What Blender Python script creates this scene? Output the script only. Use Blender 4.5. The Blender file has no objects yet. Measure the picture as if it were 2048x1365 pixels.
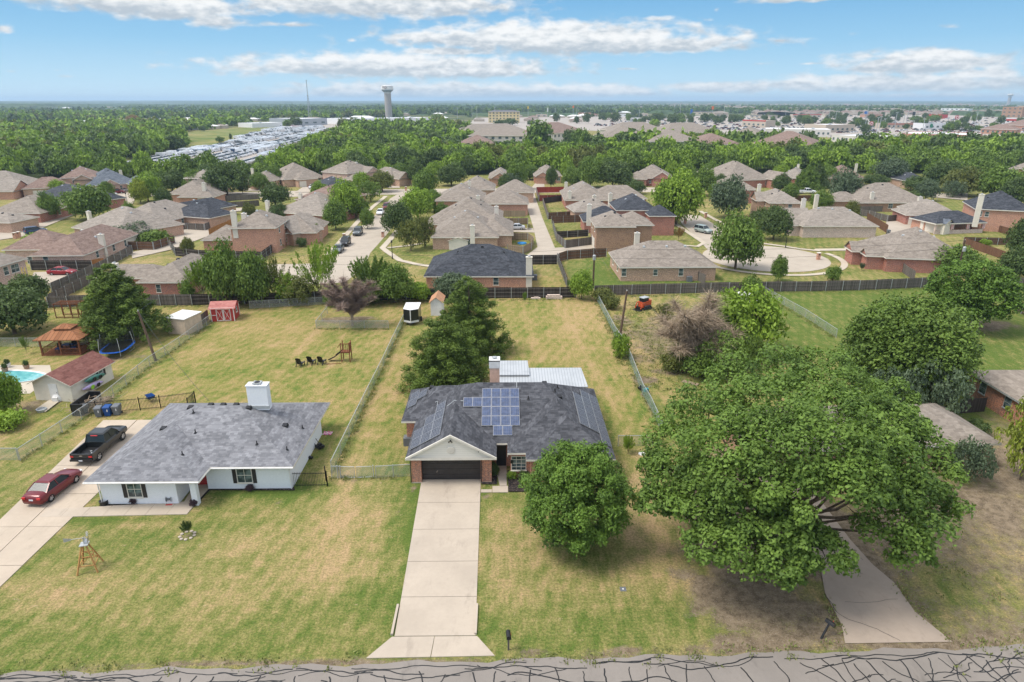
import bpy, math, random
import numpy as np
from mathutils import Vector, Matrix, noise
R = math.radians
sc = bpy.context.scene
COL = sc.collection
HAZE = True
# ------------------------------------------------------------------ camera
F = 1340.0; H = 30.0; PX0, PY0 = 1024.0, 682.5
PIT = math.atan((682.5 - 201) / F); YAW = R(.68)
cp, sp = math.cos(PIT), math.sin(PIT); cyw, syw = math.cos(YAW), math.sin(YAW)
cam = bpy.data.cameras.new('camera'); camo = bpy.data.objects.new('camera', cam); COL.objects.link(camo)
camo.location = (0, 0, H); camo.rotation_euler = (math.pi/2 - PIT, 0, -YAW)
cam.sensor_width = 36; cam.lens = 36 * F / 2048; cam.clip_start = .5; cam.clip_end = 60000
sc.camera = camo
sc.view_settings.view_transform = 'Standard'; sc.view_settings.look = 'None'
sc.view_settings.exposure = 1.02; sc.view_settings.gamma = 1
sc.cycles.volume_bounces = 0; sc.cycles.max_bounces = 6; sc.cycles.transparent_max_bounces = 24
SUN_EL, SUN_AZ = R(60), R(256)      # azimuth clockwise from +Y: veiled sun high on the left
sl = bpy.data.lights.new('sun', 'SUN'); sl.energy = 1.85; sl.angle = R(24); sl.color = (1, .94, .85)
slo = bpy.data.objects.new('sun', sl); COL.objects.link(slo)
sd = Vector((math.sin(SUN_AZ)*math.cos(SUN_EL), math.cos(SUN_AZ)*math.cos(SUN_EL), math.sin(SUN_EL)))
slo.rotation_euler = sd.to_track_quat('Z', 'Y').to_euler()
slo.location = (0, -40, 80)

def G(px, py, h=0.0):
    """ground (or height h) point seen at photograph pixel px,py"""
    u = (px - PX0)/F; v = (py - PY0)/F
    dx, dy, dz = u, cp - v*sp, -sp - v*cp
    X = dx*cyw + dy*syw; Y = -dx*syw + dy*cyw
    t = (h - H)/dz
    return (X*t, Y*t)
def HT(x, y, py):
    Yc = x*syw + y*cyw; v = (py - PY0)/F
    return H + Yc*(-sp - v*cp)/(cp - v*sp)
def PM(x, y):
    Yc = x*syw + y*cyw
    return F/(Yc*cp + H*sp)

# ------------------------------------------------------------------ world: sky with cloud bank
wd = bpy.data.worlds.new('World'); sc.world = wd; wd.use_nodes = True
class NT:
    def __init__(s, nt): s.nt = nt; s.L = nt.links
    def n(s, t, **k):
        nd = s.nt.nodes.new(t)
        for a, b in k.items(): setattr(nd, a, b)
        return nd
    def inp(s, nd, i, v):
        if v is None: return
        if hasattr(v, 'is_output'): s.L.new(v, nd.inputs[i])
        else:
            try: nd.inputs[i].default_value = v
            except Exception: nd.inputs[i].default_value = tuple(v) + (1,)
    def m(s, op, a, b=None, c=None, clamp=False):
        nd = s.n('ShaderNodeMath', operation=op, use_clamp=clamp)
        s.inp(nd, 0, a); s.inp(nd, 1, b); s.inp(nd, 2, c); return nd.outputs[0]
    def mix(s, f, a, b, bt='MIX'):
        nd = s.n('ShaderNodeMix', data_type='RGBA', blend_type=bt)
        s.inp(nd, 0, f); s.inp(nd, 6, a); s.inp(nd, 7, b); return nd.outputs[2]
    def ss(s, v, lo, hi, a=0., b=1.):
        nd = s.n('ShaderNodeMapRange', interpolation_type='SMOOTHSTEP')
        s.inp(nd, 0, v); s.inp(nd, 1, lo); s.inp(nd, 2, hi); s.inp(nd, 3, a); s.inp(nd, 4, b); return nd.outputs[0]
    def noise(s, vec, sc_, det=4, rough=.55, dist=0., dim='3D'):
        nd = s.n('ShaderNodeTexNoise', noise_dimensions=dim)
        s.inp(nd, 'Vector', vec); s.inp(nd, 'Scale', sc_); s.inp(nd, 'Detail', det); s.inp(nd, 'Roughness', rough); s.inp(nd, 'Distortion', dist)
        return nd.outputs[0]
    def ramp(s, f, stops):
        nd = s.n('ShaderNodeValToRGB'); e = nd.color_ramp.elements
        while len(e) < len(stops): e.new(.5)
        for q, (p, c) in zip(e, stops): q.position = p; q.color = tuple(c) + (1,)
        s.inp(nd, 0, f); return nd.outputs[0]
    def vmap(s, vec, scale=(1, 1, 1), rot=(0, 0, 0), loc=(0, 0, 0)):
        nd = s.n('ShaderNodeMapping'); s.inp(nd, 0, vec); nd.inputs[1].default_value = loc
        nd.inputs[2].default_value = rot; nd.inputs[3].default_value = scale; return nd.outputs[0]
w = NT(wd.node_tree); w.nt.nodes.clear()
sky = w.n('ShaderNodeTexSky', sky_type='NISHITA'); sky.sun_disc = False; sky.sun_elevation = SUN_EL; sky.sun_rotation = SUN_AZ
sky.air_density = 1.0; sky.dust_density = .6; sky.altitude = 100
tc = w.n('ShaderNodeTexCoord'); sx = w.n('ShaderNodeSeparateXYZ'); w.L.new(tc.outputs['Generated'], sx.inputs[0])
X_, Y_, Z_ = sx.outputs
el = w.m('MULTIPLY', w.m('ARCSINE', Z_), 57.2958)            # elevation, degrees
az = w.m('MULTIPLY', w.m('ARCTAN2', X_, Y_), 57.2958)        # azimuth, degrees, clockwise from +Y
# clear sky: pale at the horizon, deeper blue above; the physical sky takes over higher up
lowsky = w.ramp(w.m('DIVIDE', el, 12., clamp=True), [(0, (.62, .82, .93)), (.12, (.50, .74, .90)), (.35, (.31, .59, .84)), (.62, (.19, .46, .76)), (1, (.12, .34, .66))])
cmb = w.n('ShaderNodeCombineXYZ'); w.inp(cmb, 0, w.m('MULTIPLY', az, .8)); w.inp(cmb, 1, w.m('MULTIPLY', el, 1.75)); 
wob = w.noise(cmb.outputs[0], .8, 5, .5, .2)
wob2 = w.noise(w.vmap(cmb.outputs[0], (.24, .38, 1), (0, 0, 0), (7, 3, 0)), 1.0, 3, .5)
wob3 = w.noise(w.vmap(cmb.outputs[0], (1.2, 1.3, 1), (0, 0, 0), (3, 9, 0)), 1.0, 5, .55)
def DIR(px, py):
    u = (px - PX0)/F; v = (py - PY0)/F
    d = Vector((u*cyw + (cp - v*sp)*syw, -u*syw + (cp - v*sp)*cyw, -sp - v*cp)).normalized()
    return math.degrees(math.atan2(d.x, d.y)), math.degrees(math.asin(d.z))
# clouds of the day: (px, py, half width, half height) as seen from the photograph's standpoint, turned into directions
CL = [(230, 5, 130, 22, 1.38), (340, 18, 110, 22, 1.38), (440, 44, 60, 16, 1), (580, 50, 62, 7, 0.8), (540, -2, 60, 14, 0.7), (740, 10, 215, 26, 1.38), (5, 58, 32, 16, 0.56),
      (870, 77, 70, 13, 1.18), (1020, 68, 60, 7, 0.5), (1110, 82, 235, 27, 1.38), (1230, 92, 230, 15, 1.38), (900, 104, 90, 10, 1.08), (800, 137, 245, 20, 1.38), (700, 132, 110, 16, 1.28), (950, 148, 130, 10, 0.98),
      (1045, 140, 37, 10, 0.43), (1262, 138, 65, 6, 0.5), (704, 81, 17, 8, 0.5), (760, 80, 35, 6, 0.25), (1310, 38, 56, 12, 0.5), (1433, 20, 12, 10, 0.31), (1418, 41, 25, 8, 0.31), (1558, 82, 43, 7, 0.5), (1905, 53, 40, 11, 0.34), (1600, -2, 95, 8, 1.18),
      (1525, 128, 35, 8, 0.37), (1622, 128, 60, 6, 0.34), (1840, 130, 125, 19, 1.48), (1800, 170, 270, 17, 1.28), (1600, 165, 90, 10, 0.78), (1960, 150, 90, 14, 1.08), (1450, 178, 110, 13, 0.98), (1900, 196, 170, 9, 1.08),
      (900, 186, 255, 15, 1.33), (1150, 184, 170, 12, 1.18), (590, 183, 30, 8, 0.43), (560, 200, 75, 6, 1.28), (1290, 188, 60, 8, 0.8), (25, 143, 37, 7, 0.37), (115, 141, 25, 4, 0.31), (135, 153, 45, 8, 0.37), (280, 204, 50, 3, 0.7), (1690, 200, 120, 6, 0.88)]
acc = None; bas = None
for (x, y, a, b, s) in CL:
    A0, E0 = DIR(x, y); A1, _ = DIR(x + a*1.15, y); _, E1 = DIR(x, y - b*1.25)
    dx = w.m('DIVIDE', w.m('SUBTRACT', az, A0), max(.05, abs(A1 - A0)))
    dyr = w.m('DIVIDE', w.m('SUBTRACT', el, E0), max(.05, abs(E1 - E0)))
    dy = w.m('MAXIMUM', dyr, w.m('MULTIPLY', dyr, -1.5))     # flat bases
    d = w.m('SUBTRACT', s*1.0, w.m('SQRT', w.m('ADD', w.m('POWER', dx, 2.), w.m('POWER', dy, 2.))))
    acc = d if acc is None else w.m('MAXIMUM', acc, d)
    hh = w.m('MULTIPLY', w.ss(d, -.2, .5), dyr)
    bas = hh if bas is None else w.m('ADD', bas, hh)
den = w.m('ADD', acc, w.m('MULTIPLY', w.m('SUBTRACT', wob, .5), 1.9))
dens = w.ss(w.m('ADD', den, w.m('MULTIPLY', w.m('SUBTRACT', wob2, .5), .45)), -.20, .62)
rest = w.ss(wob2, .52, .62)                                    # broken cloud elsewhere, above the frame
dens = w.m('MAXIMUM', dens, w.m('MULTIPLY', w.m('MULTIPLY', rest, w.ss(el, 10., 16.)), .8))
shade = w.m('ADD', w.m('MULTIPLY', bas, .5), w.m('ADD', w.m('MULTIPLY', w.m('SUBTRACT', wob3, .5), 2.4), w.m('MULTIPLY', w.m('SUBTRACT', wob2, .5), 1.2)))
ccol = w.mix(w.ss(shade, -.6, .75), (.50, .56, .62), (.96, .96, .95))
low = w.mix(w.m('MULTIPLY', dens, .96), lowsky, ccol)
# photograph brightness of the low sky belongs to the set exposure
low = w.mix(1., low, (.52, .52, .52), 'MULTIPLY')
b1 = w.n('ShaderNodeBackground'); w.L.new(sky.outputs[0], b1.inputs[0]); b1.inputs[1].default_value = .12
b2 = w.n('ShaderNodeBackground'); w.L.new(low, b2.inputs[0]); b2.inputs[1].default_value = 1.
cl3 = w.n('ShaderNodeBackground'); cl3.inputs[0].default_value = (.88, .86, .84, 1); cl3.inputs[1].default_value = 1.05
mh = w.n('ShaderNodeMixShader'); w.L.new(w.m('MULTIPLY_ADD', rest, .45, .4), mh.inputs[0]); w.L.new(b1.outputs[0], mh.inputs[1]); w.L.new(cl3.outputs[0], mh.inputs[2])
ms = w.n('ShaderNodeMixShader'); w.L.new(w.ss(el, 9., 18.), ms.inputs[0]); w.L.new(b2.outputs[0], ms.inputs[1]); w.L.new(mh.outputs[0], ms.inputs[2])
wo = w.n('ShaderNodeOutputWorld'); w.L.new(ms.outputs[0], wo.inputs[0])

# ------------------------------------------------------------------ materials
MATS = {}
def mat(name, fn):
    if name in MATS: return MATS[name]
    m = bpy.data.materials.new(name); m.use_nodes = True; m.node_tree.nodes.clear()
    t = NT(m.node_tree); out = t.n('ShaderNodeOutputMaterial'); fn(t, out); MATS[name] = m; return m
def prin(t, out, col, rough=.7, spec=.3, metal=0., bump=None, bstr=.3, bdist=.02, emit=None, alpha=None, coat=0.):
    p = t.n('ShaderNodeBsdfPrincipled'); t.inp(p, 'Base Color', col); t.inp(p, 'Roughness', rough)
    t.inp(p, 'Specular IOR Level', spec); t.inp(p, 'Metallic', metal); t.inp(p, 'Coat Weight', coat)
    if alpha is not None: t.inp(p, 'Alpha', alpha)
    if bump is not None:
        b = t.n('ShaderNodeBump'); b.inputs['Strength'].default_value = bstr; b.inputs['Distance'].default_value = bdist
        t.L.new(bump, b.inputs['Height']); t.L.new(b.outputs[0], p.inputs['Normal'])
    t.L.new(p.outputs[0], out.inputs[0]); return p
def obj_co(t): return t.n('ShaderNodeTexCoord').outputs['Object']
def geo_co(t): return t.n('ShaderNodeNewGeometry').outputs['Position']
def uv_co(t): return t.n('ShaderNodeTexCoord').outputs['UV']
def vary(t, co, col, amt=.15, scale=1.5, det=4):
    n1 = t.noise(co, scale, det, .6)
    f = t.ss(n1, .3, .7, 1 - amt, 1 + amt)
    nd = t.n('ShaderNodeCombineColor'); t.inp(nd, 0, f); t.inp(nd, 1, f); t.inp(nd, 2, f)
    return t.mix(1., col, nd.outputs[0], 'MULTIPLY')
def plain(name, col, rough=.6, spec=.3, metal=0., amt=.12, scale=2., coat=0.):
    return mat(name, lambda t, o: prin(t, o, vary(t, obj_co(t), col, amt, scale), rough, spec, metal, coat=coat))
def shingle(name, c1, c2, c3, row=.14, streak=1.):
    def fn(t, o):
        uv = uv_co(t)
        br = t.n('ShaderNodeTexBrick'); br.offset = .5; br.squash = 1
        t.inp(br, 'Vector', uv); br.inputs['Scale'].default_value = 1; br.inputs['Brick Width'].default_value = .33; br.inputs['Row Height'].default_value = row
        br.inputs['Mortar Size'].default_value = .008; br.inputs['Color1'].default_value = (0, 0, 0, 1); br.inputs['Color2'].default_value = (1, 1, 1, 1); br.inputs['Mortar'].default_value = (.2, .2, .2, 1)
        br.inputs['Bias'].default_value = 0
        br2 = t.n('ShaderNodeTexBrick'); br2.offset = .37; t.inp(br2, 'Vector', t.vmap(uv, (1, 1, 1), (0, 0, 0), (.1, .07, 0)))
        br2.inputs['Scale'].default_value = 1; br2.inputs['Brick Width'].default_value = .95; br2.inputs['Row Height'].default_value = row*2; br2.inputs['Mortar Size'].default_value = 0
        br2.inputs['Color1'].default_value = (0, 0, 0, 1); br2.inputs['Color2'].default_value = (1, 1, 1, 1)
        nz = t.noise(uv, .35, 4, .6); nf = t.noise(uv, 14., 3, .6)
        f = t.m('ADD', t.m('ADD', t.m('MULTIPLY', br.outputs[0], .34), t.m('MULTIPLY', br2.outputs[0], .3)), t.m('ADD', t.m('ADD', t.m('MULTIPLY', nz, .26*streak), .12), t.m('MULTIPLY', nf, .22)))
        col = t.ramp(t.m('SUBTRACT', f, .18), [(.1, c1), (.45, c2), (.85, c3)])
        prin(t, o, col, .9, .2, bump=t.m('ADD', br.outputs[1], t.m('MULTIPLY', nf, -.6)), bstr=.25, bdist=-.02)
    return mat(name, fn)
def brick(name, c1, c2, mort, k=1.):
    def fn(t, o):
        uv = uv_co(t); br = t.n('ShaderNodeTexBrick'); br.offset = .5; t.inp(br, 'Vector', uv)
        br.inputs['Scale'].default_value = 1; br.inputs['Brick Width'].default_value = .26; br.inputs['Row Height'].default_value = .085; br.inputs['Mortar Size'].default_value = .008
        n1 = t.noise(uv, .7, 4, .6); n2 = t.noise(uv, 5.5, 2, .5)
        br.inputs['Bias'].default_value = 0.
        t.inp(br, 'Color1', t.mix(t.ss(n1, .35, .65), c1, c2)); t.inp(br, 'Color2', t.mix(t.ss(n2, .35, .65), tuple(q*(1-.4*k) for q in c2), tuple(min(1, q*(1+.35*k)) for q in c1))); t.inp(br, 'Mortar', mort)
        prin(t, o, br.outputs[0], .85, .2, bump=br.outputs[1], bstr=.25, bdist=-.01)
    return mat(name, fn)
def leaf(name, dark, light, tr=.2):
    def fn(t, o):
        a = t.n('ShaderNodeAttribute', attribute_name='tint'); oi = t.n('ShaderNodeObjectInfo')
        col = t.mix(a.outputs['Fac'], dark, light)
        nz = t.noise(geo_co(t), .45, 3, .6)
        col = t.mix(t.ss(nz, .35, .7, .0, .45), col, tuple(q*1.25 for q in light))
        d = t.n('ShaderNodeBsdfPrincipled'); t.inp(d, 'Base Color', col); d.inputs['Roughness'].default_value = .6; d.inputs['Specular IOR Level'].default_value = .22
        tl = t.n('ShaderNodeBsdfTranslucent'); t.L.new(t.mix(1., col, (1.2, 1.25, .55), 'MULTIPLY'), tl.inputs[0])
        m = t.n('ShaderNodeMixShader'); m.inputs[0].default_value = tr; t.L.new(d.outputs[0], m.inputs[1]); t.L.new(tl.outputs[0], m.inputs[2]); t.L.new(m.outputs[0], o.inputs[0])
    return mat(name, fn)
def concrete(name, col, stain=.35):
    def fn(t, o):
        co = geo_co(t); n1 = t.noise(co, .25, 5, .65); n2 = t.noise(co, 3., 5, .7); n3 = t.noise(t.vmap(co, (1.1, .4, 1)), .7, 5, .75)
        c = t.mix(t.ss(n1, .35, .7), col, tuple(q*.86 for q in col)); c = t.mix(t.ss(n2, .4, .8, 0, .5), c, tuple(q*.82 for q in col))
        c = t.mix(t.ss(n3, .53, .75, 0, stain*.9), c, tuple(q*.5 for q in col))
        prin(t, o, c, .85, .25, bump=t.noise(co, 20., 3, .6), bstr=.15, bdist=.01)
    return mat(name, fn)
M_conc = concrete('concrete_pale', (.44, .375, .30), .5); M_conc2 = concrete('concrete_old', (.36, .295, .235), .7); M_concL = concrete('concrete_left', (.46, .385, .30), .5)
M_street = concrete('street_concrete', (.415, .36, .29), .2); M_walk = concrete('sidewalk', (.48, .42, .33), .1)
M_asph = concrete('asphalt_old', (.235, .21, .185), .7); M_lot = concrete('parking_lot', (.36, .32, .28), .3)
M_tar = plain('crack_tar', (.018, .019, .02), .6, .3)
RF_char = shingle('shingle_charcoal', (0.03, 0.031, 0.035), (0.06, 0.062, 0.07), (0.125, 0.128, 0.14), .18)
RF_grey = shingle('shingle_grey', (0.095, 0.096, 0.103), (0.165, 0.167, 0.178), (0.27, 0.272, 0.285), .19)
RF_tan = shingle('shingle_weathered', (0.15, 0.127, 0.105), (0.222, 0.19, 0.158), (0.305, 0.265, 0.225), .2, .8)
RF_tan2 = shingle('shingle_grey_brown', (0.165, 0.142, 0.12), (0.24, 0.21, 0.178), (0.325, 0.285, 0.245), .2, .8)
RF_brn = shingle('shingle_brown', (0.12, 0.08, 0.065), (0.2, 0.14, 0.115), (0.28, 0.205, 0.17), .2, .8)
RF_red = shingle('shingle_red_brown', (.10, .04, .032), (.16, .068, .055), (.23, .11, .09), .16)
RF_blk = shingle('shingle_black', (.018, .02, .025), (.04, .044, .052), (.085, .09, .105), .2)
RF_blue = shingle('shingle_slate', (.055, .065, .08), (.10, .115, .135), (.17, .185, .21), .2)
RF_pink = shingle('shingle_barn', (.26, .09, .08), (.38, .15, .13), (.46, .22, .19), .2)
BK_red = brick('brick_red', (.42, .14, .09), (.28, .09, .06), (.42, .38, .34))
BK_mix = brick('brick_mottled', (.50, .19, .10), (.24, .11, .075), (.40, .35, .30))
BK_tan = brick('brick_tan', (.52, .33, .23), (.37, .22, .15), (.45, .38, .31))
BK_pink = brick('brick_pink', (.58, .40, .32), (.42, .25, .19), (.55, .48, .42))
BK_wht = brick('brick_painted_white', (.76, .775, .785), (.73, .745, .76), (.66, .69, .73), .06)
BK_whs = brick('brick_whitewash', (.58, .46, .39), (.42, .30, .25), (.66, .60, .53))
BK_brn = brick('brick_brown', (.38, .22, .13), (.24, .13, .085), (.36, .30, .24))
BK_or = brick('brick_orange', (.55, .27, .17), (.40, .18, .12), (.45, .38, .32))
M_white = plain('white_paint', (.68, .67, .65), .5, .3, 0, .06); M_cream = plain('cream_siding', (.66, .61, .52), .6, .3, 0, .05)
M_trim = plain('trim_cream', (.66, .62, .54), .5, .3, 0, .06); M_dkbrown = plain('door_dark', (.035, .03, .028), .5, .35, 0, .15)
M_glass = mat('window_glass', lambda t, o: prin(t, o, t.mix(t.ss(t.noise(obj_co(t), 1.2, 2), .4, .6), (.03, .045, .05), (.14, .19, .19)), .12, .6))
M_black = plain('black_plastic', (.012, .012, .013), .4, .4); M_blackmetal = plain('black_iron', (.012, .012, .012), .45, .4, .3)
M_rubber = plain('rubber', (.018, .018, .018), .8, .2); M_chrome = plain('chrome', (.55, .55, .55), .25, .5, .9)
M_galv = plain('galvanised_steel', (.42, .44, .44), .45, .5, .4); M_redpaint = plain('red_paint', (.42, .04, .035), .5, .35)
M_bark = mat('bark', lambda t, o: prin(t, o, vary(t, obj_co(t), (.13, .10, .075), .35, 6.), .9, .1))
M_deadbark = mat('dead_twigs', lambda t, o: prin(t, o, vary(t, obj_co(t), (.34, .265, .19), .3, 3.), .9, .1))
M_deadred = mat('dead_brown_needles', lambda t, o: prin(t, o, vary(t, obj_co(t), (.27, .20, .165), .35, 1.), .9, .1))
M_mulch = mat('dark_mulch', lambda t, o: prin(t, o, t.mix(t.ss(t.noise(geo_co(t), 9., 4, .7), .45, .7), (.018, .016, .016), (.13, .10, .085)), .95, .1, bump=t.noise(geo_co(t), 12., 3), bstr=.6))
def wood(name, c1, c2, plank=.14, vert=True):
    def fn(t, o):
        uv = uv_co(t); s = t.n('ShaderNodeSeparateXYZ'); t.L.new(uv, s.inputs[0]); u = s.outputs[0 if vert else 1]
        idx = t.m('FLOOR', t.m('DIVIDE', u, plank)); wn = t.n('ShaderNodeTexWhiteNoise', noise_dimensions='1D'); t.L.new(idx, wn.inputs['W'])
        fr = t.m('FRACT', t.m('DIVIDE', u, plank)); gap = t.m('LESS_THAN', fr, .09)
        n1 = t.noise(t.vmap(uv, (6, .7, 1) if vert else (.7, 6, 1)), 2., 4, .65)
        c = t.mix(t.m('ADD', t.m('MULTIPLY', wn.outputs[0], .65), t.m('MULTIPLY', n1, .4)), c1, c2); c = t.mix(gap, c, tuple(q*.3 for q in c1))
        prin(t, o, c, .85, .15)
    return mat(name, fn)
WD_grey = wood('fence_grey', (.085, .072, .06), (.21, .185, .16)); WD_brown = wood('fence_brown', (.10, .05, .03), (.20, .11, .065)); WD_dark = wood('fence_dark', (.03, .025, .022), (.075, .062, .052))
WD_orange = wood('fence_orange', (.30, .13, .045), (.44, .21, .08)); WD_red = wood('fence_red', (.20, .03, .02), (.32, .06, .04)); WD_tan = wood('fence_tan', (.20, .15, .10), (.36, .28, .19))
WD_deck = wood('stained_timber', (.16, .06, .03), (.27, .11, .055)); WD_pine = wood('varnished_pine', (.38, .20, .07), (.52, .30, .12)); WD_pole = wood('pole_timber', (.10, .065, .045), (.2, .14, .10), .5)
def wiremat(name, col, pitch=.12, th=.16):
    def fn(t, o):
        uv = uv_co(t); s = t.n('ShaderNodeSeparateXYZ'); t.L.new(uv, s.inputs[0]); u, v, _ = s.outputs
        a = t.m('FRACT', t.m('DIVIDE', t.m('ADD', u, v), pitch)); b = t.m('FRACT', t.m('DIVIDE', t.m('SUBTRACT', u, v), pitch))
        al = t.m('MAXIMUM', t.m('LESS_THAN', a, th), t.m('LESS_THAN', b, th)); prin(t, o, col, .45, .4, .3, alpha=al)
    return mat(name, fn)
M_wire = wiremat('chain_link', (.42, .45, .44)); M_net = wiremat('black_net', (.01, .012, .015), .1, .3); M_wireg = wiremat('chain_link_teal', (.34, .50, .46), .12, .22)

# ------------------------------------------------------------------ mesh helpers
class MB:
    def __init__(s): s.v = []; s.f = []; s.mi = []; s.k = 0
    def face(s, pts, m=None):
        n = len(s.v); s.v += [tuple(p) for p in pts]; s.f.append(tuple(range(n, n + len(pts)))); s.mi.append(s.k if m is None else m); return s
    def add(s, vs, fs, m=None):
        n = len(s.v); s.v += [tuple(p) for p in vs]; s.f += [tuple(i + n for i in f) for f in fs]; s.mi += [s.k if m is None else m]*len(fs); return s
    def box(s, x0, y0, z0, x1, y1, z1, m=None):
        return s.add([(x0, y0, z0), (x1, y0, z0), (x1, y1, z0), (x0, y1, z0), (x0, y0, z1), (x1, y0, z1), (x1, y1, z1), (x0, y1, z1)],
                     [(0, 3, 2, 1), (4, 5, 6, 7), (0, 1, 5, 4), (1, 2, 6, 5), (2, 3, 7, 6), (3, 0, 4, 7)], m)
    def bar(s, a, b, w_=.05, h_=None, m=None, up=(0, 0, 1)):
        a, b = Vector(a), Vector(b); d = (b - a).normalized(); u = Vector(up)
        if abs(d.dot(u)) > .98: u = Vector((0, 1, 0))
        x = d.cross(u).normalized()*(w_/2); y = x.normalized().cross(d)*((h_ or w_)/2)
        vs = [a - x - y, a + x - y, a + x + y, a - x + y, b - x - y, b + x - y, b + x + y, b - x + y]
        return s.add(vs, [(3, 2, 1, 0), (4, 5, 6, 7), (0, 1, 5, 4), (1, 2, 6, 5), (2, 3, 7, 6), (3, 0, 4, 7)], m)
    def tube(s, pts, rad, n=8, m=None, cap=True):
        pts = [Vector(p) for p in pts]; rad = rad if hasattr(rad, '__len__') else [rad]*len(pts); rings = []; base = len(s.v)
        for i, p in enumerate(pts):
            d = (pts[min(i+1, len(pts)-1)] - pts[max(i-1, 0)]).normalized(); u = Vector((0, 0, 1)) if abs(d.z) < .95 else Vector((1, 0, 0))
            x = d.cross(u).normalized(); y = x.cross(d)
            for k in range(n):
                a = 2*math.pi*k/n; s.v.append(tuple(p + (x*math.cos(a) + y*math.sin(a))*rad[i]))
        fs = []
        for i in range(len(pts)-1):
            for k in range(n): fs.append((base + i*n + k, base + i*n + (k+1) % n, base + (i+1)*n + (k+1) % n, base + (i+1)*n + k))
        if cap: fs.append(tuple(base + k for k in range(n))[::-1]); fs.append(tuple(base + (len(pts)-1)*n + k for k in range(n)))
        s.f += fs; s.mi += [s.k if m is None else m]*len(fs); return s
    def lathe(s, prof, c=(0, 0, 0), n=16, m=None):
        base = len(s.v)
        for (r, z) in prof:
            for k in range(n):
                a = 2*math.pi*k/n; s.v.append((c[0] + r*math.cos(a), c[1] + r*math.sin(a), c[2] + z))
        fs = [(base + i*n + k, base + i*n + (k+1) % n, base + (i+1)*n + (k+1) % n, base + (i+1)*n + k) for i in range(len(prof)-1) for k in range(n)]
        s.f += fs; s.mi += [s.k if m is None else m]*len(fs); return s
    def sheet(s, pts, z, m=None): return s.face([(p[0], p[1], z) for p in pts], m)
    def xf(s, mtx): s.v = [tuple(mtx @ Vector(p)) for p in s.v]; return s
    def build(s, name, mats, parent=None, smooth=False, loc=None):
        me = bpy.data.meshes.new(name); me.from_pydata(s.v, [], s.f)
        mats = mats if isinstance(mats, (list, tuple)) else [mats]
        for m in mats: me.materials.append(m)
        me.polygons.foreach_set('material_index', s.mi)
        if smooth: me.polygons.foreach_set('use_smooth', [True]*len(s.f))
        me.update(); uvl = me.uv_layers.new(name='uv'); data = uvl.data
        V = s.v; arr = np.zeros(len(me.loops)*2); j = 0
        for p in me.polygons:
            nx, ny, nz = p.normal; h = math.hypot(nx, ny)
            if h < .02: ux, uy = 1., 0.; wx, wy, wz = 0., 1., 0.
            else: ux, uy = -ny/h, nx/h; wx, wy, wz = -nx*nz/h, -ny*nz/h, h
            for vi in p.vertices:
                x, y, z = V[vi]; arr[j] = x*ux + y*uy; arr[j+1] = x*wx + y*wy + z*wz; j += 2
        data.foreach_set('uv', arr)
        o = bpy.data.objects.new(name, me); COL.objects.link(o)
        if parent is not None: o.parent = parent
        if loc is not None: o.location = loc
        return o
def tag(o, label=None, cat=None, group=None, kind=None):
    if label: o['label'] = label
    if cat: o['category'] = cat
    if group: o['group'] = group
    if kind: o['kind'] = kind
    return o
def empty(name, loc, rz=0, label=None, cat=None, group=None):
    o = bpy.data.objects.new(name, None); COL.objects.link(o); o.location = loc; o.rotation_euler = (0, 0, rz); o.empty_display_size = .3
    return tag(o, label, cat, group)
def copy_tree(o, parent=None):
    c = o.copy(); COL.objects.link(c); c.parent = parent
    for ch in list(o.children): copy_tree(ch, c)
    return c
def struct(name, mb, m): o = mb.build(name, m); o['kind'] = 'structure'; return o
def inpoly(px, py, poly):
    r = np.zeros(np.shape(px), bool); n = len(poly); j = n-1
    for i in range(n):
        xi, yi = poly[i]; xj, yj = poly[j]
        if yi != yj: r ^= ((yi > py) != (yj > py)) & (px < (xj - xi)*(py - yi)/(yj - yi) + xi)
        j = i
    return r
def W(poly, h=0): return [G(x, y, h) for x, y in poly]
# ------------------------------------------------------------------ ground sheet
rng = np.random.default_rng(5); random.seed(5)
def graded(a, b, st, g=1.16, lo=-16000, hi=16000):
    c = list(np.arange(a, b + .01, st)); s = st
    while c[-1] < hi: s *= g; c.append(c[-1] + s)
    s = st
    while c[0] > lo: s *= g; c.insert(0, c[0] - s)
    return c
gx = np.array(graded(-78, 78, .75, 1.13)); gy = list(np.arange(22, 118, .7)); s_ = .7
while gy[-1] < 16000: s_ *= 1.035 if gy[-1] < 600 else 1.2; gy.append(gy[-1] + s_)
s_ = 1.
while gy[0] > -600: s_ *= 1.5; gy.insert(0, gy[0] - s_)
gy = np.array(gy); GX, GY = np.meshgrid(gx, gy); ny, nx = GX.shape
def vnoise(x, y, sc_, seed):
    xs, ys = x/sc_, y/sc_; xi, yi = np.floor(xs).astype(int), np.floor(ys).astype(int); fx, fy = xs-xi, ys-yi; fx = fx*fx*(3-2*fx); fy = fy*fy*(3-2*fy)
    def h(a, b):
        n = (a*374761393 + b*668265263 + seed*982451653) & 0xffffffff; n = ((n ^ (n >> 13))*1274126177) & 0xffffffff; return ((n ^ (n >> 16)) & 0xffff)/65535.
    return (h(xi, yi)*(1-fx) + h(xi+1, yi)*fx)*(1-fy) + (h(xi, yi+1)*(1-fx) + h(xi+1, yi+1)*fx)*fy
nz1 = vnoise(GX, GY, 2.2, 1) + .5*vnoise(GX, GY, .9, 2) - .75
nz2 = vnoise(GX, GY, 6., 3) + .5*vnoise(GX, GY, 2.5, 4) - .75
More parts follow.
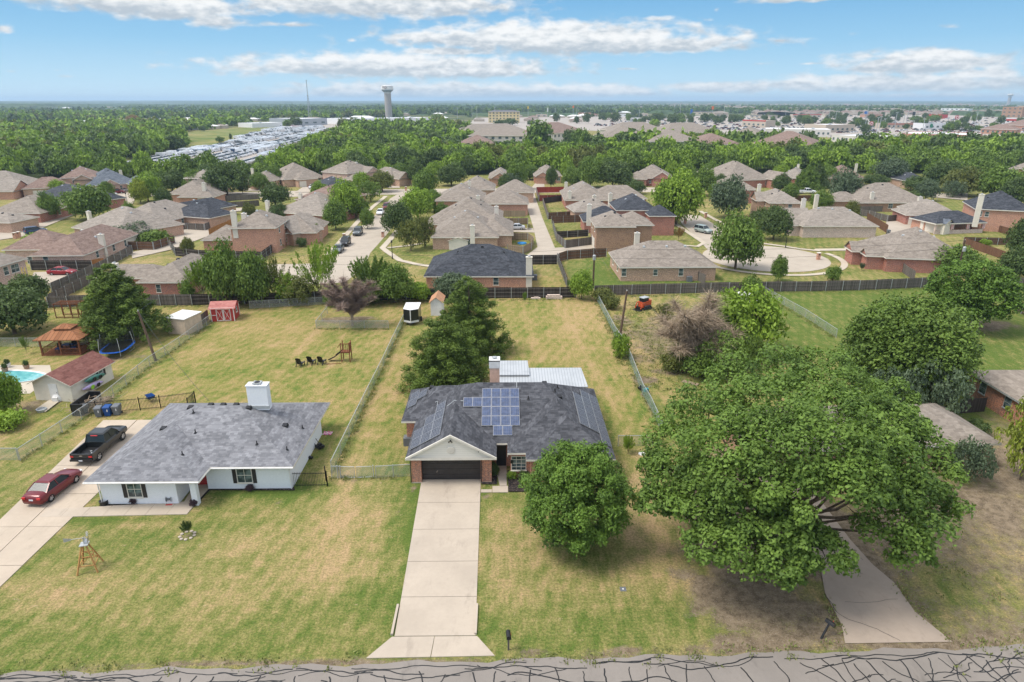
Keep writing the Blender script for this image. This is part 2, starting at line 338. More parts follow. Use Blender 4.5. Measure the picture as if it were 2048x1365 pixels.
def blob(arr, lst, edge=.55, namp=.5):
    for q in lst:
        px, py, rx, ry, v = q[:5]; x, y = G(px, py)
        d = np.sqrt(((GX-x)/rx)**2 + ((GY-y)/ry)**2) + nz1*namp
        arr[:] = np.where(d < 1.6, arr + (v - arr if v >= 0 else v)*np.clip((1 + edge/2 - d)/edge, 0, 1), arr)
def polyfill(arr, poly, v, soft=None):
    m = inpoly(GX + (nz1*1.2 if soft is None else nz2*soft), GY + (nz2*1.2 if soft is None else nz1*soft), poly); arr[m] = v
dirt = np.zeros_like(GX); lush = .45 + nz2*.3 + (vnoise(GX, GY, 14., 8) - .5)*.35; wood_ = np.zeros_like(GX); gold = np.zeros_like(GX)
# golden back lawns, greener front verge, bare litter under the oak and on the right
gold[:] = np.clip((GY-50)/12, 0, 1)*.75*(GY < 118); gold[(GX > 22) & (GY < 118)] = .1
polyfill(gold, W([(1200, 600), (1330, 870), (1420, 760), (1560, 600), (1480, 585)]), .45)
polyfill(lush, W([(1530, 580), (2100, 560), (2100, 900), (1750, 800), (1600, 690)]), .72)
polyfill(lush, W([(0, 850), (0, 1000), (230, 800), (460, 640), (420, 620), (120, 800)]), .6)
lush += np.clip((33. - GY)/4, 0, .14)*(GY < 40)
blob(lush, [(720, 1230, 6, 2.2, .85), (600, 1280, 12, 1.6, .75), (820, 1010, 1.6, 9, .95), (560, 985, 8, 1.3, .95), (250, 990, 3, 1.6, .9), (300, 1045, 9, 1.2, .8), (1160, 860, 3, 5, .95), (1190, 830, 2.4, 5, .9),
            (1030, 1000, 3, 2.6, .75), (1260, 1230, 7, 2.3, .8), (1400, 1250, 5, 1.6, .78), (1070, 1290, 7, .9, .85), (100, 1300, 14, 1.2, .8), (250, 1270, 12, 1.8, .75), (1310, 840, 1.4, 8, .9), (620, 900, 1.4, 6, .95),
            (290, 650, 5, 4, .85), (200, 640, 5, 3, .8), (500, 745, 12, 2, .7), (1340, 850, 2, 6, .85), (1440, 760, 4, 8, .8), (1550, 700, 8, 10, .75), (700, 660, 3, 12, .6), (1290, 660, 1.5, 8, .75)])
blob(lush, [(560, 1120, 7, 3.4, .3), (330, 1040, 4, 1, .35), (1010, 1090, 3, 5, .25), (1330, 1060, 3, 6, .25), (680, 1050, 2.5, 5, .3), (120, 1180, 5, 2, .33), (1200, 1170, 7, 2, .35), (430, 1230, 3, 1.5, .35), (90, 1060, 3, 1, .3)])
lush[:] = np.where(lush > .5, .5 + (lush - .5)*.55, lush) + .03 + np.where((GY > 108) & (GY < 300), .12, 0)
m_ = inpoly(GX + nz2*2, GY + nz1*2, W([(1530, 585), (1870, 572), (2300, 560), (2300, 860), (1900, 830), (1750, 800), (1640, 700), (1530, 700)])); lush[m_] += .26; gold[m_] = 0
m_ = inpoly(GX + nz2, GY + nz1, W([(1130, 520), (1240, 515), (1440, 575), (1140, 580)])); lush[m_] += .3; gold[m_] = 0

blob(dirt, [(1500, 1180, 4.2, 2.4, .85), (1480, 1120, 3, 3, .6), (1560, 1230, 4.5, 1.9, .8), (1640, 1250, 3, 1.5, .7), (1590, 1060, 9, 6, .9), (1500, 960, 7, 6, .85), (1680, 950, 6, 8, .9), (1930, 1070, 6, 5.5, .8), (2000, 980, 5, 6, .85),
            (2030, 1150, 5, 4, .7), (1850, 1130, 3, 2.5, .85), (1900, 1000, 4, 4, .9), (2150, 1000, 8, 12, .8), (1980, 1240, 4, 1.4, .55), (1300, 940, 1, 2.4, .35), (1500, 1290, 5, .5, .9), (1960, 1290, 6, .7, .9), (1250, 1305, 2, .25, .8),
            (1075, 1312, 2.4, .3, .8), (560, 1335, 1.4, .25, .9), (410, 1330, 3.4, .3, .7), (700, 960, 1.6, 1, .45), (770, 955, 1.2, .5, .8), (800, 970, 1, .5, .6), (735, 850, 1, 3, .2), (1290, 720, 2.2, 4, .55), (1290, 760, 1.6, 1.5, .8), (1330, 745, 2, .8, .75),
            (1240, 640, 1.5, 3, .8), (1260, 670, 2, 2, .7), (1330, 810, 1.5, 4, .35), (1270, 610, 3, 2.5, .5), (1400, 700, 6, 5, .5), (700, 640, 4, 1.5, .8), (620, 602, 9, 1.2, .55), (440, 612, 3, 1.5, .6), (880, 600, 5, 1.6, .4), (1960, 1170, 3, 1.2, .15), (1890, 1150, 2, 1, .1), (75, 810, 4, 2, .6), (1370, 690, 5, 7, .5), (1350, 640, 5, 4, .45), (1310, 700, 2, 3, .7), (160, 800, 3, 1, .5),
            (200, 720, 3.4, 1, .7), (275, 715, 2, 1, .5), (1960, 650, 5, 3, .75), (1930, 640, 4, 2.4, .7), (920, 720, 5, 3, .6), (247, 672, 3, 1.6, .5), (35, 668, 2, 1, .4), (1150, 1130, 3.4, .8, .35), (400, 760, 1.5, 9, .12)], .7, .7)
blob(dirt, [(386, 1170, .45, .3, .8), (370, 1072, .5, .3, .8), (968, 992, .35, .35, .9), (505, 993, .4, .25, .6), (560, 1008, .5, .25, .7), (790, 1023, .4, .8, .5), (830, 980, .5, .4, .7)], .4, .2)
sh_ = 29.15 + (GX + 28)*.022; dirt[:] = np.maximum(dirt, np.clip(.75 - np.abs(GY - sh_ - .1)/.8 + nz1*.5, 0, .8)*(GY < 31.5))
blob(dirt, [(1400, 690, 8, 10, .55), (1310, 680, 4, 8, .6)], 1.2, .9)
polyfill(dirt, W([(2048, 640), (1890, 605), (1800, 590), (1870, 585), (2048, 600)]), .25)
def track(pts, w_, v, arr):
    P = W(pts)
    for (ax, ay), (bx, by) in zip(P, P[1:]):
        L2 = (bx-ax)**2 + (by-ay)**2; t_ = np.clip(((GX-ax)*(bx-ax) + (GY-ay)*(by-ay))/L2, 0, 1); d = np.hypot(GX - ax - t_*(bx-ax), GY - ay - t_*(by-ay)) + nz1*.35
        arr += v*np.clip(1.25 - d/w_, 0, 1)
for tr in ([(640, 655), (600, 700), (560, 745), (505, 800)], [(690, 668), (660, 730), (640, 790)], [(832, 690), (780, 800), (712, 948)], [(806, 700), (752, 800), (690, 945)], [(712, 955), (690, 1050), (655, 1200)], [(690, 955), (660, 1050), (600, 1200)], [(1040, 600), (1080, 720)], [(1110, 600), (1200, 760), (1290, 930)], [(1270, 940), (1330, 1100)], [(60, 1260), (130, 1180)]): track(tr, .55, -.3, lush)
for tr in ([(668, 948), (727, 815), (767, 733), (808, 645)], [(1322, 872), (1285, 790), (1250, 700), (1198, 604)], [(41, 922), (125, 866), (300, 733), (430, 640)]): track(tr, .4, .5, dirt)
for tr in ([(842, 962), (790, 1275)], [(962, 985), (952, 1272)], [(420, 990), (590, 985)], [(80, 1045), (380, 1036)]): track(tr, .55, .35, lush)
rz_m = (GX > 26) & (GY < 62); dirt[rz_m] = np.minimum(dirt[rz_m], .62 + (vnoise(GX, GY, 3.5, 17)[rz_m] - .5)*.5)
rz2 = (GX > 22) & (GY < 62); dirt[rz2] = np.maximum(dirt[rz2], .44 + (vnoise(GX, GY, 2.6, 19)[rz2] - .5)*.42)
lush[(GY < 50)] += .04; lush[rz_m] += .05
# hedge-line litter along the fences, woodland floor, far fields
WOODS = [W([(-700, 362), (-700, 262), (60, 268), (200, 270), (360, 276), (372, 302), (300, 316), (215, 330), (240, 343), (420, 340), (490, 330), (560, 316), (606, 288), (640, 268), (720, 262), (900, 262), (935, 290), (1100, 298), (1300, 304), (1640, 306), (2100, 300), (2900, 300), (2900, 350), (1900, 348), (1500, 348), (1300, 349), (1060, 350), (800, 350), (500, 358), (330, 361), (150, 359)])]
for pl in WOODS: polyfill(wood_, pl, 1., 2.)
FIELDS = [W([(330, 277), (420, 262), (520, 253), (560, 257), (610, 262), (520, 272), (380, 300)]), W([(20, 226), (100, 218), (240, 215), (270, 221), (130, 224)]), W([(1060, 250), (1240, 250), (1240, 262), (1070, 262)])]
FIELDS += [W([(-300, 264), (60, 262), (340, 259), (430, 251), (560, 247), (420, 243), (200, 245), (-300, 250)])]
FIELDM = np.zeros_like(GX)
for pl in FIELDS: FIELDM[inpoly(GX, GY, pl)] = 1
far = np.clip((GY - 650)/300, 0, 1)
me = bpy.data.meshes.new('ground'); vs = np.stack([GX.ravel(), GY.ravel(), np.zeros(nx*ny)], 1)
idx = np.arange(nx*ny).reshape(ny, nx); q = np.stack([idx[:-1, :-1], idx[:-1, 1:], idx[1:, 1:], idx[1:, :-1]], -1).reshape(-1, 4)
def np_mesh(name, vs, q, attrs=None, dom='POINT', mats=()):
    me = bpy.data.meshes.new(name); n = len(q); me.vertices.add(len(vs)); me.vertices.foreach_set('co', np.asarray(vs, np.float32).ravel())
    k = q.shape[1]; me.loops.add(n*k); me.loops.foreach_set('vertex_index', q.ravel().astype(np.int32)); me.polygons.add(n)
    me.polygons.foreach_set('loop_start', np.arange(0, n*k, k, dtype=np.int32))
    try: me.polygons.foreach_set('loop_total', np.full(n, k, dtype=np.int32))
    except Exception: pass
    for nm, a in (attrs or {}).items():
        at = me.attributes.new(nm, 'FLOAT', dom); at.data.foreach_set('value', np.asarray(a, np.float32).ravel())
    for m in mats: me.materials.append(m)
    me.update(calc_edges=True); me.validate(); return me
def ground_mat(t, o):
    co = geo_co(t)
    def A(n): return t.n('ShaderNodeAttribute', attribute_name=n).outputs['Fac']
    lu, di, go, wo_, fa = A('lush'), A('dirt'), A('gold'), A('wood'), A('far')
    n1 = t.noise(co, .16, 5, .62); n2 = t.noise(co, .9, 5, .68); n3 = t.noise(co, 7., 4, .72)
    st = t.noise(t.vmap(co, (1.6, .22, 1), (0, 0, R(14))), 1.1, 5, .65)      # mowing streaks
    st2 = t.noise(t.vmap(co, (.35, 2.2, 1), (0, 0, R(8))), 1., 4, .6)
    n4 = t.noise(co, .38, 4, .6); pt = t.noise(t.vmap(co, (1., .45, 1), (0, 0, R(-28))), 2.1, 5, .7)
    def c5(n, k): return t.m('MULTIPLY', t.m('SUBTRACT', n, .5), k)
    f = t.m('ADD', t.m('ADD', lu, c5(n1, .7)), t.m('ADD', t.m('ADD', c5(n2, 1.0), c5(st, 1.0)), t.m('ADD', c5(st2, .5), t.m('ADD', c5(n4, .8), c5(pt, .8)))))
    f = t.m('ADD', f, c5(n3, 1.3))
    sp_ = t.n('ShaderNodeSeparateXYZ'); t.L.new(co, sp_.inputs[0]); ph = t.m('ADD', t.m('MULTIPLY', sp_.outputs[0], 4.6), t.m('ADD', t.m('MULTIPLY', sp_.outputs[1], -1.9), t.m('MULTIPLY', n1, 9.)))
    f = t.m('ADD', f, t.m('MULTIPLY', t.m('SINE', ph), .075))
    grass = t.ramp(f, [(-.0, (.38, .27, .15)), (.28, (.30, .24, .11)), (.5, (.225, .21, .078)), (.75, (.155, .172, .05)), (1, (.095, .14, .03))])
    ggold = t.ramp(f, [(.0, (.37, .265, .14)), (.35, (.30, .235, .098)), (.58, (.225, .21, .066)), (.8, (.15, .18, .042)), (1, (.09, .145, .03))])
    c = t.mix(go, grass, ggold)
    fine = t.noise(co, 5.5, 5, .9); c = t.mix(t.ss(fine, .36, .64), t.mix(1., c, (.60, .64, .56), 'MULTIPLY'), t.mix(1., c, (1.3, 1.26, 1.22), 'MULTIPLY'))
    c = t.mix(t.ss(t.noise(co, 1.3, 5, .8), .62, .70, 0, .8), c, (.42, .31, .19))
    df = t.ss(t.m('ADD', di, t.m('ADD', t.m('MULTIPLY', t.m('SUBTRACT', n2, .5), .9), t.m('MULTIPLY', t.m('SUBTRACT', n3, .5), 1.1))), .36, .72)
    dcol = t.mix(t.ss(t.noise(co, 1.7, 5, .7), .35, .65), (.125, .095, .06), (.25, .195, .13)); dcol = t.mix(t.ss(t.noise(co, 11., 4, .8), .55, .66), dcol, (.36, .31, .26)); dcol = t.mix(t.ss(t.noise(co, 8., 4, .8), .56, .7), dcol, (.055, .036, .026))
    c = t.mix(t.m('MULTIPLY', df, t.ss(di, 0., .06)), c, dcol)
    c = t.mix(wo_, c, (.04, .055, .02))
    fn_ = t.noise(t.vmap(co, (.02, .012, 1)), 1., 5, .65)
    fcol = t.ramp(fn_, [(.3, (.035, .06, .02)), (.48, (.06, .085, .03)), (.6, (.16, .15, .07)), (.72, (.30, .25, .16))])
    c = t.mix(fa, c, fcol)
    c = t.mix(A('field'), c, t.mix(t.ss(t.noise(t.vmap(co, (.03, .1, 1)), 1., 4, .6), .4, .62), (.09, .14, .03), (.25, .22, .09)))
    prin(t, o, c, .95, .08, bump=t.m('ADD', t.noise(co, 14., 4, .8), t.m('MULTIPLY', n2, 1.5)), bstr=.8, bdist=.07)
M_ground = mat('lawn_ground', ground_mat)
me = np_mesh('ground', vs, q, {'lush': lush, 'dirt': dirt, 'gold': gold, 'wood': wood_, 'far': far*(1-FIELDM), 'field': FIELDM}, 'POINT', [M_ground])
go_ = bpy.data.objects.new('ground', me); COL.objects.link(go_); go_['kind'] = 'structure'

# ------------------------------------------------------------------ front road with tar-sealed cracks
mb = MB(); edge = []
for i in range(0, 181):
    x = -90 + i; p = 0
    y = 29.15 + (x + 28)*.022 + .12*math.sin(x*.9) + .09*math.sin(x*2.3 + 1); edge.append((x, y))
for (x0, y0), (x1, y1) in zip(edge, edge[1:]): mb.face([(x0, 21.5, .012), (x1, 21.5, .012), (x1, y1, .012), (x0, y0, .012)])
struct('road', mb, M_asph)
mb = MB(); rr = random.Random(11)
def ribbon(mb, pts, w_, z):
    for k in range(len(pts)-1):
        a, b = Vector(pts[k]), Vector(pts[k+1]); d = (b - a); n = Vector((-d.y, d.x)).normalized()*w_/2; e = d.normalized()*.01
        z_ = z + (k % 3)*.0012 + rr.random()*.0008
        mb.face([(a.x - n.x - e.x, a.y - n.y - e.y, z_), (b.x - n.x + e.x, b.y - n.y + e.y, z_), (b.x + n.x + e.x, b.y + n.y + e.y, z_), (a.x + n.x - e.x, a.y + n.y - e.y, z_)])
z_clip = True
def walk(x, y, ang, L, jit, st=.22):
    pts = [(x, y)]; a = ang; t_ = 0
    while t_ < L:
        a += rr.gauss(0, jit); a += (ang - a)*.25; x += math.cos(a)*st; y += math.sin(a)*st
        if z_clip: y = min(y, 28.85 + (x + 28)*.022 + .12*math.sin(x*.9) + .09*math.sin(x*2.3 + 1))
        pts.append((x, y)); t_ += st
    return pts
def ey(x): return 29.15 + (x + 28)*.022
for off, dens_ in ((-.3, .85), (-.5, .8), (-.75, .8), (-1.1, .6), (-1.8, .3), (-2.6, .4), (-3.4, .5)):
    x = -40
    while x < 44:
        L = rr.uniform(2.5, 9)
        if rr.random() < dens_: ribbon(mb, walk(x, ey(x) + off + rr.uniform(-.12, .12), .022 + rr.uniform(-.04, .04), L, .2), rr.uniform(.05, .085), .016)
        x += L*rr.uniform(.7, 1.1)
x = -40
while x < 44:
    ribbon(mb, walk(x, ey(x) - rr.uniform(.5, 1.), -math.pi/2 + rr.uniform(-.25, .55), rr.uniform(1.6, 5.5), .26), rr.uniform(.05, .085), .022)
    if rr.random() < .45: ribbon(mb, walk(x, ey(x) - rr.uniform(1.2, 2.6), rr.uniform(-.5, .6), rr.uniform(1., 2.6), .4), .05, .028)
    x += rr.uniform(.8, 2.2) if x < 17 else rr.uniform(.5, 1.2)
struct('road_crack_sealant', mb, M_tar)

z_clip = False
# ------------------------------------------------------------------ driveways, walks, streets
def quadlerp(q, u, v):
    a = Vector(q[0]).lerp(Vector(q[1]), u); b = Vector(q[3]).lerp(Vector(q[2]), u); return a.lerp(b, v)
def slabs(name, quad, nu, nv, mt, top=.05, gap=.012, us=None, vs_=None):
    """quad: four ground points; split into slabs with open joints"""
    mb = MB(); us = us or [i/nu for i in range(nu+1)]; vs_ = vs_ or [i/nv for i in range(nv+1)]
    for i in range(len(us)-1):
        for j in range(len(vs_)-1):
            w_ = (Vector(quad[1]) - Vector(quad[0])).length; h_ = (Vector(quad[3]) - Vector(quad[0])).length
            gu = gap/w_; gv = gap/h_; c = [quadlerp(quad, us[i]+gu, vs_[j]+gv), quadlerp(quad, us[i+1]-gu, vs_[j]+gv), quadlerp(quad, us[i+1]-gu, vs_[j+1]-gv), quadlerp(quad, us[i]+gu, vs_[j+1]-gv)]
            z = top + random.uniform(-.003, .003); lo = [(p.x, p.y, -.05) for p in c]; hi = [(p.x, p.y, z) for p in c]
            mb.add(lo + hi, [(4, 5, 6, 7), (0, 1, 5, 4), (1, 2, 6, 5), (2, 3, 7, 6), (3, 0, 4, 7)])
    return struct(name, mb, mt)
slabs('driveway', [(-6.62, 31.6), (-1.78, 31.6), (-2.02, 49.15), (-7.02, 49.15)], 1, 5, M_conc, .05, .018, None, [0, .19, .39, .60, .80, 1.])
slabs('driveway_apron', [(-8.0, 29.95), (-.6, 30.05), (-1.7, 31.58), (-6.75, 31.58)], 2, 1, M_conc, .045, .02)
mb = MB()
for x in (-6.78, -1.8):
    mb.box(x - .07, 31.7, -.05, x + .07, 34.2, .15)
struct('driveway_kerb', mb, M_conc)
slabs('front_walk', [(-1.05, 47.05), (.25, 47.05), (.25, 48.0), (-1.05, 48.0)], 1, 1, M_conc, .055)
slabs('entry_walk', [(-.45, 48.02), (.15, 48.02), (.15, 51.4), (-.9, 51.4)], 1, 2, M_conc, .06)
slabs('front_walk_strip', [(-1.98, 47.05), (-1.07, 47.05), (-1.07, 47.5), (-1.98, 47.5)], 1, 1, M_conc, .058)
ld = [G(-60, 1135), G(75, 1040), G(300, 838), G(200, 838)]
slabs('left_driveway', [(-36.6, 25.), (-33.1, 25.), (-32.95, 60.6), (-40.0, 60.6)], 2, 8, M_concL, .05, .02, [0, .48, 1.])
slabs('left_walk', [G(78, 1036), G(374, 1030), G(396, 1003), G(95, 1020)], 7, 1, M_conc, .056)
slabs('left_porch_slab', [G(365, 1010), G(396, 1003), (-24.2, 48.5), (-25.7, 48.5)], 1, 2, M_conc, .062)
rd = MB(); pts = W([(1905, 1285), (1690, 1288), (1683, 1250), (1650, 1188), (1640, 1130), (1600, 1060), (1500, 960), (1560, 930), (1640, 1000), (1700, 1080), (1745, 1130), (1790, 1168), (1830, 1225)])
rd.sheet(pts, .04); struct('right_driveway', rd, M_conc2)
mb = MB(); rr = random.Random(3); ribbon(mb, walk(*G(1800, 1283), 2.2, 5., .3), .03, .046); ribbon(mb, walk(*G(1690, 1205), .02, 3.4, .1), .02, .05); ribbon(mb, walk(*G(1725, 1150), 1.8, 3., .3), .02, .055); struct('driveway_cracks', mb, M_tar)
SC = [0]
def zn(z): SC[0] += 1; return z + SC[0]*.0013
def sheet(name, poly, z, m): mb = MB(); mb.sheet(W(poly), zn(z)); return struct(name, mb, m)
def ringpath(name, c, ro, ri, a0, a1, z, m, n=40):
    mb = MB(); z = zn(z)
    for k in range(n):
        a = a0 + (a1-a0)*k/n; b = a0 + (a1-a0)*(k+1)/n
        mb.face([(c[0] + ri*math.cos(a), c[1] + ri*math.sin(a), z), (c[0] + ro*math.cos(a), c[1] + ro*math.sin(a), z), (c[0] + ro*math.cos(b), c[1] + ro*math.sin(b), z), (c[0] + ri*math.cos(b), c[1] + ri*math.sin(b), z)])
    return struct(name, mb, m)
def stripe(name, pts, w_, z, m):
    z = zn(z)
    P = [Vector(G(*p)) for p in pts]; mb = MB(); L = []; Rr = []
    for i, p in enumerate(P):
        d = (P[min(i+1, len(P)-1)] - P[max(i-1, 0)]).normalized(); n = Vector((-d.y, d.x))*w_/2; L.append(p + n); Rr.append(p - n)
    for i in range(len(P)-1): mb.face([(*Rr[i], z), (*Rr[i+1], z), (*L[i+1], z), (*L[i], z)])
    return struct(name, mb, m)
sheet('street_left', [(660, 520), (741, 506), (775, 468), (815, 410), (836, 386), (800, 386), (780, 398), (761, 422), (705, 468)], .03, M_street)
sheet('street_bend', [(741, 506), (728, 535), (690, 566), (600, 570), (510, 562), (515, 530), (620, 528), (660, 520)], .035, M_street)
sheet('street_cross', [(430, 386), (700, 380), (1000, 377), (1400, 375), (1400, 384), (1000, 387), (700, 391), (430, 399)], .04, M_street)
sheet('alley_centre', [(1051, 513), (1117, 513), (1108, 492), (1097, 466), (1085, 437), (1073, 402), (1068, 384), (1050, 384), (1052, 410), (1060, 434), (1068, 461), (1075, 495)], .045, M_street)
sheet('alley_spur', [(1108, 513), (1190, 497), (1190, 490), (1105, 497)], .05, M_street)
sheet('parking_spur', [(1010, 464), (1069, 466), (1066, 457), (1010, 456)], .055, M_street)
sheet('street_right', [(1418, 503), (1462, 503), (1505, 498), (1470, 478), (1440, 456), (1400, 432), (1352, 428), (1365, 450), (1395, 478)], .03, M_street)
cu = Vector(G(1530, 516)); mb = MB(); mb.face([(cu.x + 12.2*math.cos(a/24*math.pi), cu.y + 12.2*math.sin(a/24*math.pi), zn(.036)*0 + .047) for a in range(48)]); struct('street_circle', mb, M_street)
ringpath('sidewalk_circle', cu, 15.2, 14., -2.9, .25, .03, M_walk)
sheet('driveway_far_right', [(1625, 503), (1630, 499), (1770, 497), (1770, 502)], .042, M_walk)
stripe('sidewalk_street_left', [(654, 512), (676, 490), (700, 462), (722, 437), (745, 415), (772, 393)], 1.3, .03, M_walk)
stripe('sidewalk_street_near', [(870, 535), (835, 530), (800, 522), (775, 505), (765, 497), (782, 478), (795, 462)], 1.3, .032, M_walk)
stripe('sidewalk_path_near', [(775, 497), (812, 493), (845, 488)], 1., .04, M_walk)
stripe('sidewalk_right_street', [(1400, 423), (1430, 440), (1455, 452)], 1.2, .03, M_walk)
stripe('sidewalk_corner', [(1345, 445), (1375, 465), (1408, 487), (1395, 494), (1348, 490)], 1.2, .03, M_walk)
stripe('sidewalk_cul_de_sac', [(1525, 488), (1570, 494), (1600, 499), (1640, 503)], 1.2, .03, M_walk)
sheet('alley_left', [(265, 518), (345, 500), (420, 472), (445, 462), (420, 455), (360, 458), (330, 463), (345, 475), (300, 498), (262, 506)], .03, M_street)
sheet('car_pad_left', [(55, 580), (100, 577), (168, 550), (150, 543), (68, 546)], .03, M_street)
sheet('street_far_left', [(-60, 484), (0, 481), (60, 472), (90, 455), (150, 430), (245, 400), (275, 385), (262, 380), (225, 392), (120, 424), (55, 455), (-60, 468)], .03, M_street)
sheet('driveway_far_left', [(225, 412), (262, 416), (275, 390), (250, 384)], .05, M_street)
sheet('street_back_left', [(180, 386), (430, 386), (430, 398), (262, 392), (190, 392)], .045, M_street)
for i, pl in enumerate([[(480, 383), (540, 383), (520, 374), (490, 374)], [(590, 386), (640, 386), (632, 375), (606, 375)], [(775, 377), (800, 377), (796, 367), (778, 368)], [(1062, 378), (1090, 378), (1088, 368), (1070, 368)], [(1526, 372), (1580, 380), (1560, 370), (1545, 367)], [(1575, 393), (1800, 400), (1800, 407), (1590, 398)],
     [(1772, 445), (1775, 471), (1860, 471), (1850, 452), (1830, 441)], [(1860, 395), (1935, 402), (1935, 388), (1860, 388)], [(460, 425), (500, 422), (500, 417), (460, 418)]]):
    sheet('driveway_far' if i % 2 else 'driveway_pad', pl, .052 + i*.004, M_street)
mb = MB(); mb.sheet(W([(-60, 770), (0, 788), (60, 788), (105, 755), (100, 731), (-20, 731), (-90, 745)]), .025); struct('pool_deck', mb, M_walk)
sheet('shed_path', [(70, 822), (92, 826), (128, 798), (110, 795)], .034, M_walk)
sheet('vehicle_lot', [(235, 336), (390, 344), (500, 330), (560, 315), (606, 286), (660, 262), (640, 252), (560, 253), (430, 290), (330, 306)], .05, M_lot)
sheet('commercial_lot', [(1180, 262), (1640, 275), (2200, 300), (2500, 292), (2300, 240), (1900, 229), (1500, 231), (950, 236), (940, 248), (1060, 262)], .05, M_lot)
sheet('works_yard', [(640, 262), (700, 262), (930, 256), (930, 243), (600, 246), (600, 258)], .055, M_lot)
# mulch beds
def bed(pl, z=.045): mb = MB(); mb.sheet(W(pl), z); return struct('mulch_bed', mb, M_mulch)
bed([(196, 1018), (352, 1017), (362, 1002), (205, 1003)]); bed([(396, 1008), (420, 982), (590, 982), (588, 974), (418, 974), (388, 1002)], .05)
bed([(963, 970), (994, 970), (994, 935), (983, 950), (983, 962), (963, 961)], .068); bed([(1017, 985), (1060, 985), (1095, 960), (1095, 942), (1015, 942)], .068)
# ------------------------------------------------------------------ windows, chimneys and other house parts
def window(parent, x, y, z, w_, h_, face, frame=M_white, shutters=None, mull=(1, 1), name='window'):
    """window centred at x,y (on the wall face), sill z; face = outward direction angle in local frame"""
    mb = MB(); f = .05
    mb.box(-w_/2, -.035, 0, -w_/2 + f, .02, h_); mb.box(w_/2 - f, -.035, 0, w_/2, .02, h_); mb.box(-w_/2 + f, -.035, 0, w_/2 - f, .02, f); mb.box(-w_/2 + f, -.035, h_ - f, w_/2 - f, .02, h_)
    for i in range(1, mull[0] + 1): zz = h_*i/(mull[0]+1); mb.box(-w_/2 + f, -.03, zz - .02, w_/2 - f, .018, zz + .02)
    for i in range(1, mull[1]): xx = -w_/2 + w_*i/mull[1]; mb.box(xx - .015, -.026, f, xx + .015, .016, h_ - f)
    o = mb.build(name, frame, parent); o.location = (x, y, z); o.rotation_euler = (0, 0, face + math.pi/2)
    MB().face([(-w_/2 + f, -.012, f), (w_/2 - f, -.012, f), (w_/2 - f, -.012, h_ - f), (-w_/2 + f, -.012, h_ - f)]).build('pane', M_glass, o)
    MB().box(-w_/2 - .06, -.09, -.07, w_/2 + .06, .0, -.003).build('sill', frame, o)
    if shutters:
        for s in (-1, 1):
            x0 = s*(w_/2 + .18); m2 = MB().box(x0 - .15, -.05, -.02, x0 + .15, .0, h_ + .02)
            for k in range(8): zz = .08 + k*(h_-.16)/8; m2.box(x0 - .11, -.062, zz, x0 + .11, -.052, zz + .07)
            m2.build('shutter', shutters, o)
    return o
def poly_roof(name, faces, mt, parent, trim, eaves, th=.17):
    """roof planes + boxed eaves: faces = lists of 3d points; eaves = closed outline [(x,y,z)] counter-clockwise"""
    mb = MB()
    for f in faces: mb.face(f, 0)
    n = len(eaves)
    for i in range(n):
        a, b = eaves[i], eaves[(i+1) % n]; mb.face([(a[0], a[1], a[2]-th), (b[0], b[1], b[2]-th), b, a], 1)
    mb.face([(p[0], p[1], p[2]-th) for p in eaves][::-1], 1)
    return mb.build(name, [mt, trim], parent)
def chimney(parent, x, y, z0, z1, wx, wy, mt, cap=M_galv, flash=True):
    mb = MB().box(-wx/2, -wy/2, z0, wx/2, wy/2, z1 - .1).box(-wx/2 - .05, -wy/2 - .05, z1 - .1, wx/2 + .05, wy/2 + .05, z1)
    o = mb.build('chimney', mt, parent); o.location = (x, y, 0)
    c = MB().lathe([(.16, 0), (.16, .12), (.26, .14), (.24, .2), (0, .24)], (0, 0, 0), 10).build('chimney_cap', cap, o); c.location = (0, 0, z1)
    return o
def vent(parent, x, y, z, kind=0, m_slope=0):
    if kind == 0: mb = MB().tube([(0, 0, -.1), (0, 0, .32)], .045, 8).lathe([(.16, -.04), (.07, .08)], (0, 0, 0), 8)
    else:
        mb = MB().add([(-.28, -.22, -.1), (.28, -.22, -.1), (.28, .22, .0), (-.28, .22, .0), (-.2, -.2, .12), (.2, -.2, .12), (.2, .2, .2), (-.2, .2, .2)], [(4, 5, 6, 7), (0, 1, 5, 4), (1, 2, 6, 5), (2, 3, 7, 6), (3, 0, 4, 7)])
    o = mb.build('roof_vent', M_black, parent); o.location = (x, y, z); return o
# ------------------------------------------------------------------ the house in the middle: charcoal roof with solar panels
hm = empty('brick_house', (0, 0, 0), 0, 'brick house with charcoal shingle roof carrying several solar arrays, white garage gable facing the driveway', 'house')
m_ = .565; E0 = 2.6
RL, RR_ = (-2.45, 56.25, 5.79), (3.35, 56.25, 5.79)
def zf(y, e): return E0 + m_*(y - e)
P = dict(gF=(-8.1, 48.1, E0), gA=(-4.4, 48.1, 4.69), gB=(-.7, 48.1, E0), gK=(-4.4, 54.3, 4.69), eL=(-.7, 50.6, E0), eR=(.2, 50.6, E0), d0=(.2, 48.9, E0), d1=(4.6, 53.3, 5.086), d2=(4.6, 55., 5.086),
         e0=(1.7, 47.8, E0), e1=(1.7, 48.9, E0), e2=(5.35, 51.45, 4.662), e3=(5.35, 52.55, 4.662), r0=(9, 47.8, E0), r1=(9, 61.9, E0), b0=(-9.4, 61.9, E0), c0=(-9.4, 54.8, E0), c1=(-8.1, 54.8, E0), c2=(-5.85, 58.35, 4.606), c3=(-4.55, 58.35, 4.606))
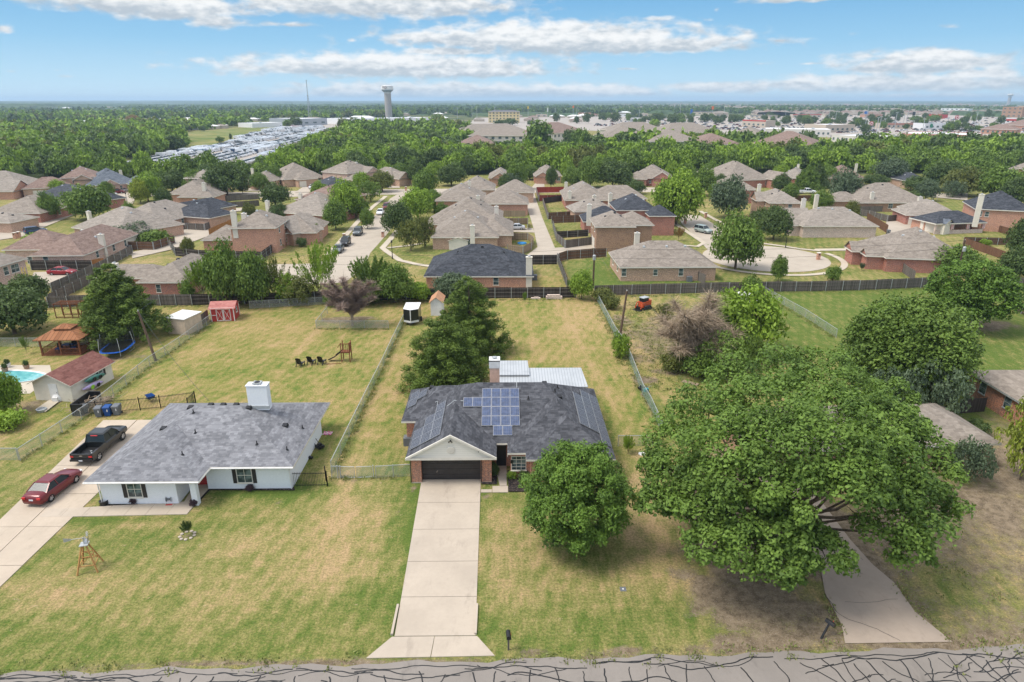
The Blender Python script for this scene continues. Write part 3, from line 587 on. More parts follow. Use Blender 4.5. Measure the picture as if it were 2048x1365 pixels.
fs = [['gF', 'gA', 'gK', RL, 'c3', 'c1'], ['gB', 'eL', 'gK', 'gA'], ['eL', 'eR', 'd2', RR_, RL, 'gK'], ['d0', 'd1', 'd2', 'eR'], ['d0', 'e1', 'e3', 'd1'], ['e0', 'e2', 'e3', 'e1'], ['e0', 'r0', 'e2'],
      ['r0', 'r1', RR_, 'd2', 'd1', 'e3', 'e2'], ['c0', 'c1', 'c3', 'c2'], ['b0', 'c0', 'c2'], ['r1', 'b0', 'c2', 'c3', RL, RR_]]
faces = [[P[k] if isinstance(k, str) else k for k in f] for f in fs]; faces[0].reverse(); 
roof = poly_roof('roof', faces, RF_char, hm, M_trim, [P[k] for k in ('gF', 'gB', 'eL', 'eR', 'd0', 'e1', 'e0', 'r0', 'r1', 'b0', 'c0', 'c1')])
# garage gable (white siding) with rake trim, louvre and floodlight
gb = MB().face([(-7.95, 48.32, 2.47), (-.85, 48.32, 2.47), (-4.4, 48.32, 4.55)]).build('gable', M_cream if False else mat('gable_siding', lambda t, o: prin(t, o, t.mix(t.m('LESS_THAN', t.m('FRACT', t.m('MULTIPLY', t.n('ShaderNodeSeparateXYZ').outputs[2] if False else (lambda s: (t.L.new(uv_co(t), s.inputs[0]), s.outputs[1])[1])(t.n('ShaderNodeSeparateXYZ')), 5.5)), .1), (.72, .69, .62), (.6, .57, .5)), .55, .3)), hm)
rk = MB()
for s in (-1, 1): rk.add([(-4.4, 48.08, 4.70), (-4.4 + s*3.72, 48.08, 2.6), (-4.4 + s*3.72, 48.08, 2.4), (-4.4, 48.08, 4.5), (-4.4, 48.2, 4.70), (-4.4 + s*3.72, 48.2, 2.6), (-4.4 + s*3.72, 48.2, 2.4), (-4.4, 48.2, 4.5)], [(0, 1, 2, 3), (7, 6, 5, 4), (3, 2, 6, 7), (0, 4, 5, 1)])
rk.box(-8.02, 48.2, 2.36, -.78, 48.33, 2.46); rk.build('rake_trim', M_trim, hm)
lv = MB().lathe([(.0, -.03), (.30, -.03), (.34, .0)], (0, 0, 0), 20); 
for k in range(6): lv.box(-.24, -.2 + k*.075, -.05, .24, -.17 + k*.075, -.035)
l_ = lv.build('gable_louvre', M_trim, hm); l_.location = (-4.4, 48.29, 3.25); l_.rotation_euler = (R(-90), 0, 0)
fl = MB().box(-.05, -.1, 0, .05, 0, .12).tube([(-.1, -.1, .03), (-.13, -.2, -.03)], .05).tube([(.1, -.1, .03), (.13, -.2, -.03)], .05); f_ = fl.build('floodlight', M_black, hm); f_.location = (-4.4, 48.3, 4.05)
for k in range(4): v_ = MB().box(-.05, -.05, 0, .05, 0, .08).build('camera_light', M_black, hm); v_.location = (-2.15 + k*.38, 48.3, 3.05 - k*.14)
# walls
wl = MB()
def wallrun(mb, pts, z0, z1):
    for (a, b) in zip(pts, pts[1:]): mb.face([(a[0], a[1], z0), (b[0], b[1], z0), (b[0], b[1], z1), (a[0], a[1], z1)])
wallrun(wl, [(-6.93, 49.15), (-6.93, 48.62), (-7.75, 48.62), (-7.75, 55.15), (-9., 55.15), (-9., 61.5), (8.6, 61.5), (8.6, 48.3), (2.1, 48.3), (2.1, 49.3), (.45, 49.3), (.45, 51.3), (-.25, 51.3), (-1.12, 51.3), (-1.12, 48.62), (-2.02, 48.62), (-2.02, 49.15)][::-1], 0, 2.44)
wl.face([(-6.93, 49.15, 2.2), (-2.02, 49.15, 2.2), (-2.02, 49.15, 2.44), (-6.93, 49.15, 2.44)]); wl.build('wall', BK_mix, hm)
MB().box(-7.78, 48.58, .0, -6.9, 48.62, .09).build('slab_edge', M_conc, hm); MB().box(-2.05, 48.58, 0, -1.09, 48.62, .09).build('slab_edge', M_conc, hm)
gd = MB().box(-6.93, 49.06, .055, -2.02, 49.12, 2.2)
for i in range(4):
    for j in range(8):
        x0 = -6.86 + j*.605; z0 = .12 + i*.53; gd.box(x0, 49.035, z0, x0 + .55, 49.06, z0 + .42)
g_ = gd.build('garage_door', M_dkbrown, hm); MB().bar((-5.7, 49.0, .75), (-5.62, 49.0, .95), .03).build('handle', M_chrome, g_)
fr = MB().box(-7., 48.98, .055, -6.93, 49.06, 2.27).box(-2.02, 48.98, .055, -1.95, 49.06, 2.27).box(-6.93, 48.98, 2.2, -2.02, 49.06, 2.27); fr.build('door_frame', M_dkbrown, hm)
ds = MB().tube([(-.95, 48.5, 2.38), (-1.9, 48.55, 2.2), (-1.96, 48.52, 2.1), (-1.96, 48.52, .1)], .045, 6).build('downspout', M_dkbrown, hm); ds = MB().tube([(-7.8, 48.6, 2.4), (-7.8, 48.56, .1)], .045, 6); ds.build('downspout', M_dkbrown, hm)
en = MB().box(-.75, 51.22, .06, .1, 51.29, 2.2); e_ = en.build('front_door', M_black, hm)
MB().box(-.98, 48.3, 2.44, -.72, 50.5, 2.6).build('porch_fascia', M_trim, hm); MB().box(.2, 48.98, 2.2, .24, 50.6, 2.42).build('porch_beam', M_trim, hm)
lt = MB().box(-.3, 48.5, 0, -.1, 48.6, .3).build('wall_lantern', M_black, hm); lt.location = (.75, .6, 1.5)
window(hm, 1.15, 49.3, .75, 1.25, 1.35, -math.pi/2, M_trim, None, (3, 3)); window(hm, 6.6, 48.3, .8, 1.7, 1.4, -math.pi/2, M_trim, None, (1, 2)); window(hm, 3.6, 48.3, .8, 1.2, 1.4, -math.pi/2, M_trim, None, (1, 2))
window(hm, 8.6, 52, .9, 1., 1.2, 0, M_trim); window(hm, -9., 58.5, .9, 1., 1.2, math.pi, M_trim)
dg = MB().face([(3.9, 47.6, 2.5), (7.1, 47.6, 2.5), (5.5, 47.6, 3.6)], 1).add([(3.8, 47.45, 2.5), (5.5, 47.45, 3.72), (7.2, 47.45, 2.5), (5.5, 49.6, 3.74)], [(0, 1, 3), (1, 2, 3)], 0); dg.build('dormer', [RF_char, M_trim], hm)
ch = chimney(hm, -.98, 61., 2.4, 6.25, .95, 1.0, plain('chimney_siding', (.60, .40, .30), .6), M_galv)
MB().box(-.53, -.55, 5.45, .53, .55, 6.28).build('chimney_chase', M_white, ch)
# solar panels (each one is a part lying on its roof plane)
def cellmat(name, base, line, cell):
    def fn(t, o):
        uv = uv_co(t); s = t.n('ShaderNodeSeparateXYZ'); t.L.new(uv, s.inputs[0])
        a = t.m('LESS_THAN', t.m('FRACT', t.m('DIVIDE', s.outputs[0], cell)), .08); b = t.m('LESS_THAN', t.m('FRACT', t.m('DIVIDE', s.outputs[1], cell)), .08)
        prin(t, o, t.mix(t.m('MAXIMUM', a, b), t.mix(t.ss(t.noise(uv, 3., 3, .6), .35, .65), base, tuple(q*1.6 for q in base)), line), .38, .25)
    return mat(name, fn)
M_cellb = cellmat('solar_cells_blue', (.04, .06, .115), (.20, .20, .22), .158); M_celld = cellmat('solar_cells_dark', (.028, .032, .045), (.36, .37, .39), .165)
M_alu = plain('aluminium', (.5, .5, .5), .35, .5, .6)
def panel(fz, x0, x1, y0, y1, mt, nrm):
    n = Vector(nrm).normalized()
    c = [(x0, y0), (x1, y0), (x1, y1), (x0, y1)]; g = .018
    def at(x, y, d): return tuple(Vector((x, y, fz(x, y))) + n*d)
    lo = [at(x, y, .06) for x, y in c]; hi = [at(x, y, .11) for x, y in c]
    o = MB().add(lo + hi, [(3, 2, 1, 0), (4, 5, 6, 7), (0, 1, 5, 4), (1, 2, 6, 5), (2, 3, 7, 6), (3, 0, 4, 7)]).build('solar_panel', M_alu, hm)
    MB().face([at(x0 + g, y0 + g, .113), at(x1 - g, y0 + g, .113), at(x1 - g, y1 - g, .113), at(x0 + g, y1 - g, .113)]).build('solar_cells', mt, o)
fA = lambda x, y: zf(y, 50.6); nA = (0, -m_, 1); g = .012
for r in range(4):
    for c in range(4): panel(fA, -2.02 + c*.83 + g, -1.19 + c*.83 - g, 52.1 + r*.875 + g, 52.975 + r*.875 - g, M_cellb, nA)
for c in range(2):
    panel(fA, -3.68 + c*.83 + g, -2.85 + c*.83 - g, 53.85 + g, 54.725 - g, M_cellb, nA); panel(fA, -1.02 + c*.83 + g, -.19 + c*.83 - g, 51.225 + g, 52.1 - g, M_cellb, nA)
fL = lambda x, y: E0 + m_*(x + 8.1); nL = (-m_, 0, 1)
for r, cols in enumerate([(0, 1, 2), (0, 1, 2), (1, 2), (2,)]):
    for c in cols: panel(fL, -7.83 + c*.853 + g, -6.977 + c*.853 - g, 49.1 + r*1.65 + g, 50.75 + r*1.65 - g, M_celld, nL)
fC = lambda x, y: E0 + m_*(x + 9.4)
for (x0, y0) in ((-9.1, 56.98), (-9.1, 58.63), (-8.24, 57.9)): panel(fC, x0 + g, x0 + .86 - g, y0 + g, y0 + 1.65 - g, M_celld, nL)
fR = lambda x, y: E0 + m_*(9 - x); nR = (m_, 0, 1)
for c, (n0, n1) in enumerate([(0, 6), (1, 6), (1, 5)]):
    for r in range(n0, n1): panel(fR, 8.05 - c*.853 + g, 8.903 - c*.853 - g, 49.5 + r*1.65 + g, 51.15 + r*1.65 - g, M_celld, nR)
cd = MB().tube([(-3.7, 54.4, fA(0, 54.4) + .06), (-4.5, 54.75, fL(-4.5, 0) + .06), (-5.15, 54.3, fL(-5.15, 0) + .06)], .03, 6).tube([(-6.15, 55.4, fL(-6.15, 0) + .06), (-6.2, 56.6, fL(-6.2, 0) + .08), (-7.2, 56.9, fL(-7.2, 0) + .2), (-8.2, 56.6, fL(-8.2, 0) + .6)], .03, 6).tube([(1.1, 55.65, fA(0, 55.65) + .08), (1.1, 56.3, 5.84)], .03, 6); cd.build('conduit', M_galv, hm)
for (x, y) in ((2.1, 54.6), (4.55, 55.6), (4.9, 56.9)): vent(hm, x, y, min(zf(y, 50.6), E0 + m_*(9-x), 5.75), 0)
for (x, y) in ((4.9, 54.9), (3.7, 57.3), (-7.0, 59.3)): vent(hm, x, y, min(zf(y, 50.6), E0 + m_*(9-x), E0 + m_*(61.9-y), E0 + m_*(x+9.4)) - .03, 1)
# patio covers behind (ribbed metal)
M_rib = mat('ribbed_metal', lambda t, o: prin(t, o, t.mix(t.m('LESS_THAN', t.m('FRACT', t.m('DIVIDE', (lambda s: (t.L.new(obj_co(t), s.inputs[0]), s.outputs[0])[1])(t.n('ShaderNodeSeparateXYZ')), .3)), .16), t.mix(t.ss(t.noise(obj_co(t), .8, 4), .4, .7), (.44, .46, .47), (.38, .40, .41)), (.24, .26, .28)), .4, .4, .2))
M_rib.name = 'ribbed_metal'
pc = MB().add([(-1.25, 62.2, 2.75), (8.45, 62.2, 2.7), (8.2, 66.6, 3.0), (-.4, 66.6, 3.0)], [(0, 1, 2, 3)]).add([(-1.25, 62.2, 2.65), (8.45, 62.2, 2.6), (8.2, 66.6, 2.9), (-.4, 66.6, 2.9)], [(3, 2, 1, 0)]).face([(-1.25, 62.2, 2.65), (8.45, 62.2, 2.6), (8.45, 62.2, 2.7), (-1.25, 62.2, 2.75)]).face([(8.45, 62.2, 2.6), (8.2, 66.6, 2.9), (8.2, 66.6, 3.), (8.45, 62.2, 2.7)])
pc.build('patio_cover', M_rib, hm)
pc = MB().add([(-1.3, 64.5, 3.08), (2.6, 64.5, 3.08), (2.5, 68, 3.3), (-1.3, 68, 3.3)], [(0, 1, 2, 3)]).face([(2.6, 64.5, 2.98), (2.5, 68, 3.2), (2.5, 68, 3.3), (2.6, 64.5, 3.08)]).face([(-1.3, 64.5, 2.98), (2.6, 64.5, 2.98), (2.6, 64.5, 3.08), (-1.3, 64.5, 3.08)]); pc.build('patio_cover', M_rib, hm)
for x, y in ((-.3, 66.4), (4., 66.4), (8., 66.4), (8.2, 62.6), (-1.1, 67.8), (2.4, 67.8)): MB().box(x - .06, y - .06, 0, x + .06, y + .06, 2.8).build('post', M_trim, hm)
# ------------------------------------------------------------------ the neighbour on the left: painted white brick, grey roof
hl = empty('white_brick_house', (0, 0, 0), 0, 'low white painted brick house with grey shingle roof beside the truck and sedan', 'house')
ml = .41; e = 2.5
Q = dict(a=(-32.3, 45., e), b=(-23.5, 45., e), c=(-23.5, 47.1, e), d=(-16.9, 47.1, e), f=(-16.9, 59.2, e), g=(-32.3, 59.2, e), p=(-27.9, 49.4, 4.304), q=(-27.9, 51.5, 4.304), r=(-26.25, 53.15, 4.98), s=(-22.95, 53.15, 4.98))
faces = [[Q[k] for k in f] for f in ('grqpa', 'abp', 'bcqp', 'cdsrq', 'dfs', 'fgrs')]
poly_roof('roof', faces, RF_grey, hl, M_trim, [Q[k] for k in 'abcdfg'], .2)
wl = MB(); wallrun(wl, [(-31.65, 58.5), (-31.65, 45.75), (-25.75, 45.75), (-25.75, 48.6), (-24.3, 48.6), (-24.3, 47.85), (-17.45, 47.85), (-17.45, 57.4), (-20., 57.4), (-20, 58.5), (-31.65, 58.5)], 0, 2.31); wl.build('wall', BK_wht, hl)
MB().box(-24.55, 45.5, 0, -24.1, 45.95, 2.31).build('porch_column', BK_wht, hl)
d_ = MB().box(-25.55, 48.5, .06, -24.6, 48.58, 2.1).build('front_door', M_redpaint, hl); MB().box(-24.72, 48.44, 1., -24.67, 48.5, 1.1).build('handle', M_chrome, d_)
window(hl, -29.0, 45.75, .65, 1.15, 1.45, -math.pi/2, M_trim, M_dkbrown, (1, 2)); window(hl, -21.2, 47.85, .6, 1.25, 1.4, -math.pi/2, M_trim, M_dkbrown, (1, 2))
gt = MB().tube([(-32.3, 44.93, 2.42), (-23.5, 44.93, 2.42), (-23.42, 47.03, 2.42), (-16.9, 47.03, 2.42)], .06, 6).tube([(-31.7, 44.98, 2.4), (-31.7, 45.65, 2.15), (-31.7, 45.68, .05)], .045, 6).tube([(-17.6, 47.1, 2.4), (-17.5, 47.75, 2.15), (-17.5, 47.79, .05)], .045, 6); gt.build('gutter', M_white, hl)
c_ = chimney(hl, -21.55, 53.95, 4.4, 6.75, 1.75, .8, BK_wht, M_black)
MB().box(-.35, -.3, 6.8, .35, .3, 6.92).box(-1.0, -.5, 4.6, .95, -.4, 4.85).build('rain_cap', M_galv, c_)
def zl(x, y): return e + ml*min(59.2-y, max(min(y-47.1, x+32.3), min(y-45, x+32.3, -23.5-x)) if x < -23.5 else y-47.1, -16.9-x, x+32.3)
for px, py, k in ((381, 816, 1), (387, 826, 0), (327, 858, 1), (391, 866, 0), (365, 910, 0), (497, 817, 1), (570, 852, 1), (514, 889, 0), (574, 900, 0), (605, 857, 0), (421, 811, 1), (446, 811, 1), (472, 811, 1)):
    z = 4.
    for _ in range(25): x, y = G(px, py, z); z = .5*z + .5*zl(x, y)
    vent(hl, x, y, z - (.02 if k else 0), k)
# ------------------------------------------------------------------ generic neighbourhood houses
def hip(mb, x0, y0, x1, y1, z, m, th=.2, kind='hip', ri=0, ti=1, wi=2):
    W_, D_ = x1-x0, y1-y0; s = min(W_, D_)/2
    c = [(x0, y0, z), (x1, y0, z), (x1, y1, z), (x0, y1, z)]
    if kind == 'hip':
        if W_ >= D_: a, b = (x0+s, y0+s, z+m*s), (x1-s, y0+s, z+m*s); F_ = [(c[0], c[1], b, a), (c[1], c[2], b), (c[2], c[3], a, b), (c[3], c[0], a)]
        else: a, b = (x0+s, y0+s, z+m*s), (x0+s, y1-s, z+m*s); F_ = [(c[0], c[1], a), (c[1], c[2], b, a), (c[2], c[3], b), (c[3], c[0], a, b)]
        for f in F_: mb.face(f, ri)
    elif kind == 'gy':   # ridge runs away from the viewer, gable ends front and back
        s = W_/2; a, b = (x0+s, y0, z+m*s), (x0+s, y1, z+m*s); mb.face((c[0], a, b, c[3]), ri); mb.face((c[1], c[2], b, a), ri)
        mb.face([(x0+.25, y0+.3, z-.05), (x1-.25, y0+.3, z-.05), (x0+s, y0+.3, z+m*s-.15)], wi); mb.face([(x1-.25, y1-.3, z-.05), (x0+.25, y1-.3, z-.05), (x0+s, y1-.3, z+m*s-.15)], wi)
        mb.add([c[0], a, (a[0], a[1], a[2]-.2), (c[0][0], c[0][1], z-.2), c[1], (c[1][0], c[1][1], z-.2)], [(0, 3, 2, 1), (1, 2, 5, 4)], ti)
    else:                # 'gx'
        s = D_/2; a, b = (x0, y0+s, z+m*s), (x1, y0+s, z+m*s); mb.face((c[0], c[1], b, a), ri); mb.face((c[2], c[3], a, b), ri)
        mb.face([(x0+.3, y0+.25, z-.05), (x0+.3, y0+s, z+m*s-.15), (x0+.3, y1-.25, z-.05)], wi); mb.face([(x1-.3, y0+.25, z-.05), (x1-.3, y1-.25, z-.05), (x1-.3, y0+s, z+m*s-.15)], wi)
        mb.add([c[1], b, (b[0], b[1], b[2]-.2), (c[1][0], c[1][1], z-.2), c[2], (c[2][0], c[2][1], z-.2)], [(0, 3, 2, 1), (1, 2, 5, 4)], ti)
    for i in range(4):
        a, b = c[i], c[(i+1) % 4]
        if (kind == 'gy' and i in (0, 2)) or (kind == 'gx' and i in (1, 3)): continue
        mb.face([(a[0], a[1], z-th), (b[0], b[1], z-th), b, a], ti)
    mb.face([(p[0], p[1], z-th) for p in c][::-1], ti)
HN = 0
def house(label, A, B, depth, h, roofm, wallm, m=.55, wings=(), chim=(), wf=(), side=2, gar=None, trim=M_trim, cmat=M_cream, side_gar=None, cat='house', skew=0., z2=False, front=None):
    """A,B photograph pixels of the two ends of the near eave at height h; wings: (x0,y0,x1,y1,eave,kind) local metres"""
    global HN; HN += 1
    ax, ay = G(A[0], A[1], h); bx, by = G(B[0], B[1], h); W_ = math.hypot(bx-ax, by-ay); rz = math.atan2(by-ay, bx-ax)
    root = empty('brick_house' if cat == 'house' else cat, (ax, ay, 0), rz, label, cat)
    ca, sa = math.cos(rz), math.sin(rz)
    def loc(px, py, z): x, y = G(px, py, z); x -= ax; y -= ay; return x*ca + y*sa, -x*sa + y*ca
    blocks = [(0, 0, W_, depth, h, 'hip')] + list(wings)
    mb = MB(); wb = MB(); jit = (HN % 5)*.003
    for i, (x0, y0, x1, y1, hh, kd) in enumerate(blocks):
        hh = hh + i*.02 + jit; mm = m + i*.006
        hip(mb, x0, y0, x1, y1, hh, mm, .2, kd); o_ = .38
        wb.face([(x0+o_, y0+o_, 0), (x1-o_, y0+o_, 0), (x1-o_, y0+o_, hh-.19), (x0+o_, y0+o_, hh-.19)]); wb.face([(x1-o_, y0+o_, 0), (x1-o_, y1-o_, 0), (x1-o_, y1-o_, hh-.19), (x1-o_, y0+o_, hh-.19)])
        wb.face([(x1-o_, y1-o_, 0), (x0+o_, y1-o_, 0), (x0+o_, y1-o_, hh-.19), (x1-o_, y1-o_, hh-.19)]); wb.face([(x0+o_, y1-o_, 0), (x0+o_, y0+o_, 0), (x0+o_, y0+o_, hh-.19), (x0+o_, y1-o_, hh-.19)])
    mb.build('roof', [roofm, trim, wallm], root); wb.build('wall', wallm, root)
    def rz_(x, y):
        z = 0
        for (x0, y0, x1, y1, hh, kd) in blocks:
            if x0 <= x <= x1 and y0 <= y <= y1:
                dd = {'hip': min(x-x0, x1-x, y-y0, y1-y), 'gy': min(x-x0, x1-x), 'gx': min(y-y0, y1-y)}[kd]; z = max(z, hh + m*dd)
        return z or h
    for (px, py0, py1) in chim:
        z = h + 1
        for _ in range(30): x, y = loc(px, py0, z); z = .6*z + .4*rz_(x, y)
        wx, wy = x*ca - y*sa + ax, x*sa + y*ca + ay
        chimney(root, x, y, max(0, z-2.5), max(HT(wx, wy, py1), z+.8), 1.0, .75, cmat)
    o_ = .38
    for q in wf:
        px, zz, ww, hw = (list(q) + [1.0, 1., 1.35][len(q)-1:])[:4] if isinstance(q, (tuple, list)) else (q, 1., 1., 1.35)
        fy = o_ if front is None else front[1] + o_
        x, _ = loc(px, (A[1]+B[1])/2 + 6, zz + .7)
        # x where the pixel column meets the front wall
        for _ in range(6):
            wx, wy = x*ca - fy*sa + ax, x*sa + fy*ca + ay
            Yc = wx*syw + wy*cyw; d = Yc*cp + (H - zz - .7)*sp; Xc = (px - PX0)/F*d; tx = (Xc + wy*syw - 0)/cyw if False else None
            cur = PX0 + F*(wx*cyw - wy*syw)/d; x += (px - cur)/(F/d)
        window(root, x, fy, zz, ww, hw, -math.pi/2, trim, None, (1, 1 if ww < 1.3 else 2))
    sgn = 1 if (ax + bx)/2 < 2 else -1; xs = W_ - o_ if sgn > 0 else o_
    for k in range(side):
        yy = depth*(k+1)/(side+1) + (.4 if k % 2 else -.3); window(root, xs, yy, 1., 1., 1.3, 0 if sgn > 0 else math.pi, trim)
        if h > 4: window(root, xs, yy, 3.7, 1., 1.3, 0 if sgn > 0 else math.pi, trim)
    if side_gar:
        y0, w2 = side_gar; s = 1 if sgn > 0 else -1; MB().box(min(xs, xs + s*.04), y0, .06, max(xs, xs + s*.04), y0 + w2, 2.15).build('garage_door', M_cream, root)
    if gar:
        x0, w2, yy = gar; MB().box(x0, yy + o_ - .04, .06, x0 + w2, yy + o_, 2.15).build('garage_door', M_cream, root)
    # roof vents near the ridge
    rr = random.Random(HN)
    for k in range(3):
        x = W_*(.3 + .2*k) + rr.uniform(-.5, .5); y = depth*.5 - rr.uniform(.5, 1.6)
        v = MB().add([(-.25, -.2, -.15), (.25, -.2, -.15), (.25, .25, 0), (-.25, .25, 0), (-.18, -.18, .12), (.18, -.18, .12), (.18, .18, .2), (-.18, .18, .2)], [(4, 5, 6, 7), (0, 1, 5, 4), (1, 2, 6, 5), (2, 3, 7, 6), (3, 0, 4, 7)]).build('roof_vent', [M_galv, M_black][HN % 2], root); v.location = (x, y, rz_(x, y) + .03)
    return root
T, T2, BR, BL, BU = RF_tan, RF_tan2, RF_brn, RF_blk, RF_blue
house('two storey pink brick house cut by the left edge of the picture', (-95, 560), (56, 516), 10, 5.3, T, BK_pink, .55, [], [], [(12, 3.5), (30, 3.5, 1.7), (5, .9), (22, .9), (44, 1.1, 1.2)], 1)
house('wide reddish brown roofed brick house left of the parked red sedan pad', (58, 512), (167, 511), 22, 2.6, BR, BK_pink, .6, [(-9, 6, 2, 16, 2.5, 'hip')], [(205, 490, 469)], [60, 92], 3, None, M_trim, M_cream, (16.5, 4.8))
house('low red brick house with weathered roof just behind the tall left cedar', (271, 565), (376, 565), 15.5, 2.6, T, BK_red, .55, [(-8.3, 3, 3, 9, 2.5, 'hip')], [(233, 549, 527)], [(317, .8, .8)], 1)
house('weathered roofed house peeking between the brown roof and the round bush', (142, 455), (238, 470), 16, 2.6, T2, BK_tan, .55, [], [(179, 435, 423)], [], 1)
house('long low house with broad hip roof behind the bush in the left alley', (212, 444), (313, 448), 20, 2.6, T2, BK_tan, .55, [], [], [], 1, None, M_trim, M_cream, (2, 4.5))
house('black roofed house with brick rear wing beside the left alley fences', (308, 428), (362, 432), 20, 2.6, BL, BK_tan, .55, [(5, -1, 19, 8, 2.7, 'hip')], [(344, 424, 409)], [372, 384], 1)
house('brown roofed house with cream garage behind the black roofed one', (333, 389), (410, 389), 17, 2.6, T, BK_or, .6, [(6, -6, 17, 4, 2.5, 'hip')], [(410, 388, 366)], [370], 1, (12, 3, -6))
house('two storey tan brick house standing against the wood beside the big round oak', (366, 357), (418, 358), 13, 5.2, T2, BK_tan, .5, [], [], [(398, 3.5), (380, 3.5), (398, 1.)], 1)
house('red brick house with weathered roof near the left edge above the lawn', (-30, 427), (80, 427), 17, 2.6, T, BK_red, .5, [], [], [(44, 1.)], 1)
house('black roofed house behind the roadside trees at far left', (56, 395), (150, 408), 15, 2.6, BL, BK_red, .5, [], [], [], 1)
house('long tan roofed brick house at the wood edge, far left', (45, 376), (101, 364), 26, 2.7, T2, BK_or, .55, [(-9, -2, 2, 8, 2.6, 'gy')], [], [], 2)
house('two storey brick house with arched entry and brown roof', (118, 357), (196, 354), 14, 5.2, BR, BK_tan, .55, [(-10, -7, 4, 4, 2.9, 'hip'), (4, -2.5, 10, 4, 4.6, 'gy')], [], [(150, 3.4, 1.6), (154, 1, 1.5)], 2, (-7, 4.8, -7))
house('slate roofed brick house with pale front gable at the far left cul de sac', (172, 373), (280, 366), 17, 2.8, BU, BK_pink, .6, [(4, -3, 10, 6, 3., 'gy'), (12, -4, 20, 5, 2.9, 'hip')], [(242, 349, 341)], [(240, .9, 1.6)], 1, (1.5, 4.8, 0))
house('brick gabled house cut by the left edge below the wood', (-40, 372), (14, 368), 14, 2.7, T, BK_or, .6, [(4, -2, 10, 4, 2.7, 'gy')], [], [], 1)
house('corner of a grey roofed low house at the left edge above the hedge', (-60, 444), (20, 446), 9, 2.6, T2, BK_tan, .4, [], [], [], 0)
house('two storey orange brick house with blank rear wall beside the fenced corner yard', (456, 457), (552, 456), 11.5, 5.3, T, BK_or, .58, [(-6.5, 1.5, 2, 10, 2.6, 'hip'), (5, 8, 16, 22, 2.7, 'hip')], [(470, 452, 422), (489, 438, 427)], [], 2)
house('tan gabled front wing house with clipped bushes on the left street', (566, 468), (618, 460), 15, 2.7, T2, BK_tan, .6, [(1, -2, 9, 8, 2.8, 'gx')], [], [590], 2)
house('broad hip roofed house with red brick end beside the round street tree', (545, 424), (648, 432), 17, 2.6, T2, BK_red, .55, [], [(536, 418, 402)], [], 1)
house('brown roofed house behind the broad hip roof on the left street', (588, 399), (668, 404), 17, 2.6, BR, BK_red, .5, [], [(601, 397, 387)], [], 1)
house('small brick house with dark shutters between two trees at the wood edge', (490, 362), (542, 363), 15, 2.8, T, BK_tan, .6, [(2.5, -2, 9, 6, 3., 'gy')], [(505, 344, 337)], [(501, 1), (530, 1)], 1)
house('wide tan brick house with a silver car on its front drive', (566, 360), (650, 354), 18, 2.8, T, BK_tan, .62, [(4, -3.5, 12, 5, 2.8, 'hip')], [], [(640, 1, 1.4)], 2, (4.8, 2.6, -3.5))
house('black hip roofed house by the crossing of the back street', (650, 377), (716, 372), 14, 2.6, BL, BK_tan, .5, [], [(638, 384, 372)], [], 1)
house('two storey brick gabled house with white chimney at the end of the street', (694, 348), (755, 341), 14, 4.8, T, BK_pink, .55, [(8, -2, 15, 5, 4.6, 'gy'), (-1, -4, 9, 2, 2.8, 'hip')], [(713, 334, 325)], [(738, .9, 1.4)], 1)
house('small tan gabled house at the head of the left street', (783, 358), (824, 353), 14, 2.8, T, BK_tan, .65, [(1, -3, 8, 6, 2.8, 'gy')], [], [(800, 1)], 1)
house('black shingled brick house along the back fence', (847, 553), (1068, 553), 15, 2.6, BL, BK_or, .52, [], [(1058, 547, 514)], [(992, 1., .95, 1.3)], 1)
house('weathered roofed brick house with white chimney behind the black roof', (861, 475), (998, 475), 17, 2.7, T, BK_tan, .62, [(9, 3, 17.6, 20, 2.6, 'hip')], [(945, 472, 451)], [(938, .9, .9)], 1)
house('large weathered hip roofed house beside the silver car drive', (863, 449), (1005, 449), 20, 2.8, T, BK_tan, .6, [(-1.5, 2, 9, 12, 2.7, 'hip')], [(993, 433, 413)], [], 1)
house('two part weathered roof house with red brick base, third behind the black roof', (869, 402), (968, 402), 17, 4., T, BK_or, .55, [(12, -.5, 26, 12, 3.2, 'hip')], [(956, 402, 392)], [(985, 1)], 1)
house('furthest weathered roof of the central row, peaked above the others', (915, 380), (990, 380), 15, 3.8, T, BK_tan, .6, [(12, -2, 24, 9, 3.2, 'hip')], [(939, 372, 363)], [], 1)
house('brick house with dark red door at the wood edge left of the alley head', (976, 356), (1024, 356), 17, 2.8, T, BK_or, .62, [(1, -3, 8, 6, 2.8, 'gy')], [], [(987, .9, 1.6)], 1)
house('brick house with shuttered window at the head of the centre alley', (1067, 352), (1124, 352), 17, 2.8, T, BK_or, .6, [(.5, -3.5, 6.5, 6, 2.8, 'gy')], [(1113, 334, 327)], [(1078, .9), (1117, .9, 1.3)], 1)
house('broad tan hip roofed red brick house behind the bright red fence', (1129, 401), (1219, 401), 22, 2.6, T, BK_red, .6, [(8, 4, 25, 15, 2.5, 'hip')], [(1132, 374, 365), (1139, 399, 383)], [(1178, 1)], 1)
house('low tan roofed rear wing house with two chimneys beside the centre alley', (1148, 424), (1235, 422), 10, 2.6, T2, BK_tan, .55, [], [(1188, 406, 391), (1220, 410, 387)], [], 0)
house('black hip roofed two storey house with bare red brick side', (1232, 421), (1317, 421), 13, 5.2, BU if False else BL, BK_red, .6, [(-8, -2, 3, 8, 2.8, 'hip'), (7, -5, 13.5, 3, 4.6, 'hip')], [], [], 0)
house('two storey brown brick house with white chimney beside the centre alley', (1190, 454), (1273, 454), 11, 5.3, T, BK_brn, .55, [(5, 3, 13, 12, 5.1, 'hip')], [(1178, 430, 409)], [], 2, None, M_trim, M_cream, (3, 4.6))
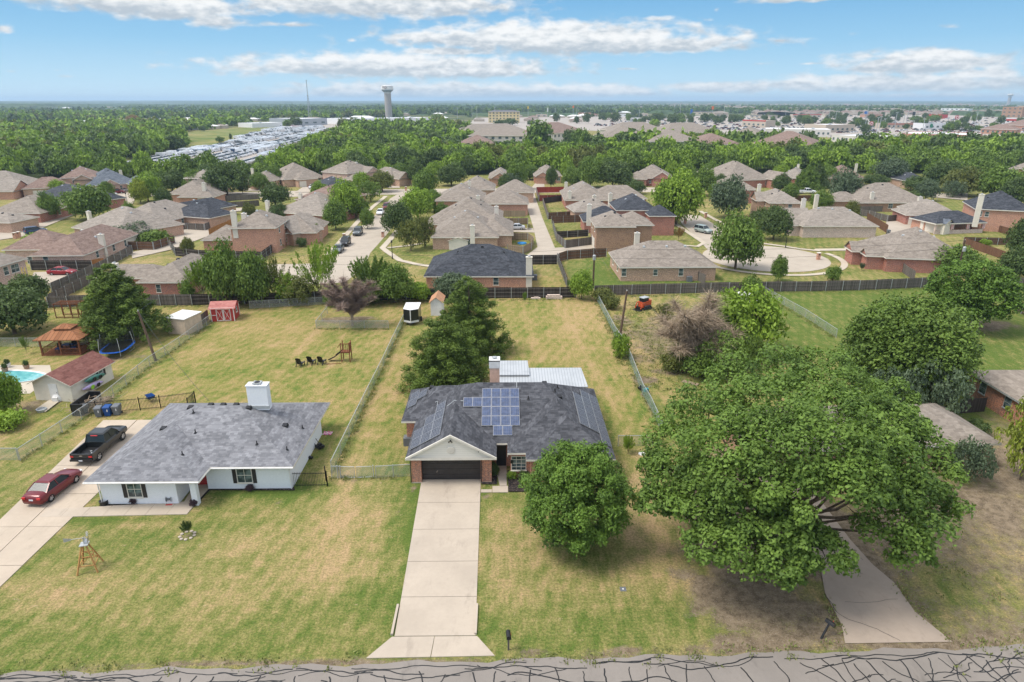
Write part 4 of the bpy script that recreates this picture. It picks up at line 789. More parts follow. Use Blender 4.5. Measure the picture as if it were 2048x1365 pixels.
house('low tan roofed brick house with side yard beyond the wooden back fence', (1239, 535), (1438, 534), 12.5, 2.6, T, BK_tan, .55, [(8, 6, 14, 18, 2.55, 'hip')], [(1273, 490, 466)], [(1248, .9, .85), (1311, 1., .8, 1.1), (1362, .9, .85)], 2)
house('red brick gabled house beneath the wood right of the centre', (1263, 356), (1340, 358), 17, 2.8, T, BK_red, .62, [(7.5, -3, 15, 5, 3.1, 'gy'), (-2, -3, 6, 5, 2.7, 'hip')], [(1292, 334, 326)], [(1300, .9), (1326, .9)], 1)
house('mostly hidden tan roofed house among trees at the wood edge', (1392, 358), (1452, 358), 14, 2.8, T2, BK_tan, .55, [], [(1421, 337, 332)], [], 0)
house('red brick house with white quoins and a dark car on its drive', (1455, 362), (1546, 359), 22, 2.9, T, BK_red, .62, [(16, -4, 24, 5, 3.2, 'gy')], [(1494, 334, 331)], [(1534, .9, 1.4)], 2)
house('pink brick wing with tan hip roof hidden behind the street oak', (1458, 380), (1516, 380), 19, 4.2, T, BK_red, .6, [], [], [], 1)
house('two storey tan brick house on the right street corner', (1538, 406), (1607, 407), 16, 5.2, T2, BK_tan, .55, [(-2, 5, 6, 12, 5, 'gx')], [(1518, 378, 369), (1606, 412, 398)], [(1580, 3.5)], 2)
house('whitewashed brick ranch house with clipped hedge by the cul de sac', (1606, 453), (1759, 453), 12, 2.7, T2, BK_whs, .6, [(-4, 6, 5, 15, 2.6, 'gx'), (-2, 2, 3, 6, 2.5, 'gx')], [(1631, 411, 390)], [], 2)
house('wide tan hip roofed brick house behind the grey rear fences on the right', (1716, 406), (1863, 406), 17, 2.6, T, BK_brn, .55, [(-6, 4, 4, 12, 2.5, 'hip')], [(1743, 400, 385), (1837, 413, 394)], [(1781, 1, 1.3)], 1)
house('grey roofed house with cream garage door beside the black roofed porch', (1838, 430), (1925, 432), 15, 2.6, T2, BK_red, .55, [(-3.5, -1, 6, 9, 2.6, 'hip')], [], [], 0, (-2.5, 4.6, -1))
house('two storey brick house with black roof and tall white chimney at the right edge', (1950, 418), (2075, 424), 14, 5.3, BL, BK_or, .6, [], [(1954, 432, 389)], [(1960, 3.5, .9, 1.2), (1974, 3.5, .9, 1.2)], 0)
house('low brick house with tan hip roof on the near right of the cul de sac', (1772, 516), (1950, 522), 16, 2.7, T, BK_red, .6, [(-4.5, 5, 4, 10, 2.7, 'gx'), (-3, 1.5, 2, 5, 2.6, 'gx')], [], [], 2)
house('brown roofed house with white chimney beneath the wood, upper right', (1657, 356), (1732, 357), 15, 2.7, BR, BK_tan, .62, [], [(1712, 336, 328)], [], 1)
house('black roofed house half hidden by trees, upper right', (1811, 362), (1862, 362), 13, 2.7, BL, BK_tan, .5, [], [], [], 0)
house('red brick twin gabled house cut by the right edge', (2008, 346), (2090, 350), 15, 4.2, T, BK_red, .6, [(1, -2.5, 8, 5, 4.2, 'gy')], [], [], 1)
house('tan roofed house with white chimney behind the bright conifer, upper right', (1553, 355), (1612, 358), 16, 2.7, T2, BK_red, .62, [], [(1596, 337, 329)], [], 1)
house('distant small grey roof showing through the upper right trees', (1898, 338), (1935, 338), 12, 2.8, T2, BK_tan, .5, [], [], [], 0)
# the two houses on the near right
hr = house('brown roofed brick house half hidden beneath the spreading oak', (1500, 905), (2004, 887), 8.2, 2.5, RF_tan, BK_brn, .45, [], [], [(1920, .8, 1., 1.3)], 0, None, M_trim)
hr2 = house('brick corner of a brown roofed house at the right edge with a satellite dish', (2052, 812), (2400, 812), 9, 2.6, RF_tan, BK_mix, .4, [], [], [], 2, None, M_galv)
# ------------------------------------------------------------------ fences
def fence_wood(label, pts, h, mt, posts=True, back=True, name='wooden_fence'):
    P = [Vector((*G(*p), 0)) for p in pts]; o0 = P[0]; root = empty(name, o0, 0, label, 'fence'); pm = 0
    for a, b in zip(P, P[1:]):
        a, b = a - o0, b - o0; d = (b - a); L = d.length; u = d.normalized(); n = Vector((-u.y, u.x, 0)); 
        if n.dot(Vector((0, -1, 0)) if abs(u.x) > .4 else Vector((-(o0.x + a.x), 0, 0))) < 0: n = -n   # rails towards the viewer's yards
        mb = MB(); k = max(1, int(L/2.4))
        for i in range(k):
            s0, s1 = a + u*(L*i/k), a + u*(L*(i+1)/k); dz = random.uniform(-.03, .03)
            vs = [s0 - n*.012, s1 - n*.012, s1 + n*.012, s0 + n*.012]; lo = [(v.x, v.y, .03) for v in vs]; hi = [(v.x, v.y, h + dz) for v in vs]
            mb.add(lo + hi, [(0, 1, 5, 4), (1, 2, 6, 5), (2, 3, 7, 6), (3, 0, 4, 7), (4, 5, 6, 7)])
        mb.build('fence_panel', mt, root)
        if posts:
            rl = MB()
            for zz in (.35, h*.55, h - .25): rl.bar(a + n*.05 + Vector((0, 0, zz)), b + n*.05 + Vector((0, 0, zz)), .045, .09)
            rl.build('rail', WD_tan if mt is WD_tan else WD_grey, root)
            for i in range(k + 1):
                if pm > 85: break
                pm += 1; s0 = a + u*(L*i/k) + n*.1; q = MB().box(-.04, -.04, 0, .04, .04, h - .02).build('post', M_galv, root); q.location = s0
    return root
def fence_link(label, pts, h=1.2, every=3., mt=None, name='chain_link_fence', curve=0):
    P = [Vector((*G(*p), 0)) for p in pts]; o0 = P[0]; root = empty(name, o0, 0, label, 'fence'); mb = MB(); rl = MB(); k = 0
    for a, b in zip(P, P[1:]):
        a, b = a - o0, b - o0; d = b - a; L = d.length; u = d.normalized(); n_ = max(1, int(round(L/every)))
        for i in range(n_):
            s0, s1 = a + u*(L*i/n_), a + u*(L*(i+1)/n_); mb.face([(s0.x, s0.y, .02), (s1.x, s1.y, .02), (s1.x, s1.y, h - .02), (s0.x, s0.y, h - .02)])
            q = MB().tube([(0, 0, 0), (random.uniform(-.04, .04), random.uniform(-.04, .04), h + .05)], .035, 6).build('post', M_galv, root); q.location = s0
        rl.bar(a + Vector((0, 0, h)), b + Vector((0, 0, h)), .045)
    q = MB().tube([(0, 0, 0), (0, 0, h + .05)], .04, 6).build('post', M_galv, root); q.location = P[-1] - o0
    mb.build('wire_mesh', mt or M_wire, root); rl.build('top_rail', M_galv, root); return root
def fence_iron(label, pts, h=1.35):
    P = [Vector((*G(*p), 0)) for p in pts]; o0 = P[0]; root = empty('iron_fence', o0, 0, label, 'fence'); mb = MB()
    for a, b in zip(P, P[1:]):
        a, b = a - o0, b - o0; d = b - a; L = d.length; u = d.normalized()
        for zz in (.15, h - .12): mb.bar(a + Vector((0, 0, zz)), b + Vector((0, 0, zz)), .035)
        for i in range(int(L/.13)): s_ = a + u*(i*.13); mb.bar((s_.x, s_.y, .05), (s_.x, s_.y, h), .022)
        for i in range(max(1, int(L/2.4)) + 1): s_ = a + u*(L*i/max(1, int(L/2.4))); q = MB().box(-.035, -.035, 0, .035, .035, h + .08).build('post', M_blackmetal, root); q.location = s_
    mb.build('railing', M_blackmetal, root); return root
fence_wood('grey back fence behind the wooden swing frames and tall left cedar', [(98, 616), (176, 613), (290, 612), (385, 611)], 1.8, WD_grey)
fence_wood('dark back fence behind the red barn shed and the row of trees', [(385, 611), (560, 607), (700, 603), (850, 599)], 1.8, WD_dark)
fence_wood('dark grey fence running below the black shingled brick house', [(850, 599), (990, 597), (1152, 596)], 1.8, WD_dark)
fence_wood('long grey fence behind the orange loader and the bare tree', [(1188, 592), (1300, 589), (1420, 586), (1530, 584)], 1.75, WD_grey)
fence_wood('long grey fence behind the right hand lawns, ending at the big round tree', [(1530, 584), (1650, 583), (1750, 580), (1870, 574)], 1.75, WD_grey)
fence_wood('grey fence stretch right of the big round tree at the right edge', [(1960, 578), (2120, 578)], 1.9, WD_grey)
fence_wood('brown fence corner on the slope at the right edge', [(2010, 610), (2120, 672)], 1.8, WD_brown)
fence_wood('weathered fence slanting beside the tall left cedar, nearer the camera', [(98, 612), (205, 556)], 1.8, WD_grey)
fence_wood('weathered fence slanting towards the red sedan pad, farther from the camera', [(104, 588), (216, 536)], 1.8, WD_grey)
fence_wood('grey fence below the wide reddish brown roof', [(64, 541), (187, 541)], 1.9, WD_dark)
fence_wood('new orange fence gate panel beside the wide reddish brown roofed house', [(187, 541), (211, 537)], 2., WD_orange, False)
fence_wood('grey fence climbing beside the alley right of the reddish brown roof', [(217, 534), (265, 508)], 1.8, WD_grey)
fence_wood('reddish brown fence round the bushy corner of the left alley', [(245, 500), (308, 501), (350, 487)], 1.8, WD_brown)
fence_wood('dark fence curving round the cluttered corner yard', [(342, 497), (352, 512), (400, 518), (524, 522), (549, 503)], 1.8, WD_dark)
fence_wood('grey fence with dark return behind the left alley car', [(343, 458), (410, 462), (440, 450)], 1.7, WD_grey)
fence_wood('almost black fence panel behind the left alley', [(440, 450), (466, 437)], 1.7, WD_dark)
fence_wood('grey fence against the black roofed house wing', [(357, 447), (420, 444)], 1.6, WD_grey, False)
fence_wood('orange brown fence beside the two storey orange brick house', [(419, 474), (465, 453)], 1.8, WD_orange, False)
fence_wood('upper of the two parallel grey fences left of the dark bush', [(450, 403), (519, 399)], 1.7, WD_grey, False)
fence_wood('lower of the two parallel grey fences left of the dark bush', [(450, 417), (519, 412)], 1.7, WD_grey, False)
fence_wood('bright red stained fence round the yard beside the alley head', [(1073, 386), (1078, 403), (1129, 402)], 1.9, WD_red, True); fence_wood('rear run of the bright red stained fence', [(1073, 386), (1127, 385)], 1.9, WD_red, False)
fence_wood('brown fence angled round the yard right of the centre alley', [(1086, 408), (1096, 439), (1149, 436)], 1.8, WD_brown)
fence_wood('grey rear fence above the brown angled fence', [(1087, 408), (1129, 402)], 1.8, WD_dark, False)
fence_wood('reddish brown fence panel in front of the second alley yard', [(1103, 447), (1172, 444)], 1.9, WD_brown)
fence_wood('grey curved fence at the wide corner of the centre alley', [(1106, 455), (1113, 482), (1130, 497), (1183, 490)], 1.8, WD_grey)
fence_wood('dark divider fence inside the curved fence yard', [(1113, 477), (1176, 473)], 1.6, WD_dark)
fence_wood('brown fence bending below the centre alley mouth', [(1117, 525), (1134, 519), (1212, 514)], 1.8, WD_brown)
fence_wood('dark fence beside the black roofed house yard, facing the alley', [(1058, 530), (1114, 529)], 1.9, WD_dark)
fence_wood('near black fence slanting down to the long back fence', [(1115, 524), (1134, 576)], 1.8, WD_dark)
fence_wood('tan curved fence round the blue umbrella yard', [(1018, 480), (1056, 481), (1067, 489), (1062, 501), (1046, 509), (1015, 505)], 1.7, WD_tan)
fence_wood('tan fence with a corner beside the silver car', [(1000, 450), (1056, 449), (1056, 461)], 1.7, WD_tan)
fence_wood('grey brown fence second above the silver car', [(998, 434), (1051, 434)], 1.7, WD_tan, False)
fence_wood('dark maroon fence with shrubs leaning over it', [(980, 423), (1049, 422)], 1.7, WD_dark, False)
fence_wood('brown fence at the top of the central house row', [(1010, 401), (1047, 399)], 1.7, WD_brown, False)
fence_wood('grey fence winding in front of the right rear houses', [(1670, 425), (1738, 434), (1774, 444), (1811, 441)], 1.7, WD_grey)
fence_wood('reddish brown fence at the end of the whitewashed ranch house', [(1733, 441), (1774, 467)], 2., WD_brown, False)
fence_wood('grey fence straight below the wide tan roof on the right', [(1717, 425), (1810, 423)], 1.6, WD_grey, False)
fence_wood('brown fence beyond the right street near the white pickup', [(1589, 403), (1655, 401)], 1.8, WD_brown, False)
fence_wood('brown fence at the back of the green yard by the flagged porch', [(1925, 489), (2040, 491)], 1.6, WD_brown)
fence_wood('long brown fence slanting behind the right utility pole', [(1925, 491), (2016, 523)], 1.7, WD_brown, False)
fence_wood('brown fence with lattice beside the right edge brick house', [(1984, 461), (2037, 476)], 1.6, WD_brown, False)
fence_wood('grey fence angled from the low red brick house corner', [(1791, 536), (1828, 562)], 1.7, WD_grey, False)
fence_wood('short grey fence panel beside the low tan roofed brick house', [(1393, 561), (1410, 569)], 1.7, WD_grey, False)
fence_wood('dark short fence between the two near right roofs', [(1915, 828), (1968, 824)], 1.6, WD_dark, False)
fence_wood('weathered fence with trellis beyond the tan metal shed', [(394, 660), (418, 640)], 1.6, WD_grey, False)
fence_link('chain link fence between the white house yard and the solar roof house', [(664, 947), (727, 815), (767, 733), (785, 693), (808, 645)], 1.2, 3., M_wireg)
fence_link('wavy chain link fence right of the solar roof house', [(1325, 872), (1300, 815), (1285, 790), (1262, 730), (1250, 700), (1230, 672), (1195, 604)], 1.25, 3., M_wireg)
fence_link('chain link fence along the pool shed lot, running back from the driveway', [(41, 922), (125, 866), (200, 815), (300, 733), (360, 693), (430, 640)], 1.2)
fence_link('short chain link return at the left edge', [(-70, 921), (38, 921)], 1.2)
fence_link('chain link fence behind the gazebo', [(-60, 694), (78, 694), (225, 692)], 1.2)
fence_link('chain link pen front below the brown dead tree', [(633, 657), (777, 657)], 1.1); fence_link('slanting side of the chain link pen left of the dead tree', [(633, 657), (655, 628)], 1.1)
fence_link('chain link fence dividing the two right hand lawns', [(1530, 590), (1610, 635), (1672, 676)], 1.2)
fence_link('chain link stub behind the front bush right of the solar roof house', [(1236, 893), (1305, 893)], 1.1)
fence_link('chain link fence under the row of back trees', [(500, 618), (655, 609)], 1.2)
fence_iron('black iron fence between the white house and the chain link fence', [(583, 974), (655, 973), (652, 962)])
fence_iron('black iron fence enclosing the back yard behind the driveway bins', [(163, 829), (195, 829), (281, 821), (322, 817), (392, 808), (378, 822)], 1.4)
gr = empty('chain_link_gate', (*G(712, 957), 0), 0, 'double chain link gate left of the garage', 'gate')
for s in (-1, 1):
    lf = MB().tube([(s*.08, 0, .08), (s*1.35, 0, .08), (s*1.35, 0, 1.1), (s*.08, 0, 1.1), (s*.08, 0, .08)], .025, 6).build('gate_leaf', M_galv, gr)
    MB().face([(s*.08, 0, .1), (s*1.35, 0, .1), (s*1.35, 0, 1.08), (s*.08, 0, 1.08)]).build('wire_mesh', M_wire, lf); lf.rotation_euler = (0, 0, s*.06)
    MB().tube([(s*1.5, 0, 0), (s*1.5, 0, 1.25)], .045, 8).build('post', M_galv, gr)
fence_link('chain link stretch joining the gate to the garage', [(752, 957), (822, 953)], 1.15, 1.7); fence_link('short chain link stretch left of the double gate', [(664, 957), (682, 957)], 1.15, 1.)

# ------------------------------------------------------------------ foliage
LF = dict(
 oak=leaf('leaf_oak', (.026, .060, .010), (0.152, 0.238, 0.042)), pear=leaf('leaf_pear', (.028, .062, .010), (0.146, 0.244, 0.037)), cedar=leaf('leaf_cedar', (.022, .048, .008), (0.134, 0.195, 0.03), .12),
 dark=leaf('leaf_dark', (.024, .048, .014), (0.104, 0.152, 0.043)), mid=leaf('leaf_mid', (.036, .072, .012), (0.159, 0.238, 0.043)), bright=leaf('leaf_bright', (.06, .115, .01), (0.244, 0.354, 0.043)), yellow=leaf('leaf_yellow', (.09, .12, .015), (0.293, 0.342, 0.049)),
 grey=leaf('leaf_grey_green', (.035, .06, .032), (0.122, 0.165, 0.091)), olive=leaf('leaf_olive', (.045, .06, .014), (0.159, 0.177, 0.043)), purple=leaf('leaf_purple', (.03, .018, .025), (0.098, 0.061, 0.073)), grass=leaf('leaf_grass', (.10, .13, .035), (.26, .27, .10)), rust=leaf('leaf_rust', (.10, .055, .02), (0.268, 0.159, 0.049)))
def quads(P_, N_, size, rng, asp=.62, tang=None):
    n = len(P_); N_ = N_/np.maximum(np.linalg.norm(N_, axis=1, keepdims=True), 1e-6)
    Tn = rng.normal(size=(n, 3)) if tang is None else tang + rng.normal(size=(n, 3))*.25
    Tn -= N_*np.sum(Tn*N_, 1, keepdims=True); Tn /= np.maximum(np.linalg.norm(Tn, axis=1, keepdims=True), 1e-6); B_ = np.cross(N_, Tn)
    s = (size*rng.uniform(.65, 1.35, n))[:, None]/2; a, b = Tn*s, B_*s*asp
    k = rng.uniform(-.35, .35, (n, 1))
    V = np.stack([P_ - a, P_ - b + a*k, P_ + a, P_ + b + a*k], 1).reshape(-1, 3); return V
def clump_cloud(C, r, nper, size, rng, up=.35, asp=.62, flat=1.):
    """C (k,3) clump centres, r (k,) radii -> leaf quads on and in each clump"""
    k = len(C); n = k*nper; ci = np.repeat(np.arange(k), nper); D = rng.normal(size=(n, 3)); D /= np.linalg.norm(D, axis=1, keepdims=True)
    D[:, 2] = np.where(D[:, 2] < -.45, -D[:, 2], D[:, 2]); rad = rng.uniform(.45, 1.08, n)**.6
    lump = 1 + .28*np.sin(D[:, 0]*7 + ci*1.7)*np.sin(D[:, 1]*6 + ci*2.3) + .15*np.sin(D[:, 2]*9 + ci)
    P_ = C[ci] + D*(r[ci]*rad*lump)[:, None]*np.array([1, 1, flat]); N_ = D*.7 + np.array([0, 0, up]) + rng.normal(size=(n, 3))*.55
    ct = rng.uniform(0, 1, k); tint = np.clip(ct[ci]*.55 + rng.uniform(0, .55, n) - .02, 0, 1)
    return quads(P_, N_, size, rng, asp), tint
def fib(n, rng, j=.25):
    i = np.arange(n) + .5; ph = np.arccos(1 - 2*i/n); th = math.pi*(1 + 5**.5)*i
    D = np.stack([np.cos(th)*np.sin(ph), np.sin(th)*np.sin(ph), np.cos(ph)], 1) + rng.normal(size=(n, 3))*j/math.sqrt(n)*3.; return D/np.linalg.norm(D, axis=1, keepdims=True)
def crown_round(rng, R3, ncl, rc, nper, size, inner=.25, egg=0., rough=.12, up=.35, flat=.85):
    D = fib(ncl, rng); rr_ = (1 - rc*.85) + rng.normal(size=ncl)*rough*.6; rr_[: int(ncl*0)] = 0
    C = D*rr_[:, None]; Ci = rng.normal(size=(int(ncl*inner), 3)); Ci = Ci/np.linalg.norm(Ci, axis=1, keepdims=True)*rng.uniform(.1, .6, (len(Ci), 1)); C = np.concatenate([C, Ci])
    w_ = 1 - egg*C[:, 2]; C[:, 0] *= w_; C[:, 1] *= w_
    r = rc*rng.uniform(.75, 1.25, len(C))*np.mean(R3[:2]); C = C*np.array(R3); return clump_cloud(C, r, nper, size, rng, up, .62, flat)
def crown_cone(rng, R_, Hh, levels, nper, size, z0=.06, droop=.15, wid=.8):
    C = []; r = []
    for l in range(levels):
        t_ = l/(levels-1); z = z0 + (1-z0)*t_; Rl = R_*((1-t_)**wid)*rng.uniform(.82, 1.12) + .04*R_; m = max(1, int(2 + 9*(1-t_)))
        for k in range(m):
            a = 2*math.pi*(k + rng.uniform(-.35, .35))/m + l*1.3; q = Rl*rng.uniform(.7, 1.16)
            C.append((q*math.cos(a), q*math.sin(a), z*Hh - droop*q*.4 + rng.uniform(-.02, .02)*Hh)); r.append(R_*rng.uniform(.12, .21)*(1.1 - .5*t_))
            if q > .3*R_: C.append((q*.5*math.cos(a), q*.5*math.sin(a), z*Hh)); r.append(R_*.2)
    C, r = np.array(C), np.array(r); ci = np.repeat(np.arange(len(C)), nper); n = len(ci)
    D = rng.normal(size=(n, 3)); D /= np.linalg.norm(D, axis=1, keepdims=True); out = C[ci]*np.array([1, 1, 0]); out /= np.maximum(np.linalg.norm(out, axis=1, keepdims=True), .01)
    P_ = C[ci] + (D*np.array([1, 1, .6]) + out*.35)*r[ci][:, None]*rng.uniform(.3, 1.15, (n, 1)); ct = rng.uniform(0, 1, len(C))
    tang = out*.8 + np.array([0, 0, .5]); N_ = D*.6 + np.array([0, 0, .5]) + rng.normal(size=(n, 3))*.5
    return quads(P_, N_, size, rng, .32, tang), np.clip(ct[ci]*.5 + rng.uniform(0, .6, n), 0, 1)
def leafmesh(name, V, tint, mt):
    n = len(V)//4; q = np.arange(n*4).reshape(n, 4); return np_mesh(name, V, q, {'tint': tint}, 'FACE', [mt])
def trunkmesh(name, Hh, r0, spread, nb, seed, z1=.55, lean=0., mt=None):
    rg = random.Random(seed); mb = MB(); zt = Hh*z1; top = Vector((lean*Hh*.2, 0, zt))
    mb.tube([(0, 0, -.1), (0, 0, .15*zt), tuple(top*.55), tuple(top), (top.x, top.y, Hh*.9)], [r0*1.35, r0, r0*.85, r0*.6, r0*.1], 8)
    for k in range(nb):
        a = 2*math.pi*(k + rg.uniform(-.2, .2))/nb; z = zt*rg.uniform(.35, 1.); e_ = Vector((math.cos(a)*spread*rg.uniform(.6, .9), math.sin(a)*spread*rg.uniform(.6, .9), z + (Hh - z)*rg.uniform(.25, .7)))
        s_ = Vector((top.x*z/zt, 0, z)); md = s_.lerp(e_, .5) + Vector((0, 0, .08*Hh*rg.uniform(-1, .6))); mb.tube([s_, md, e_], [r0*.5, r0*.32, r0*.08], 6)
    me_o = mb.build(name, mt or M_bark); me = me_o.data; bpy.data.objects.remove(me_o); return me
def mk(name, me, parent=None, mt=None):
    o = bpy.data.objects.new(name, me); COL.objects.link(o)
    if parent: o.parent = parent
    if mt is not None and len(o.material_slots): o.material_slots[0].link = 'OBJECT'; o.material_slots[0].material = mt
    return o
# templates, unit sized: radius 1 and height 1 (crown from z .12 to 1), scaled on each tree
TEM = {}
def norm_cr(V): V = V.copy(); return V
for i in range(5):
    rg = np.random.default_rng(40 + i); V, t_ = crown_round(rg, (.92, .92, .44), 34 + 6*i, .30 + .02*i, 170, .085, .3, [.1, .25, -.05, .15, .3][i], .14); V[:, 2] = V[:, 2]*1. + .56; TEM['round', i] = (leafmesh('crown', V, t_, LF['mid']), trunkmesh('trunk', 1., .045, .7, 6, 70 + i, .45))
for i in range(2):
    rg = np.random.default_rng(50 + i); V, t_ = crown_round(rg, (.9, .9, .46), 46, .2, 60, .075, .5, .1, .2); V[:, 2] += .55; TEM['sparse', i] = (leafmesh('crown', V, t_, LF['mid']), trunkmesh('trunk', 1., .035, .75, 9, 80 + i, .4))
    rg = np.random.default_rng(55 + i); V, t_ = crown_cone(rg, 1., 1., 15, 90, .11, .1); TEM['cone', i] = (leafmesh('crown', V, t_, LF['cedar']), trunkmesh('trunk', 1., .05, .3, 3, 90 + i, .6))
    rg = np.random.default_rng(60 + i); V, t_ = crown_round(rg, (.9, .9, .5), 20, .36, 130, .12, .3, 0., .1); V[:, 2] += .48; TEM['bush', i] = (leafmesh('crown', V, t_, LF['mid']), trunkmesh('trunk', .7, .05, .5, 4, 95 + i, .4))
# upright sprays (young mimosa-like trees)
def spray_mesh(seed, nb, nper, size, mt, open_=.9):
    rg = np.random.default_rng(seed); Vs = []; ts = []
    for b in range(nb):
        a = rg.uniform(0, 6.28); ro = open_*math.sqrt(rg.uniform(.05, 1)); top = np.array([ro*math.cos(a), ro*math.sin(a), 1 - .45*ro*rg.uniform(.4, 1.1)]); base = np.array([top[0]*.2, top[1]*.2, .2])
        t_ = rg.uniform(.25, 1, nper)**.8; P_ = base + (top - base)*t_[:, None] + rg.normal(size=(nper, 3))*(.075*(1.25 - t_))[:, None]; d = (top - base)/np.linalg.norm(top - base)
        Vs.append(quads(P_, rg.normal(size=(nper, 3)) + np.array([0, 0, .5]), size, rg, .4, np.tile(d, (nper, 1)))); ts.append(np.clip(rg.uniform(0, .5) + rg.uniform(0, .5, nper), 0, 1))
    return leafmesh('crown', np.concatenate(Vs), np.concatenate(ts), mt)
TEM['spray', 0] = (spray_mesh(1, 42, 95, .06, LF['bright']), trunkmesh('trunk', 1., .02, .7, 10, 3, .3)); TEM['spray', 1] = (spray_mesh(2, 60, 110, .07, LF['mid']), trunkmesh('trunk', 1., .02, .7, 8, 4, .3))
def tree(label, px, pyb, pyt, wpx, kind, mt, var=0, name=None, group=None, cat='tree', wy=1., hmul=1.):
    x, y = G(px, pyb); h = max(.4, HT(x, y, pyt)*hmul); pm = PM(x, y)*(1 + h*.5*sp/(y*cp + H*sp)); r = wpx/2/pm
    h2 = h - r*.35*(H/max(y, 1))*(1 if kind != 'cone' else .2); h = max(h*.6, h2)
    ck, cv = (kind, var % (5 if kind == 'round' else 2)); cr, tr = TEM[ck, cv]
    root = empty(name or {'cone': 'cedar_tree', 'bush': 'shrub'}.get(kind, 'broadleaf_tree'), (x, y, 0), random.uniform(0, 6.28), label, cat, group)
    root.scale = (r, r*wy, h); mk('crown', cr, root, LF[mt]); mk('trunk', tr, root); return root
